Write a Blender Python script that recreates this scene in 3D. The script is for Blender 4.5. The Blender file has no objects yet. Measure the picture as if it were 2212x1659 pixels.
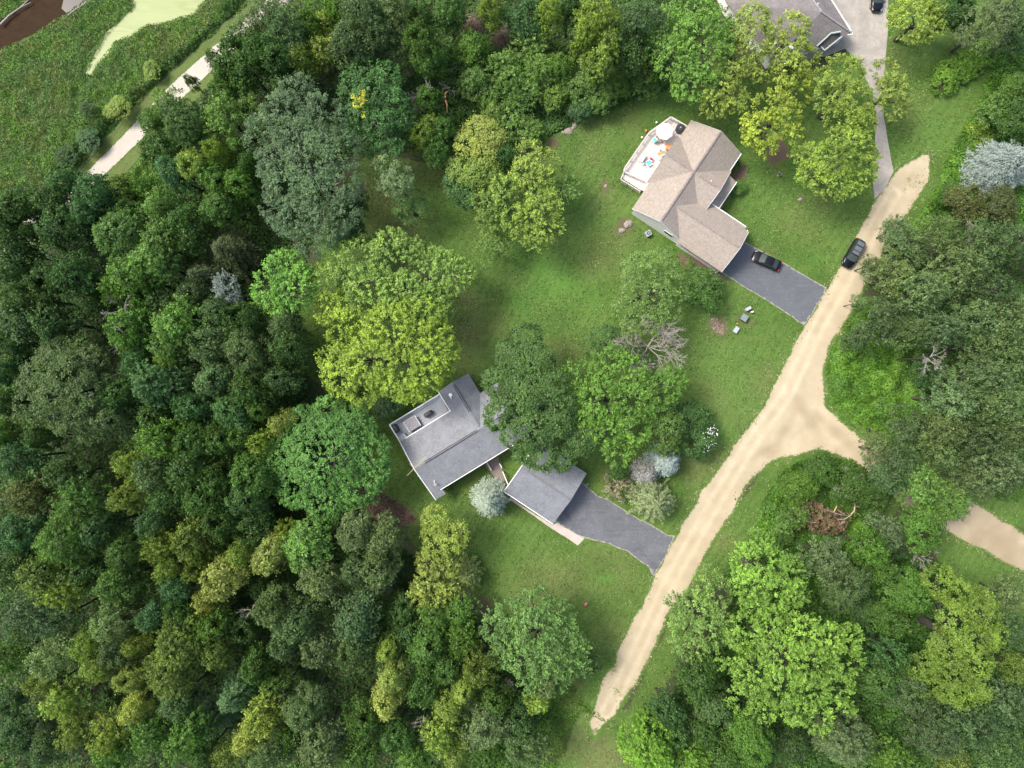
import bpy, math, random
import numpy as np
from mathutils import Vector
from mathutils.geometry import delaunay_2d_cdt

scene = bpy.context.scene
COL = scene.collection
rnd = random.Random(7)
rng = np.random.default_rng(11)

# ------------------------------------------------------------------ camera
CAM_H = 116.0
HFOV = math.radians(70.4)
FPX = 1106.0 / math.tan(HFOV / 2)
cam_data = bpy.data.cameras.new("camera")
cam = bpy.data.objects.new("camera", cam_data)
COL.objects.link(cam)
cam.location = (0, 0, CAM_H)
cam.rotation_euler = (0, 0, 0)
cam_data.sensor_fit = 'HORIZONTAL'
cam_data.angle = HFOV
cam_data.clip_start = 1.0
cam_data.clip_end = 4000.0
scene.camera = cam

# ------------------------------------------------------------------ sky, sun, exposure
SUN_EL = math.radians(54)
SUN_DIR = Vector((-0.92, 0.39, 0)).normalized()          # towards the sun, on the ground
world = bpy.data.worlds.new("World")
scene.world = world
world.use_nodes = True
wn = world.node_tree
bg = wn.nodes["Background"]
sky = wn.nodes.new("ShaderNodeTexSky")
sky.sky_type = 'NISHITA'
sky.sun_disc = False
sky.sun_elevation = SUN_EL
sky.sun_rotation = math.atan2(SUN_DIR.x, SUN_DIR.y)
sky.air_density = 1.0
sky.dust_density = 4.0
sky.ozone_density = 0.5
wn.links.new(sky.outputs[0], bg.inputs[0])
bg.inputs[1].default_value = 0.15
sun_data = bpy.data.lights.new("sun", 'SUN')
sun_data.energy = 2.1
sun_data.angle = math.radians(18)
sun_data.color = (1.0, 0.97, 0.91)
sun = bpy.data.objects.new("sun", sun_data)
COL.objects.link(sun)
sv = Vector((SUN_DIR.x * math.cos(SUN_EL), SUN_DIR.y * math.cos(SUN_EL), math.sin(SUN_EL)))
sun.rotation_euler = sv.to_track_quat('Z', 'Y').to_euler()
sun.location = sv * 150
vs = scene.view_settings
scene.display_settings.display_device = 'sRGB'
vs.view_transform = 'Standard'
vs.look = 'None'
vs.gamma = 1.0
vs.use_curve_mapping = False
vs.exposure = 1.05
scene.render.engine = 'CYCLES'
scene.cycles.use_denoising = True
scene.cycles.denoising_input_passes = 'RGB_ALBEDO_NORMAL'
scene.cycles.denoising_prefilter = 'ACCURATE'
scene.cycles.max_bounces = 6
scene.cycles.diffuse_bounces = 3
scene.cycles.glossy_bounces = 3
scene.cycles.transmission_bounces = 4
scene.cycles.transparent_max_bounces = 8
scene.cycles.caustics_reflective = False
scene.cycles.caustics_refractive = False

# ------------------------------------------------------------------ helpers
def W(vx, vy, z=0.0):
    """point of the place at height z that the survey sheet (2212 x 1659 units, camera axis in the middle) shows at vx, vy"""
    d = (CAM_H - z) / FPX
    return np.array([(vx - 1106.0) * d, -(vy - 829.5) * d, z])

def T(c, r, tx, ty):
    return (c * 737.33 + tx / 3.0, r * 553.0 + ty / 3.0)

def tag(o, label=None, cat=None, group=None, kind=None):
    if label: o['label'] = label
    if cat: o['category'] = cat
    if group: o['group'] = group
    if kind: o['kind'] = kind
    return o

def empty(name, loc, label=None, cat=None, group=None, rz=0.0):
    o = bpy.data.objects.new(name, None)
    o.empty_display_size = 0.3
    COL.objects.link(o)
    o.location = tuple(float(a) for a in loc)
    o.rotation_euler = (0, 0, rz)
    tag(o, label, cat, group)
    return o

def link_mesh(name, me, mat, parent=None):
    o = bpy.data.objects.new(name, me)
    if mat is not None and len(me.materials) == 0:
        me.materials.append(mat)
    COL.objects.link(o)
    if parent is not None:
        o.parent = parent
    return o

def mesh_obj(name, verts, faces, mat, parent=None, smooth=False):
    me = bpy.data.meshes.new(name)
    me.from_pydata([tuple(map(float, v)) for v in verts], [], faces)
    if smooth:
        me.polygons.foreach_set('use_smooth', [True] * len(me.polygons))
    me.update()
    return link_mesh(name, me, mat, parent)

def quads_mesh(name, Q, attrs=None):
    """Q: (n,4,3) array of quads; attrs: dict name -> (n,) or (n,3)"""
    n = Q.shape[0]
    me = bpy.data.meshes.new(name)
    me.vertices.add(n * 4)
    me.vertices.foreach_set('co', np.ascontiguousarray(Q, dtype=np.float32).reshape(-1))
    me.loops.add(n * 4)
    me.loops.foreach_set('vertex_index', np.arange(n * 4, dtype=np.int32))
    me.polygons.add(n)
    me.polygons.foreach_set('loop_start', np.arange(0, n * 4, 4, dtype=np.int32))
    me.update(calc_edges=True)
    for k, a in (attrs or {}).items():
        if a.ndim == 1:
            at = me.attributes.new(k, 'FLOAT', 'FACE')
            at.data.foreach_set('value', a.astype(np.float32))
        else:
            at = me.attributes.new(k, 'FLOAT_COLOR', 'FACE')
            c = np.ones((n, 4), dtype=np.float32); c[:, :3] = a
            at.data.foreach_set('color', c.reshape(-1))
    return me

class MB:
    def __init__(s):
        s.v = []; s.f = []
    def add(s, vs_, fs_):
        b = len(s.v)
        s.v += [tuple(map(float, p)) for p in vs_]
        s.f += [tuple(b + i for i in f) for f in fs_]
        return s
    def box(s, c, size, rz=0.0, taper=1.0):
        hx, hy, hz = size[0] / 2, size[1] / 2, size[2] / 2
        co, si = math.cos(rz), math.sin(rz)
        pts = []
        for z, t in ((-hz, 1.0), (hz, taper)):
            for x, y in ((-hx, -hy), (hx, -hy), (hx, hy), (-hx, hy)):
                x2, y2 = x * t, y * t
                pts.append((c[0] + x2 * co - y2 * si, c[1] + x2 * si + y2 * co, c[2] + z))
        return s.add(pts, [(0, 3, 2, 1), (4, 5, 6, 7), (0, 1, 5, 4), (1, 2, 6, 5), (2, 3, 7, 6), (3, 0, 4, 7)])
    def prism(s, poly, z0, z1):
        n = len(poly)
        area = sum(poly[i][0] * poly[(i + 1) % n][1] - poly[(i + 1) % n][0] * poly[i][1] for i in range(n))
        if area < 0: poly = list(poly)[::-1]
        vs_ = [(p[0], p[1], z0) for p in poly] + [(p[0], p[1], z1) for p in poly]
        fs_ = [tuple(range(n - 1, -1, -1)), tuple(range(n, 2 * n))]
        fs_ += [(i, (i + 1) % n, n + (i + 1) % n, n + i) for i in range(n)]
        return s.add(vs_, fs_)
    def bar(s, p0, p1, w, h):
        """rectangular bar between two points, w across, h tall (vertical)"""
        p0 = Vector(p0); p1 = Vector(p1)
        d = (p1 - p0).normalized()
        side = d.cross(Vector((0, 0, 1)))
        if side.length < 1e-4: side = Vector((1, 0, 0))
        side.normalize(); up = side.cross(d).normalized()
        a = side * w / 2; b = up * h / 2
        vs_ = [p + q for p in (p0, p1) for q in (-a - b, a - b, a + b, -a + b)]
        return s.add(vs_, [(0, 1, 2, 3), (7, 6, 5, 4), (0, 4, 5, 1), (1, 5, 6, 2), (2, 6, 7, 3), (3, 7, 4, 0)])
    def tube(s, pts, rad, n=6, cap=True):
        pts = [Vector(p) for p in pts]
        if not hasattr(rad, '__len__'): rad = [rad] * len(pts)
        b = len(s.v)
        prev = None
        for i, p in enumerate(pts):
            d = (pts[min(i + 1, len(pts) - 1)] - pts[max(i - 1, 0)])
            if d.length < 1e-6: d = Vector((0, 0, 1))
            d.normalize()
            ref = Vector((1, 0, 0)) if abs(d.x) < 0.8 else Vector((0, 1, 0))
            if prev is not None: ref = prev
            a = (ref - d * ref.dot(d))
            if a.length < 1e-4: a = d.orthogonal()
            a.normalize(); prev = a
            c = d.cross(a)
            for k in range(n):
                t = 2 * math.pi * k / n
                q = p + (a * math.cos(t) + c * math.sin(t)) * rad[i]
                s.v.append((q.x, q.y, q.z))
        m = len(pts)
        for i in range(m - 1):
            for k in range(n):
                k2 = (k + 1) % n
                s.f.append((b + i * n + k, b + i * n + k2, b + (i + 1) * n + k2, b + (i + 1) * n + k))
        if cap:
            s.f.append(tuple(b + k for k in range(n - 1, -1, -1)))
            s.f.append(tuple(b + (m - 1) * n + k for k in range(n)))
        return s
    def disc(s, c, r, z0, z1, n=16, r2=None):
        r2 = r if r2 is None else r2
        b = [(c[0] + r * math.cos(2 * math.pi * k / n), c[1] + r * math.sin(2 * math.pi * k / n), z0) for k in range(n)]
        t = [(c[0] + r2 * math.cos(2 * math.pi * k / n), c[1] + r2 * math.sin(2 * math.pi * k / n), z1) for k in range(n)]
        return s.add(b + t, [tuple(range(n - 1, -1, -1)), tuple(range(n, 2 * n))] + [(k, (k + 1) % n, n + (k + 1) % n, n + k) for k in range(n)])
    def build(s, name, mat, parent=None, off=None, smooth=False):
        v = s.v
        if off is not None:
            v = [(p[0] - off[0], p[1] - off[1], p[2] - off[2]) for p in v]
        return mesh_obj(name, v, s.f, mat, parent, smooth)

# ------------------------------------------------------------------ materials
def new_mat(name):
    m = bpy.data.materials.new(name)
    m.use_nodes = True
    nt = m.node_tree
    return m, nt, nt.nodes["Principled BSDF"]

class NT:
    def __init__(s, nt): s.nt = nt
    def n(s, t, **kw):
        o = s.nt.nodes.new(t)
        for k, v in kw.items(): setattr(o, k, v)
        return o
    def l(s, a, b): s.nt.links.new(a, b)
    def val(s, sock, v):
        if hasattr(v, 'is_linked') or hasattr(v, 'links'): s.l(v, sock)
        else: sock.default_value = v
    def math(s, op, a, b=0.0, clamp=False):
        o = s.n('ShaderNodeMath', operation=op, use_clamp=clamp)
        s.val(o.inputs[0], a); s.val(o.inputs[1], b)
        return o.outputs[0]
    def mix(s, f, a, b, bt='MIX'):
        o = s.n('ShaderNodeMix', data_type='RGBA', blend_type=bt)
        s.val(o.inputs[0], f)
        for sock, v in ((o.inputs[6], a), (o.inputs[7], b)):
            if isinstance(v, tuple): sock.default_value = (*v[:3], 1)
            else: s.l(v, sock)
        return o.outputs[2]
    def noise(s, scale, detail=4.0, rough=0.55, vec=None, dist=0.0):
        o = s.n('ShaderNodeTexNoise')
        o.inputs['Scale'].default_value = scale
        o.inputs['Detail'].default_value = detail
        o.inputs['Roughness'].default_value = rough
        o.inputs['Distortion'].default_value = dist
        if vec is not None: s.l(vec, o.inputs['Vector'])
        return o.outputs['Fac']
    def ramp(s, f, stops):
        o = s.n('ShaderNodeValToRGB')
        s.val(o.inputs[0], f)
        e = o.color_ramp.elements
        e[0].position = stops[0][0]; e[0].color = (*stops[0][1], 1)
        e[1].position = stops[-1][0]; e[1].color = (*stops[-1][1], 1)
        for p, c in stops[1:-1]:
            x = e.new(p); x.color = (*c, 1)
        return o.outputs[0]
    def remap(s, f, a, b, c=0.0, d=1.0):
        o = s.n('ShaderNodeMapRange'); o.clamp = True
        s.val(o.inputs[0], f)
        for i, v in enumerate((a, b, c, d)): o.inputs[i + 1].default_value = v
        return o.outputs[0]
    def pos(s): return s.n('ShaderNodeNewGeometry').outputs['Position']
    def objc(s): return s.n('ShaderNodeTexCoord').outputs['Object']
    def attr(s, name, out='Color'): return s.n('ShaderNodeAttribute', attribute_name=name).outputs[out]
    def bump(s, h, strength, dist):
        o = s.n('ShaderNodeBump'); o.inputs['Strength'].default_value = strength; o.inputs['Distance'].default_value = dist
        s.l(h, o.inputs['Height']); return o.outputs[0]

def plain(name, col, rough=0.6, metal=0.0, var=0.12, scale=6.0, spec=0.5, coat=0.0):
    m, nt, b = new_mat(name); t = NT(nt)
    f = t.noise(scale, 5, 0.6, t.objc())
    lo = tuple(c * (1 - var) for c in col); hi = tuple(min(1, c * (1 + var)) for c in col)
    t.l(t.mix(t.remap(f, .3, .7), lo, hi), b.inputs['Base Color'])
    b.inputs['Roughness'].default_value = rough
    b.inputs['Metallic'].default_value = metal
    b.inputs['Specular IOR Level'].default_value = spec
    b.inputs['Coat Weight'].default_value = coat
    return m

def leaf_mat(name, tip=(1.32, 1.27, 1.10), tip_amt=0.7, gloss=0.30, transl=0.34):
    """foliage: colour comes from the object colour, with variation from the 'tone' of each leaf"""
    m, nt, b = new_mat(name); t = NT(nt)
    oi = t.n('ShaderNodeObjectInfo')
    tone = t.attr('tone', 'Fac')
    rn = oi.outputs['Random']
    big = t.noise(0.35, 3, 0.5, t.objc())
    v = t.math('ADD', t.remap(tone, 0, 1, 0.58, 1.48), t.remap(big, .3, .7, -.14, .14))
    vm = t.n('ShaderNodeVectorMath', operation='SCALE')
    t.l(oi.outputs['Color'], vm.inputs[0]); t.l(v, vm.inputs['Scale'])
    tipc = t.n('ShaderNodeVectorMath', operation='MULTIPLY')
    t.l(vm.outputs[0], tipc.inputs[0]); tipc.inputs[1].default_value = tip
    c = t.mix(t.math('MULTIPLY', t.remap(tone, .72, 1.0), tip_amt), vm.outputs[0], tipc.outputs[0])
    b.inputs['Roughness'].default_value = 0.5
    b.inputs['Specular IOR Level'].default_value = gloss
    t.l(c, b.inputs['Base Color'])
    tr = t.n('ShaderNodeBsdfTranslucent')
    tm = t.n('ShaderNodeVectorMath', operation='MULTIPLY')
    t.l(c, tm.inputs[0]); tm.inputs[1].default_value = (1.25, 1.35, 0.50)
    t.l(tm.outputs[0], tr.inputs[0])
    ms = t.n('ShaderNodeMixShader'); ms.inputs[0].default_value = transl
    t.l(b.outputs[0], ms.inputs[1]); t.l(tr.outputs[0], ms.inputs[2])
    t.l(ms.outputs[0], nt.nodes['Material Output'].inputs[0])
    return m

def leafcol_mat(name, transl=0.25):
    m, nt, b = new_mat(name); t = NT(nt)
    c = t.attr('col')
    b.inputs['Roughness'].default_value = 0.55; b.inputs['Specular IOR Level'].default_value = 0.3
    t.l(c, b.inputs['Base Color'])
    tr = t.n('ShaderNodeBsdfTranslucent'); t.l(c, tr.inputs[0])
    ms = t.n('ShaderNodeMixShader'); ms.inputs[0].default_value = transl
    t.l(b.outputs[0], ms.inputs[1]); t.l(tr.outputs[0], ms.inputs[2])
    t.l(ms.outputs[0], nt.nodes['Material Output'].inputs[0])
    return m

def shingle_mat(name, col, dark=0.75, streak=0.15, patch=.4, warm=(1.05, 0.98, 0.92)):
    m, nt, b = new_mat(name); t = NT(nt)
    uv = t.n('ShaderNodeUVMap').outputs[0]
    br = t.n('ShaderNodeTexBrick')
    br.offset = 0.5
    br.inputs['Scale'].default_value = 1.0
    br.inputs['Brick Width'].default_value = 0.34
    br.inputs['Row Height'].default_value = 0.145
    br.inputs['Mortar Size'].default_value = 0.008
    br.inputs['Color1'].default_value = (*[c * 0.8 for c in col], 1)
    br.inputs['Color2'].default_value = (*[min(1, c * 1.2 * w) for c, w in zip(col, warm)], 1)
    br.inputs['Mortar'].default_value = (*[c * dark for c in col], 1)
    t.l(uv, br.inputs['Vector'])
    n1 = t.noise(14.0, 4, 0.7, uv)
    n2 = t.noise(0.55, 4, 0.6, uv)
    mp = t.n('ShaderNodeMapping'); t.l(uv, mp.inputs[0]); mp.inputs['Scale'].default_value = (3.0, 0.25, 1)
    n3 = t.noise(1.2, 4, 0.6, mp.outputs[0])
    c = t.mix(t.remap(n1, .3, .7, 0, .45), br.outputs[0], tuple(x * .6 for x in col))
    c = t.mix(t.remap(n2, .42, .7, 0, patch), c, tuple(min(1, x * 1.35) for x in col))
    c = t.mix(t.remap(n3, .5, .72, 0, streak * 2.2), c, tuple(x * .6 for x in col))
    t.l(c, b.inputs['Base Color'])
    b.inputs['Roughness'].default_value = 0.85
    b.inputs['Specular IOR Level'].default_value = 0.35
    t.l(t.bump(br.outputs['Fac'], 0.5, -0.01), b.inputs['Normal'])
    return m

M = {}
M['leaf'] = leaf_mat('leaf_broad')
M['leaf_maple'] = leaf_mat('leaf_fresh', tip=(1.42, 1.30, 1.10), tip_amt=0.9)
M['leaf_grey'] = leaf_mat('leaf_silvery', tip=(1.5, 1.45, 1.3), tip_amt=0.6, gloss=0.3)
M['needle'] = leaf_mat('needles', tip=(1.35, 1.35, 1.2), tip_amt=0.6, gloss=0.2, transl=0.1)
M['bark'] = plain('bark', (0.055, 0.048, 0.040), 0.9, var=.4, scale=9)
M['bark_pale'] = plain('bark_weathered', (0.30, 0.27, 0.24), 0.9, var=.35, scale=9)
M['wood_raw'] = plain('split_wood', (0.62, 0.34, 0.15), 0.8, var=.25, scale=5)
M['col_leaf'] = leafcol_mat('undergrowth_leaf')
M['roof_grey'] = shingle_mat('grey_shingles', (0.198, 0.210, 0.230))
M['roof_beige'] = shingle_mat('taupe_shingles', (0.305, 0.268, 0.230), streak=.0, patch=.1)
M['roof_dark'] = shingle_mat('brown_grey_shingles', (0.205, 0.19, 0.185), dark=.5)
M['roof_grey_shade'] = shingle_mat('shaded_grey_shingles', (0.172, 0.186, 0.208), streak=.2)  # darker copy of the grey shingles, shade of lower-left slopes in the colour
M['white'] = plain('white_paint', (0.78, 0.77, 0.75), 0.5, var=.05)
M['cream'] = plain('cream_siding', (0.88, 0.84, 0.80), 0.6, var=.05)
M['trim_brown'] = plain('brown_gutter', (0.07, 0.05, 0.045), 0.5)
M['gable_wall'] = plain('grey_siding', (0.36, 0.37, 0.38), 0.6, var=.06)
M['teal_trim'] = plain('pale_green_trim', (0.30, 0.36, 0.33), 0.6, var=.05)
M['deck_grey'] = plain('grey_deck_boards', (0.33, 0.345, 0.36), 0.7, var=.06, scale=2)
M['deck_white'] = plain('pale_deck_boards', (0.50, 0.455, 0.415), 0.7, var=.05, scale=2)
M['black'] = plain('black_cover', (0.025, 0.027, 0.03), 0.5, var=.3)
M['dark_grey'] = plain('dark_grey_plastic', (0.09, 0.095, 0.10), 0.5, var=.2)
M['steel'] = plain('galvanised_metal', (0.50, 0.50, 0.49), 0.45, 0.6)
M['yellow_metal'] = plain('tarnished_metal', (0.42, 0.36, 0.22), 0.6)
M['paint_black'] = plain('black_car_paint', (0.006, 0.007, 0.009), 0.22, 0.0, var=.1, coat=.1, spec=.3)
M['glass_dark'] = plain('tinted_glass', (0.02, 0.024, 0.026), 0.05, 0.0, var=.05, spec=0.8)
M['glass_screen'] = plain('windscreen_glass', (0.045, 0.060, 0.060), 0.45, 0.0, var=.05, spec=0.12)
M['tyre'] = plain('tyre_rubber', (0.02, 0.02, 0.02), 0.85)
M['rim'] = plain('wheel_alloy', (0.55, 0.56, 0.58), 0.3, 0.8)
M['lamp'] = plain('headlamp_glass', (0.26, 0.28, 0.30), 0.4)
M['red'] = plain('red_lens', (0.50, 0.02, 0.02), 0.3)
M['cloth_white'] = plain('white_canvas', (0.84, 0.82, 0.81), 0.8, var=.03)
M['cyan'] = plain('light_blue_fabric', (0.10, 0.52, 0.66), 0.7)
M['pink'] = plain('pink_red_fabric', (0.75, 0.05, 0.16), 0.7)
M['wood_orange'] = plain('orange_stained_wood', (0.60, 0.25, 0.09), 0.6)
M['wood_brown'] = plain('brown_wood', (0.30, 0.19, 0.10), 0.7)
M['floral'] = plain('mottled_floral_cloth', (0.25, 0.225, 0.245), 0.8, var=.55, scale=7)
M['rock'] = plain('fieldstone', (0.26, 0.225, 0.19), 0.9, var=.35, scale=3)
M['green_box'] = plain('grey_green_enamel', (0.15, 0.195, 0.175), 0.6, var=.06)
M['pale_box'] = plain('pale_grey_plastic', (0.34, 0.36, 0.40), 0.5, var=.05)
M['orange'] = plain('orange_plastic', (0.80, 0.20, 0.05), 0.6)
# ------------------------------------------------------------------ ground and surfaces
def vnoise(x, y, scale, seed=0):
    """smooth value noise, vectorised, 0..1"""
    x = np.asarray(x) / scale + 1000.0; y = np.asarray(y) / scale + 1000.0
    xi = np.floor(x).astype(np.int64); yi = np.floor(y).astype(np.int64)
    fx = x - xi; fy = y - yi
    fx = fx * fx * (3 - 2 * fx); fy = fy * fy * (3 - 2 * fy)
    def h(a, b):
        n = (a * 374761393 + b * 668265263 + seed * 982451653) & 0xffffffff
        n = ((n ^ (n >> 13)) * 1274126177) & 0xffffffff
        return ((n ^ (n >> 16)) & 0xffff) / 65535.0
    return (h(xi, yi) * (1 - fx) + h(xi + 1, yi) * fx) * (1 - fy) + (h(xi, yi + 1) * (1 - fx) + h(xi + 1, yi + 1) * fx) * fy

def in_poly(px, py, poly):
    poly = np.asarray(poly)[:, :2]
    c = np.zeros(px.shape, bool)
    x1, y1 = poly[:, 0], poly[:, 1]
    x2, y2 = np.roll(x1, -1), np.roll(y1, -1)
    for a, b, e, f in zip(x1, y1, x2, y2):
        if b == f: continue
        cond = ((b > py) != (f > py)) & (px < (e - a) * (py - b) / (f - b) + a)
        c ^= cond
    return c

def dist_poly(px, py, poly):
    poly = np.asarray(poly)[:, :2]
    d = np.full(px.shape, 1e9)
    nx = np.roll(poly, -1, axis=0)
    for (ax, ay), (bx, by) in zip(poly, nx):
        L = (bx - ax) ** 2 + (by - ay) ** 2 + 1e-9
        t = np.clip(((px - ax) * (bx - ax) + (py - ay) * (by - ay)) / L, 0, 1)
        d = np.minimum(d, np.hypot(px - ax - t * (bx - ax), py - ay - t * (by - ay)))
    return d

def vpoly(pts, z=0.0):
    return np.array([W(x, y, z)[:2] for x, y in pts])

def sheet(name, poly, z, spacing, mat, jitter=0.0, step=1.2, seed=1, grow=0.0, relief=None, kind='structure', masks=None):
    """a ground sheet: the outline is subdivided and roughened, the inside gets a grid; attribute 'edge' is metres to the outline"""
    poly = np.asarray(poly, float)
    pts = []
    n = len(poly)
    for i in range(n):
        a, b = poly[i], poly[(i + 1) % n]
        k = max(1, int(np.hypot(*(b - a)) / step))
        for j in range(k): pts.append(a + (b - a) * j / k)
    pts = np.array(pts)
    nx = np.roll(pts, -1, 0) - np.roll(pts, 1, 0)
    nrm = np.stack([nx[:, 1], -nx[:, 0]], 1); nrm /= np.linalg.norm(nrm, axis=1)[:, None] + 1e-9
    area = np.sum(pts[:, 0] * np.roll(pts[:, 1], -1) - np.roll(pts[:, 0], -1) * pts[:, 1])
    if area < 0: nrm = -nrm
    off = (vnoise(pts[:, 0], pts[:, 1], 1.7, seed) - .5) * 2 * jitter + (vnoise(pts[:, 0], pts[:, 1], .6, seed + 5) - .5) * jitter + grow
    pts = pts + nrm * off[:, None]
    x0, y0 = pts.min(0); x1, y1 = pts.max(0)
    gx, gy = np.meshgrid(np.arange(x0, x1, spacing), np.arange(y0, y1, spacing))
    gx = gx.ravel() + rng.uniform(-.2, .2, gx.size) * spacing; gy = gy.ravel() + rng.uniform(-.2, .2, gy.size) * spacing
    k = in_poly(gx, gy, pts); gx, gy = gx[k], gy[k]
    d = dist_poly(gx, gy, pts); k = d > spacing * .35; gx, gy, d = gx[k], gy[k], d[k]
    allv = [Vector((float(a), float(b))) for a, b in pts] + [Vector((float(a), float(b))) for a, b in zip(gx, gy)]
    m = len(pts)
    edges = [(i, (i + 1) % m) for i in range(m)]
    ov, oe, of, *_ = delaunay_2d_cdt(allv, edges, [list(range(m))], 1, 1e-4)
    P = np.array([(v.x, v.y) for v in ov])
    dd = dist_poly(P[:, 0], P[:, 1], pts)
    zz = np.full(len(P), z)
    if relief is not None: zz = zz + relief(P[:, 0], P[:, 1], dd)
    me = bpy.data.meshes.new(name)
    me.from_pydata([(float(a), float(b), float(c)) for (a, b), c in zip(P, zz)], [], [tuple(f) for f in of])
    at = me.attributes.new('edge', 'FLOAT', 'POINT'); at.data.foreach_set('value', dd.astype(np.float32))
    if masks is not None:
        mk = np.ones((len(P), 4), np.float32); mk[:, :3] = masks(P[:, 0], P[:, 1])
        at = me.attributes.new('mask', 'FLOAT_COLOR', 'POINT'); at.data.foreach_set('color', mk.reshape(-1))
    if relief is not None: me.polygons.foreach_set('use_smooth', [True] * len(me.polygons))
    me.update()
    o = link_mesh(name, me, mat)
    if kind: o['kind'] = kind
    return o

def grass_color(t, dry=None, lush=None):
    p = t.pos()
    n1 = t.noise(0.16, 5, 0.6, p); n2 = t.noise(1.3, 6, 0.7, p); n3 = t.noise(5.0, 5, 0.75, p); n4 = t.noise(16.0, 3, 0.7, p)
    mp = t.n('ShaderNodeMapping'); t.l(p, mp.inputs[0]); mp.inputs['Rotation'].default_value = (0, 0, math.radians(-58)); mp.inputs['Scale'].default_value = (0.22, 2.0, 1)
    n5 = t.noise(0.9, 4, 0.65, mp.outputs[0])
    c = t.mix(t.remap(n1, .40, .60), (0.0437, 0.0976, 0.0124), (0.0855, 0.1563, 0.0249))
    c = t.mix(t.remap(n2, .48, .64, 0, .75), c, (0.1243, 0.1626, 0.0399))
    c = t.mix(t.remap(n2, .48, .36, 0, .6), c, (0.0358, 0.0826, 0.0106))
    c = t.mix(t.remap(n5, .46, .58, 0, .6), c, (0.0696, 0.1526, 0.0222))
    c = t.mix(t.remap(n5, .48, .38, 0, .5), c, (0.1044, 0.1563, 0.0355))
    if dry is not None:
        c = t.mix(t.math('MULTIPLY', dry, t.remap(n3, .35, .58, .35, 1.0)), c, (0.1641, 0.1726, 0.0620))
    if lush is not None:
        c = t.mix(t.math('MULTIPLY', lush, t.remap(n3, .35, .6, .5, 1.0)), c, (0.0845, 0.2188, 0.0284))
    c = t.mix(t.remap(n3, .55, .36, 0, .60), c, (0.0259, 0.0625, 0.0089))
    c = t.mix(t.remap(n3, .52, .68, 0, .45), c, (0.1293, 0.2001, 0.0443))
    c = t.mix(t.remap(n4, .54, .68, 0, .55), c, (0.1591, 0.2251, 0.0576))
    c = t.mix(t.remap(n4, .46, .34, 0, .5), c, (0.0219, 0.0501, 0.0080))
    sp = t.n('ShaderNodeVectorMath', operation='DOT_PRODUCT'); t.l(p, sp.inputs[0]); sp.inputs[1].default_value = (4.0, -2.5, 0)
    wob = t.noise(0.12, 2, .5, p)
    st = t.math('SINE', t.math('ADD', sp.outputs['Value'], t.math('MULTIPLY', wob, 14.0)))
    amt = t.math('MULTIPLY', t.remap(st, -.3, .3, 0, 1), t.remap(n1, .40, .58, .0, .34))
    c = t.mix(amt, c, (0.120, 0.185, 0.048))
    h = t.math('ADD', n3, n4)
    return c, h

def lawn_mat():
    m, nt, b = new_mat('lawn_grass'); t = NT(nt)
    sep = t.n('ShaderNodeSeparateColor'); t.l(t.attr('mask'), sep.inputs[0])
    c, h = grass_color(t, sep.outputs[0], sep.outputs[1])
    c = t.mix(sep.outputs[2], c, t.mix(t.noise(3.0, 4, .6, t.pos()), (0.075, 0.050, 0.032), (0.16, 0.115, 0.075)))
    t.l(c, b.inputs['Base Color']); b.inputs['Roughness'].default_value = 0.8; b.inputs['Specular IOR Level'].default_value = 0.2
    t.l(t.bump(h, 0.9, 0.06), b.inputs['Normal'])
    return m

def gravel_mat(name, c1, c2, c3, width=0.9, streak=.8, grassy=True):
    """loose gravel, breaking up into grass near the outline"""
    m, nt, b = new_mat(name); t = NT(nt)
    p = t.pos()
    n1 = t.noise(0.5, 5, .6, p); n2 = t.noise(4.0, 5, .7, p); n3 = t.noise(26.0, 3, .6, p)
    sep = t.n('ShaderNodeSeparateColor'); t.l(t.attr('mask'), sep.inputs[0])
    c = t.mix(t.remap(n1, .3, .7), c1, c2)
    c = t.mix(t.remap(n2, .45, .75, 0, .4), c, c3)
    c = t.mix(t.math('MULTIPLY', sep.outputs[0], streak), c, tuple(x * .72 for x in c3))
    c = t.mix(t.remap(n3, .5, .75, 0, .35), c, tuple(x * .5 for x in c3))
    if grassy:
        e = t.attr('edge', 'Fac')
        n4 = t.noise(1.6, 6, .75, p); n5 = t.noise(8.0, 3, .6, p)
        k = t.math('ADD', t.math('ADD', t.remap(e, 0, width, -.45, .50), t.math('MULTIPLY', t.math('SUBTRACT', n4, .5), 1.5)), t.math('MULTIPLY', t.math('SUBTRACT', n5, .5), .9))
        k = t.math('SUBTRACT', k, sep.outputs[1])
        g, gh = grass_color(t)
        c = t.mix(t.remap(k, -.06, .10), g, c)
    t.l(c, b.inputs['Base Color']); b.inputs['Roughness'].default_value = 0.9; b.inputs['Specular IOR Level'].default_value = 0.2
    t.l(t.bump(t.math('ADD', n3, n2), 0.6, 0.03), b.inputs['Normal'])
    return m

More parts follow.
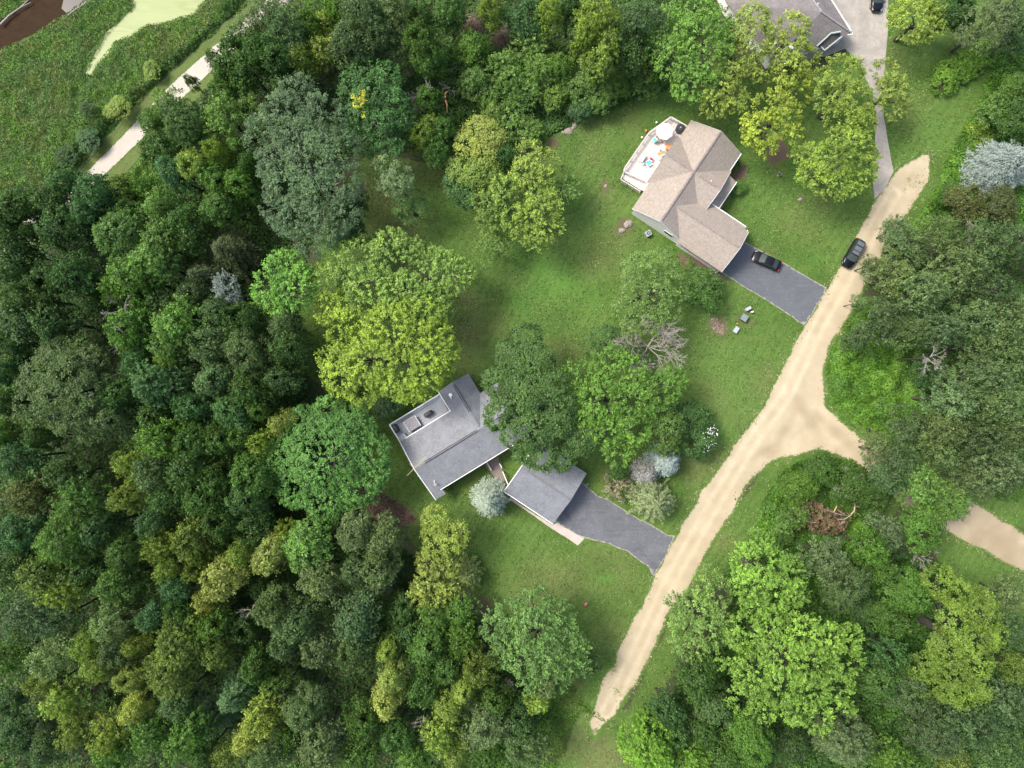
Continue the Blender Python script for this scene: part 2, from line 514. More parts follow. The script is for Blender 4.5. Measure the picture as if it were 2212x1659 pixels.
def asphalt_mat(name, col, worn):
    m, nt, b = new_mat(name); t = NT(nt)
    p = t.pos()
    n1 = t.noise(0.35, 4, .6, p, 1.0); n2 = t.noise(2.2, 5, .65, p, .5); n3 = t.noise(30.0, 3, .7, p)
    mp = t.n('ShaderNodeMapping'); t.l(p, mp.inputs[0]); mp.inputs['Rotation'].default_value = (0, 0, math.radians(33)); mp.inputs['Scale'].default_value = (.16, 2.0, 1)
    n5 = t.noise(1.0, 4, .6, mp.outputs[0])
    e = t.attr('edge', 'Fac')
    c = t.mix(t.remap(n1, .3, .7), col, worn)
    c = t.mix(t.remap(n5, .5, .7, 0, .4), c, tuple(x * 1.25 for x in worn))
    c = t.mix(t.remap(n2, .56, .66, 0, .45), c, tuple(x * 1.55 for x in worn))
    n6 = t.noise(1.1, 2, .5, p, 2.5)
    c = t.mix(t.remap(t.math('ABSOLUTE', t.math('SUBTRACT', n6, .5)), 0, .012, .55, 0), c, tuple(x * .5 for x in col))
    c = t.mix(t.remap(n3, .5, .75, 0, .3), c, tuple(x * .6 for x in col))
    k = t.math('ADD', t.remap(e, 0, .5, .75, 0), t.math('MULTIPLY', t.math('SUBTRACT', n2, .5), 1.2))
    c = t.mix(t.remap(k, .45, .75, 0, .8), c, (0.34, 0.31, 0.24))
    t.l(c, b.inputs['Base Color']); b.inputs['Roughness'].default_value = 0.75
    t.l(t.bump(n3, 0.4, 0.01), b.inputs['Normal'])
    return m

def blobs(x, y, lst):
    """soft patches given as sheet positions (vx, vy, radius m, weight)"""
    s = np.zeros(np.shape(x))
    for b in lst:
        c = W(b[0], b[1])
        r = b[2]; ry = b[4] if len(b) > 4 else r; a = math.radians(b[5]) if len(b) > 5 else 0
        dx, dy = x - c[0], y - c[1]
        u = dx * math.cos(a) + dy * math.sin(a); v = -dx * math.sin(a) + dy * math.cos(a)
        d = np.sqrt((u / r) ** 2 + (v / ry) ** 2)
        d = d + (vnoise(x, y, 1.1, 9) - .5) * .5
        s = np.maximum(s, b[3] * np.clip(1.25 - d, 0, 1))
    return s

DRY = [(1000, 640, 5, .8, 2.2, -50), (1010, 720, 4, .8), (1060, 700, 3.5, .45), (870, 480, 6, .8, 4), (830, 420, 5, .7), (1290, 560, 4, .5), (1000, 770, 3, .6),
       (1330, 510, 3, .4), (1190, 1260, 8, .6, 5, 20), (1300, 1200, 4, .4), (1160, 1320, 4, .6), (1330, 1240, 5, .35), (1320, 1370, 4, .4), (1560, 1000, 3, .5),
       (1545, 860, 4, .35), (1640, 830, 3, .7), (1660, 810, 2, .7), (1720, 480, 6, .45, 3, -30), (1780, 440, 3, .4), (1640, 560, 3, .45), (1500, 1010, 3, .5),
       (1760, 350, 3, .35), (1990, 250, 4, .4), (2100, 100, 4, .5), (1280, 330, 3, .35), (1220, 760, 5, .45, 2.5, -10), (1500, 1240, 2.2, .5), (1560, 1170, 2.5, .6),
       (1300, 1640, 5, .9), (1230, 1600, 4, .7), (1230, 1480, 3, .5), (1470, 1400, 2, .3), (1260, 900, 3, .5), (850, 1130, 3, .6), (1325, 1040, 3, .5), (920, 330, 6, .6),
       (1940, 130, 3, .4), (1300, 430, 3, .3), (1380, 260, 3, .25)]
LUSH = [(1200, 610, 5, .75, 4), (1170, 580, 3.5, .7), (1130, 560, 2.5, .6), (1270, 640, 4, .5), (1310, 1250, 1.8, .9, 1.0, 0), (1220, 440, 4, .25), (1600, 830, 5, .45), (1580, 780, 4, .35),
        (940, 470, 4, .5), (1060, 1300, 3, .4), (2010, 280, 4, .5), (1650, 450, 4, .3), (1700, 590, 3, .4), (1540, 930, 3, .3), (1960, 330, 3, .3), (1130, 660, 3, .5), (1760, 560, 2, .4), (1440, 240, 5, .3, 2, 10)]
SOIL = [(1187, 298, .8, .9, 1.0), (1193, 308, 1.0, .9), (1308, 403, .8, 1.0, 1.0), (1350, 487, .9, .8, 1.4, 40), (1338, 500, .7, .8), (1680, 330, 1.6, .9), (1675, 335, 2.0, .8),
        (1552, 705, 1.7, .95), (1605, 690, 1.3, .45), (1595, 372, 1.0, .9), (1580, 385, .8, .8), (860, 1110, 3.2, .9, 1.5, -30), (1020, 1300, 3.0, .9, 1.1, -50), (2032, 185, .8, .8, 1.8, 60),
        (2110, 110, .6, .6, 2.5, 50), (1530, 580, 4, .95, .8, -34), (1450, 500, 3.4, .7, .5, -32), (1620, 695, .9, .4), (1728, 431, .5, .8), (820, 1100, 2, .8), (785, 407, .8, .9), (1290, 1600, 1.2, .7), (1040, 1310, 2, .7)]
def lawn_masks(x, y):
    n = vnoise(x, y, 6, 3)
    d = np.clip(blobs(x, y, DRY) + np.clip(n - .62, 0, 1) * .9, 0, 1)
    return np.stack([d, blobs(x, y, LUSH), np.clip(blobs(x, y, SOIL) * 1.3, 0, 1)], 1)

LAWN = [(700, 470), (745, 390), (800, 330), (960, 360), (1130, 345), (1175, 300), (1230, 272), (1300, 235), (1430, 195), (1560, 180), (1800, 140), (1880, 60), (1920, -40), (2260, -40),
        (2260, 180), (2160, 260), (2100, 380), (2060, 450), (2000, 520), (1950, 540), (1890, 560),
        (1850, 560), (1790, 640), (1740, 720), (1690, 830), (1620, 950), (1500, 1140), (1420, 1290), (1350, 1400), (1300, 1480), (1275, 1560), (1290, 1640), (1300, 1720),
        (1200, 1720), (1150, 1720), (1190, 1560), (1160, 1450), (1060, 1350), (1000, 1330), (950, 1240), (870, 1150), (780, 1120), (800, 1000), (750, 900), (660, 800), (640, 700), (690, 560)]
def build_ground():
    m, nt, b = new_mat('forest_floor'); t = NT(nt)
    p = t.pos()
    c = t.mix(t.remap(t.noise(.25, 5, .6, p), .35, .65), (0.030, 0.042, 0.014), (0.060, 0.060, 0.026))
    c = t.mix(t.remap(t.noise(2.5, 6, .7, p), .45, .7), c, (0.060, 0.090, 0.022))
    t.l(c, b.inputs['Base Color']); b.inputs['Roughness'].default_value = .95
    t.l(t.bump(t.noise(5.0, 5, .7, p), .8, .15), b.inputs['Normal'])
    R = 1500.0
    mesh_obj('ground', [(-R, -R, -0.02), (R, -R, -0.02), (R, R, -0.02), (-R, R, -0.02)], [(0, 1, 2, 3)], m)['kind'] = 'structure'
    lm = lawn_mat()
    M['lawn'] = lm
    sheet('lawn', vpoly(LAWN), 0.0, 0.8, lm, .3, 1.5, 3, masks=lawn_masks)
    # road verges
    v1 = [(1290, 1720), (1280, 1570), (1360, 1530), (1470, 1290), (1540, 1180), (1600, 1080), (1660, 1000), (1780, 972), (1840, 990), (1960, 1080), (1900, 1150), (1760, 1130), (1660, 1160), (1560, 1240), (1500, 1330), (1440, 1480), (1380, 1600), (1360, 1720)]
    sheet('verge', vpoly(v1), -0.006, 0.8, lm, .3, 1.5, 4, masks=lawn_masks)
    v2 = [(2260, 1160), (2150, 1115), (2000, 1030), (1900, 960), (1850, 935), (1790, 880), (1770, 800), (1800, 720), (1860, 640), (1900, 640), (1920, 800), (1980, 900), (2100, 1000), (2260, 1080)]
    sheet('verge', vpoly(v2), -0.006, 0.8, lm, .3, 1.5, 5, masks=lawn_masks)
    v3 = [(2040, 1150), (2110, 1185), (2160, 1215), (2260, 1260), (2260, 1420), (2160, 1380), (2080, 1290), (2020, 1200)]
    sheet('verge', vpoly(v3), -0.006, 0.8, lm, .3, 1.5, 6, masks=lawn_masks)
    # sandy road with its fork
    road = [(1950, 352), (1932, 370), (1908, 405), (1888, 433), (1851, 507), (1815, 570), (1786, 623), (1736, 702), (1675, 820), (1641, 886), (1591, 953), (1508, 1070), (1459, 1157), (1411, 1245), (1400, 1279),
            (1360, 1346), (1337, 1399), (1300, 1466), (1280, 1520), (1268, 1560), (1272, 1596), (1290, 1604), (1306, 1575), (1330, 1545), (1353, 1515), (1380, 1466), (1420, 1389), (1450, 1319), (1487, 1276), (1500, 1249), (1541, 1173), (1585, 1103), (1608, 1053), (1661, 1003), (1708, 986),
            (1765, 976), (1808, 983), (1835, 1000), (1875, 1036), (1960, 1100), (2065, 1162), (2108, 1182), (2158, 1212), (2260, 1262), (2260, 1166), (2212, 1149), (2150, 1112), (2048, 1052), (2000, 1026), (1940, 985), (1900, 965),
            (1858, 946), (1825, 916), (1785, 873), (1778, 803), (1801, 733), (1835, 686), (1868, 620), (1891, 586), (1918, 520), (1951, 480), (1985, 437), (2013, 390), (2010, 325)]
    gm = gravel_mat('sandy_gravel', (0.405, 0.340, 0.225), (0.49, 0.42, 0.295), (0.325, 0.258, 0.16))
    def road_masks(x, y):
        v = np.stack([x, y], 1)
        # wheel tracks along the main course
        cl = vpoly([(1930, 420), (1850, 560), (1770, 700), (1700, 850), (1620, 960), (1530, 1110), (1440, 1270), (1380, 1400), (1310, 1540)])
        d = np.full(x.shape, 1e9)
        for a, b_ in zip(cl[:-1], cl[1:]):
            L = np.sum((b_ - a) ** 2); tt = np.clip(((v - a) @ (b_ - a)) / L, 0, 1)
            d = np.minimum(d, np.linalg.norm(v - a - tt[:, None] * (b_ - a), axis=1))
        tr = np.exp(-((d - .85) / .35) ** 2) * -.9 + .55 + .55 * (vnoise(x, y, 1.8, 21) - .4) + .05 * np.clip((d - 1.7) / 1.2, 0, 1) - .25 * np.clip((d - 3.5) / 2, 0, 1)
        bend = blobs(x, y, [(1745, 900, 5, .55, 1.2, -60), (1800, 930, 6, .5, 1.0, -40), (1690, 940, 5, .4, 1.0, 60), (1650, 975, 6, .4, .8, 30)])
        cool = blobs(x, y, [(2160, 1170, 9, .7), (2000, 1080, 6, .6)])
        end = blobs(x, y, [(1288, 1590, 3.2, .55), (1275, 1520, 1.5, .5), (1345, 1515, 1.5, .5), (1980, 400, 4, .35), (1330, 1490, 2, .4), (1325, 1440, 1.5, .5)])
        return np.stack([np.clip(tr * .6 + bend + cool, 0, 1), end * 1.0, np.zeros_like(x)], 1)
    sheet('sandy_road', vpoly(road), 0.012, 0.4, gm, .22, .7, 7, grow=.18, masks=road_masks)
    global ROADP
    ROADP = vpoly(road)
    # limestone trail beside the marsh
    trail = [(-40, 560), (0, 525), (60, 470), (120, 440), (176, 383), (300, 257), (353, 197), (420, 137), (473, 90), (533, 37), (573, 0), (610, -40), (670, -40), (633, 0), (560, 60), (500, 112), (440, 170), (397, 210), (297, 310), (217, 388), (150, 450), (60, 540), (0, 590), (-40, 620)]
    tm = gravel_mat('limestone_screenings', (0.42, 0.375, 0.32), (0.49, 0.445, 0.385), (0.30, 0.255, 0.205), width=.35, streak=.2)
    def tmasks(x, y): return np.stack([vnoise(x, y, 1.5, 2) * .5, np.zeros_like(x), np.zeros_like(x)], 1)
    sheet('limestone_trail', vpoly(trail), 0.012, 1.2, tm, .08, 1.0, 8, grow=.1, masks=tmasks)
    vt = [(-40, 590), (-40, 540), (176, 363), (290, 240), (340, 182), (410, 122), (463, 75), (520, 25), (580, -40), (700, -40), (620, 30), (520, 130), (420, 220), (310, 330), (230, 420), (80, 560)]
    def vm(x, y): return np.stack([.35 + .3 * vnoise(x, y, 2, 5), np.zeros_like(x), .15 * vnoise(x, y, 1, 7)], 1)
    sheet('trail_verge', vpoly(vt), -0.004, 1.2, lm, .15, 1.5, 9, masks=vm)
    # asphalt drives
    am = asphalt_mat('sealed_asphalt', (0.074, 0.081, 0.090), (0.097, 0.105, 0.115))
    d1 = [(1600, 514), (1608.4, 521.3), (1697, 571), (1785, 621), (1777, 640), (1736, 701.5), (1650, 645), (1562.8, 591.5), (1552, 586)]
    sheet('asphalt_driveway', vpoly(d1), 0.02, 0.6, am, .13, .5, 10)
    d2 = [(1245, 1030), (1256.7, 1040), (1272, 1052.6), (1291, 1069), (1326.5, 1088), (1347, 1100.5), (1407.7, 1136), (1439, 1152.6), (1459.8, 1156.8), (1438, 1200), (1410.8, 1244), (1401.5, 1225.5), (1355.6, 1192), (1314, 1175.5), (1262, 1163), (1203.6, 1129.7), (1196, 1125)]
    am2 = asphalt_mat('weathered_asphalt', (0.070, 0.076, 0.085), (0.120, 0.125, 0.134))
    sheet('asphalt_driveway', vpoly(d2), 0.02, 0.6, am2, .15, .5, 11)
    # concrete drive of the dark-roofed house
    cm, nt, b = new_mat('old_concrete'); t = NT(nt); p = t.pos()
    c = t.mix(t.remap(t.noise(.3, 5, .6, p, 1.5), .35, .65), (0.255, 0.23, 0.20), (0.34, 0.31, 0.27))
    c = t.mix(t.remap(t.noise(1.5, 5, .7, p), .48, .66, 0, .5), c, (0.195, 0.175, 0.15))
    c = t.mix(t.remap(t.noise(20, 3, .6, p), .5, .8, 0, .25), c, (0.25, 0.22, 0.19))
    t.l(c, b.inputs['Base Color']); b.inputs['Roughness'].default_value = .85
    cd = [(1740, -40), (1920, -40), (1918, 0), (1918, 67), (1912, 133), (1908, 190), (1908, 247), (1922, 327), (1930, 370), (1908, 413), (1889, 430), (1886, 400), (1890, 300), (1893, 250), (1885, 200), (1863, 155), (1850, 128), (1825, 105), (1790, 120), (1740, 130)]
    sheet('concrete_driveway', vpoly(cd), 0.02, 1.0, cm, .03, 1.0, 12)
    # gravel margin beside the garage and the brick walk
    gmr = gravel_mat('pinkish_gravel', (0.40, 0.34, 0.30), (0.50, 0.43, 0.38), (0.33, 0.25, 0.21), grassy=False)
    def zm(x, y): return np.zeros((len(x), 3))
    gs = [(1193, 1134), (1203.6, 1129.7), (1262, 1163), (1248, 1178), (1190, 1140), (1120, 1092), (1100, 1078), (1104, 1074), (1130, 1094)]
    sheet('gravel_strip', vpoly(gs), 0.026, 0.5, gmr, .06, .6, 13, masks=zm)
    wk, nt, b = new_mat('brick_paving'); t = NT(nt); p = t.pos()
    c = t.mix(t.noise(6, 4, .7, p), (0.14, 0.115, 0.095), (0.27, 0.225, 0.19))
    t.l(c, b.inputs['Base Color']); b.inputs['Roughness'].default_value = .9
    w1 = [(1045, 1000), (1055, 992), (1075, 985), (1086, 1018), (1102, 1052), (1098, 1075), (1085, 1065), (1064, 1025), (1052, 1012)]
    sheet('walkway', vpoly(w1), 0.014, 0.6, wk, .05, .6, 14)
    # marsh
    mm, nt, b = new_mat('marsh_soil'); t = NT(nt); p = t.pos()
    c = t.mix(t.noise(.4, 4, .6, p), (0.060, 0.110, 0.026), (0.095, 0.140, 0.040))
    t.l(c, b.inputs['Base Color']); b.inputs['Roughness'].default_value = .95
    me_ = [(-60, -40), (580, -40), (520, 25), (410, 122), (340, 182), (176, 363), (60, 455), (-60, 540)]
    sheet('marsh', vpoly(me_), -0.012, 2.0, mm, .1, 2.0, 15)
    pm, nt, b = new_mat('duckweed'); t = NT(nt); p = t.pos()
    mp = t.n('ShaderNodeMapping'); t.l(p, mp.inputs[0]); mp.inputs['Rotation'].default_value = (0, 0, .5); mp.inputs['Scale'].default_value = (.3, 1.4, 1)
    n1 = t.noise(.5, 5, .6, mp.outputs[0], 1.0); n2 = t.noise(9, 4, .7, p)
    c = t.mix(t.remap(n1, .35, .7), (0.165, 0.215, 0.055), (0.235, 0.27, 0.09))
    c = t.mix(t.remap(n1, .60, .66, 0, .65), c, (0.12, 0.18, 0.045))
    c = t.mix(t.remap(n2, .55, .75, 0, .3), c, (0.20, 0.26, 0.06))
    t.l(c, b.inputs['Base Color']); b.inputs['Roughness'].default_value = .5
    pond = [T(0, 0, *q) for q in [(850, -80), (1400, -80), (1340, 0), (1250, 90), (1130, 140), (960, 165), (880, 215), (760, 270), (700, 345), (640, 410), (590, 480), (560, 480), (610, 370), (690, 220), (780, 130), (870, 50)]]
    sheet('pond', vpoly(pond), 0.004, 1.5, pm, .25, 1.0, 16)
    mud, nt, b = new_mat('peaty_mud'); t = NT(nt); p = t.pos()
    c = t.mix(t.noise(.8, 6, .65, p, 1.0), (0.020, 0.012, 0.007), (0.050, 0.031, 0.018))
    t.l(c, b.inputs['Base Color']); b.inputs['Roughness'].default_value = .85; b.inputs['Specular IOR Level'].default_value = .05
    t.l(t.bump(t.noise(3, 5, .6, p), .5, .1), b.inputs['Normal'])
    mu = [T(0, 0, *q) for q in [(-60, 180), (100, 70), (190, 0), (250, -80), (640, -80), (560, 10), (440, 90), (330, 160), (200, 240), (60, 300), (-60, 370)]]
    sheet('mud_bank', vpoly(mu), 0.004, 1.5, mud, .3, 1.0, 17)
    wt, nt, b = new_mat('dark_water'); b.inputs['Base Color'].default_value = (0.03, 0.03, 0.035, 1); b.inputs['Roughness'].default_value = .08
    wa = [T(0, 0, *q) for q in [(430, -80), (640, -80), (560, 5), (530, 40), (470, 75), (430, 85), (400, 55), (415, 0)]]
    sheet('water', vpoly(wa), 0.010, 1.5, wt, .15, 1.0, 18)
build_ground()

# ------------------------------------------------------------------ low growth: many small leaves over an area
def scatter_growth(name, poly, dens, hmin, hmax, size, cols, seed=1, blade=0.0, clump=1.2, patch=None, keep=1.0, label=None):
    r = np.random.default_rng(seed)
    P = vpoly(poly)
    x0, y0 = P.min(0); x1, y1 = P.max(0)
    n = int((x1 - x0) * (y1 - y0) * dens)
    x = r.uniform(x0, x1, n); y = r.uniform(y0, y1, n)
    d = dist_poly(x, y, P)
    edge = (vnoise(x, y, 1.6, seed + 2) - .3) * 1.1
    k = in_poly(x, y, P) & (d > edge * .9)
    if patch is not None: k &= patch(x, y)
    x, y, d = x[k], y[k], d[k]; n = len(x)
    mound = vnoise(x, y, clump, seed + 3) * .6 + vnoise(x, y, clump * .45, seed + 4) * .4
    fall = np.clip(d / 1.2, .25, 1)
    top = (hmin + (hmax - hmin) * np.clip((mound - .25) * 1.7, 0, 1)) * fall
    u = r.uniform(0, 1, n)
    z = top * (1 - u * u * .55)
    s = size * r.uniform(.6, 1.35, n)
    a = r.uniform(0, 2 * math.pi, n)
    gx = (vnoise(x + .3, y, clump, seed + 3) - vnoise(x - .3, y, clump, seed + 3)) * 3
    gy = (vnoise(x, y + .3, clump, seed + 3) - vnoise(x, y - .3, clump, seed + 3)) * 3
    nr = np.stack([-gx, -gy, np.ones(n) * (1.0 - blade)], 1) + r.normal(0, .45, (n, 3)); nr[:, 2] = np.abs(nr[:, 2]) + .05
    nr /= np.linalg.norm(nr, axis=1)[:, None]
    t0 = np.stack([np.cos(a), np.sin(a), np.zeros(n)], 1)
    t1 = t0 - nr * np.sum(t0 * nr, 1)[:, None]; t1 /= np.linalg.norm(t1, axis=1)[:, None] + 1e-9
    b1 = np.cross(nr, t1)
    c = np.stack([x, y, z + .03], 1)
    L = (s * .5)[:, None]; Wd = (s * (.33 - .18 * blade))[:, None]
    Q = np.stack([c - t1 * L, c - b1 * Wd, c + t1 * L, c + b1 * Wd], 1)
    cols = np.array(cols)
    big = vnoise(x, y, 4.5, seed + 8) * .75 + vnoise(x, y, 1.4, seed + 9) * .35 + r.normal(0, .05, n)
    f = np.clip(big, 0, .999) * (len(cols) - 1)
    i0 = f.astype(int); ff = (f - i0)[:, None]
    cc = cols[i0] * (1 - ff) + cols[np.minimum(i0 + 1, len(cols) - 1)] * ff
    cc = cc * (r.uniform(.7, 1.3, n))[:, None]
    me = quads_mesh(name, Q, {'col': cc})
    o = link_mesh(name, me, M['col_leaf']); o['kind'] = 'stuff'
    return o

G_DK = (0.030, 0.083, 0.012); G_MD = (0.059, 0.144, 0.017); G_BR = (0.095, 0.220, 0.020); G_YL = (0.152, 0.244, 0.022); G_TL = (0.055, 0.132, 0.031); G_OL = (0.104, 0.134, 0.026)
G_M2 = (0.084, 0.183, 0.022); G_B2 = (0.119, 0.244, 0.028); G_O2 = (0.142, 0.177, 0.037); G_T2 = (0.071, 0.159, 0.034)
marsh_poly = [(-60, -40), (585, -40), (525, 20), (412, 118), (342, 178), (178, 358), (60, 450), (-60, 535)]
pond_w = vpoly([T(0, 0, *q) for q in [(850, -80), (1400, -80), (1340, 0), (1250, 90), (1130, 140), (960, 165), (880, 215), (760, 270), (700, 345), (640, 410), (590, 480), (560, 480), (610, 370), (690, 220), (780, 130), (870, 50)]])
mud_w = vpoly([T(0, 0, *q) for q in [(-60, 180), (100, 70), (190, 0), (250, -80), (640, -80), (560, 10), (440, 90), (330, 160), (200, 240), (60, 300), (-60, 370)]])
def not_pond(x, y): return ~in_poly(x, y, pond_w) & ~in_poly(x, y, mud_w)
scatter_growth('marsh_plants', marsh_poly, 66, .3, .7, .30, [G_M2, G_O2, G_M2, G_B2, G_T2, G_O2, G_B2, G_M2], 31, blade=.5, clump=1.5, patch=not_pond)
scatter_growth('reeds', [(160, 360), (290, 232), (410, 118), (520, 20), (540, -30), (505, -30), (470, 40), (390, 105), (270, 215), (200, 270), (100, 380), (60, 450)], 50, .9, 2.0, .42, [G_TL, G_DK, G_TL, G_MD], 32, blade=.7, clump=1.3)
scatter_growth('undergrowth', [(900, 100), (1120, 60), (1240, 150), (1400, 170), (1480, 180), (1400, 210), (1260, 262), (1215, 285), (1190, 300), (1160, 330), (1000, 340), (880, 250)], 55, .3, 1.6, .32, [G_MD, G_BR, G_MD, G_TL, G_BR, G_YL], 33, clump=2.2)
scatter_growth('undergrowth', [(1792, 760), (1812, 735), (1850, 680), (1900, 640), (1990, 700), (2080, 820), (2060, 960), (1900, 950), (1840, 915), (1800, 870), (1788, 810)], 75, .2, 1.1, .32, [G_BR, G_MD, G_BR, G_B2, G_MD, G_MD], 34, clump=1.6)
scatter_growth('undergrowth', [(1840, 990), (1760, 985), (1690, 1010), (1660, 1050), (1640, 1100), (1620, 1160), (1560, 1230), (1600, 1300), (1760, 1280), (1900, 1150), (1930, 1060)], 70, .2, 1.2, .32, [G_B2, G_BR, G_MD, G_MD, G_DK], 35, clump=1.6)
scatter_growth('undergrowth', [(2170, 90), (2130, 160), (2110, 230), (2060, 300), (2010, 420), (1960, 500), (2080, 520), (2260, 480), (2260, 60)], 65, .3, 1.5, .32, [G_DK, G_MD, G_BR, G_BR, G_MD, G_YL], 36, clump=2.0)
scatter_growth('undergrowth', [(1190, 1700), (1260, 1540), (1310, 1560), (1240, 1480), (1150, 1460), (1000, 1540), (1000, 1700)], 40, .1, .7, .28, [G_MD, G_BR, G_OL], 37, clump=1.6)
scatter_growth('undergrowth', [(1380, 1700), (1400, 1590), (1470, 1450), (1540, 1320), (1700, 1330), (2260, 1400), (2260, 1700)], 34, .6, 2.6, .42, [G_DK, G_MD, G_DK], 38, clump=1.6)
scatter_growth('undergrowth', [(620, -40), (1000, -40), (1560, -40), (1480, 160), (1100, 200), (900, 330), (760, 330), (680, 500), (640, 640), (520, 560), (420, 360), (300, 330), (420, 220)], 20, .3, 1.5, .4, [G_DK, G_MD, G_DK, G_MD], 39, clump=1.8)
scatter_growth('undergrowth', [(-60, 560), (230, 400), (420, 360), (640, 560), (660, 800), (780, 1100), (950, 1250), (1150, 1460), (1150, 1700), (-60, 1700)], 16, .3, 1.5, .45, [G_DK, G_DK, G_MD, G_DK], 40, clump=1.8)
scatter_growth('undergrowth', [(1900, 640), (1990, 560), (2260, 520), (2260, 1090), (2150, 1080), (2080, 1000), (2000, 960), (2080, 820), (1990, 700)], 26, .2, 1.2, .36, [G_DK, G_MD, G_DK], 42)
scatter_growth('verge_weeds', [(1778, 800), (1784, 873), (1825, 918), (1862, 948), (1905, 968), (1925, 960), (1860, 925), (1815, 880), (1800, 820), (1812, 740), (1845, 690), (1880, 625), (1870, 615), (1835, 684), (1800, 733)], 60, .05, .35, .26, [G_BR, G_MD, G_YL], 41)

# lawn tufts: the grass is a mass of small blades with lighter and drier ones among them
def lawn_tufts(name, poly, dens, seed):
    r = np.random.default_rng(seed)
    P = vpoly(poly)
    x0, y0 = P.min(0); x1, y1 = P.max(0)
    x0, x1 = max(x0, -84), min(x1, 84); y0, y1 = max(y0, -64), min(y1, 64)
    n = int((x1 - x0) * (y1 - y0) * dens)
    x = r.uniform(x0, x1, n); y = r.uniform(y0, y1, n)
    k = in_poly(x, y, P) & ~in_poly(x, y, ROADP) & (blobs(x, y, SOIL) < .35)
    for q in DRIVES: k &= ~in_poly(x, y, q)
    band = vnoise(x * .87 - y * .5, (x * .5 + y * .87) * .16, 1.3, seed + 1)
    pat = vnoise(x, y, .9, seed + 2) * .5 + vnoise(x, y, 2.6, seed + 3) * .5
    k &= r.uniform(0, 1, n) < np.clip(.15 + 1.5 * (pat - .25) + .5 * (band - .5), .05, 1)
    x, y = x[k], y[k]; n = len(x); band = band[k]
    dry = np.clip(blobs(x, y, DRY), 0, 1); lush = np.clip(blobs(x, y, LUSH), 0, 1)
    s = r.uniform(.16, .42, n)
    a = r.uniform(0, 6.28, n)
    nr = unit3(np.stack([r.normal(0, .35, n), r.normal(0, .35, n), np.ones(n)], 1))
    t0 = np.stack([np.cos(a), np.sin(a), np.zeros(n)], 1)
    t1 = unit3(t0 - nr * np.sum(t0 * nr, 1)[:, None]); b1 = np.cross(nr, t1)
    c = np.stack([x, y, .05 + r.uniform(0, .05, n)], 1)
    L = (s * .5)[:, None]; Wd = (s * r.uniform(.2, .42, n))[:, None]
    Q = np.stack([c - t1 * L, c - b1 * Wd, c + t1 * L, c + b1 * Wd], 1)
    g = np.array([.088, .168, .030]); d_ = np.array([.17, .155, .062]); l_ = np.array([.085, .195, .032])
    cc = g * (1 - dry[:, None]) + d_ * dry[:, None]
    cc = cc * (1 - lush[:, None] * .8) + l_ * lush[:, None] * .8
    mixd = (r.uniform(0, 1, n) < .2)[:, None]
    cc = np.where(mixd, cc * .6 + np.array([.15, .16, .06]) * .4, cc)
    cc = cc * (r.uniform(.72, 1.32, n) * (.85 + .35 * band))[:, None]
    o = link_mesh(name, quads_mesh(name, Q, {'col': cc}), M['col_leaf']); o['kind'] = 'stuff'
def unit3(v): return v / (np.linalg.norm(v, axis=-1, keepdims=True) + 1e-9)
DRIVES = [vpoly([(1600, 514), (1785, 621), (1736, 701.5), (1552, 586)]), vpoly([(1245, 1030), (1291, 1069), (1347, 1100), (1459, 1157), (1411, 1244), (1356, 1192), (1262, 1163), (1196, 1125)]),
          vpoly([(1740, -40), (1920, -40), (1918, 67), (1908, 247), (1930, 370), (1889, 430), (1886, 300), (1863, 155), (1790, 120)]), vpoly([(1193, 1134), (1203, 1129), (1264, 1163), (1248, 1180), (1100, 1080), (1104, 1072)]), vpoly([(1045, 1000), (1075, 985), (1102, 1052), (1085, 1065)])]
lawn_tufts('grass_tufts', LAWN, 16, 51)
lawn_tufts('grass_tufts', [(1300, 1700), (1290, 1580), (1480, 1290), (1600, 1090), (1700, 1000), (1860, 1010), (1900, 1100), (1640, 1160), (1500, 1330), (1400, 1600), (1380, 1700)], 18, 52)
lawn_tufts('grass_tufts', [(2250, 1160), (2000, 1035), (1860, 940), (1780, 860), (1790, 740), (1880, 640), (1960, 860), (2260, 1060)], 16, 53)
lawn_tufts('grass_tufts', [(2050, 1150), (2260, 1262), (2260, 1440), (2160, 1380), (2030, 1230)], 16, 54)
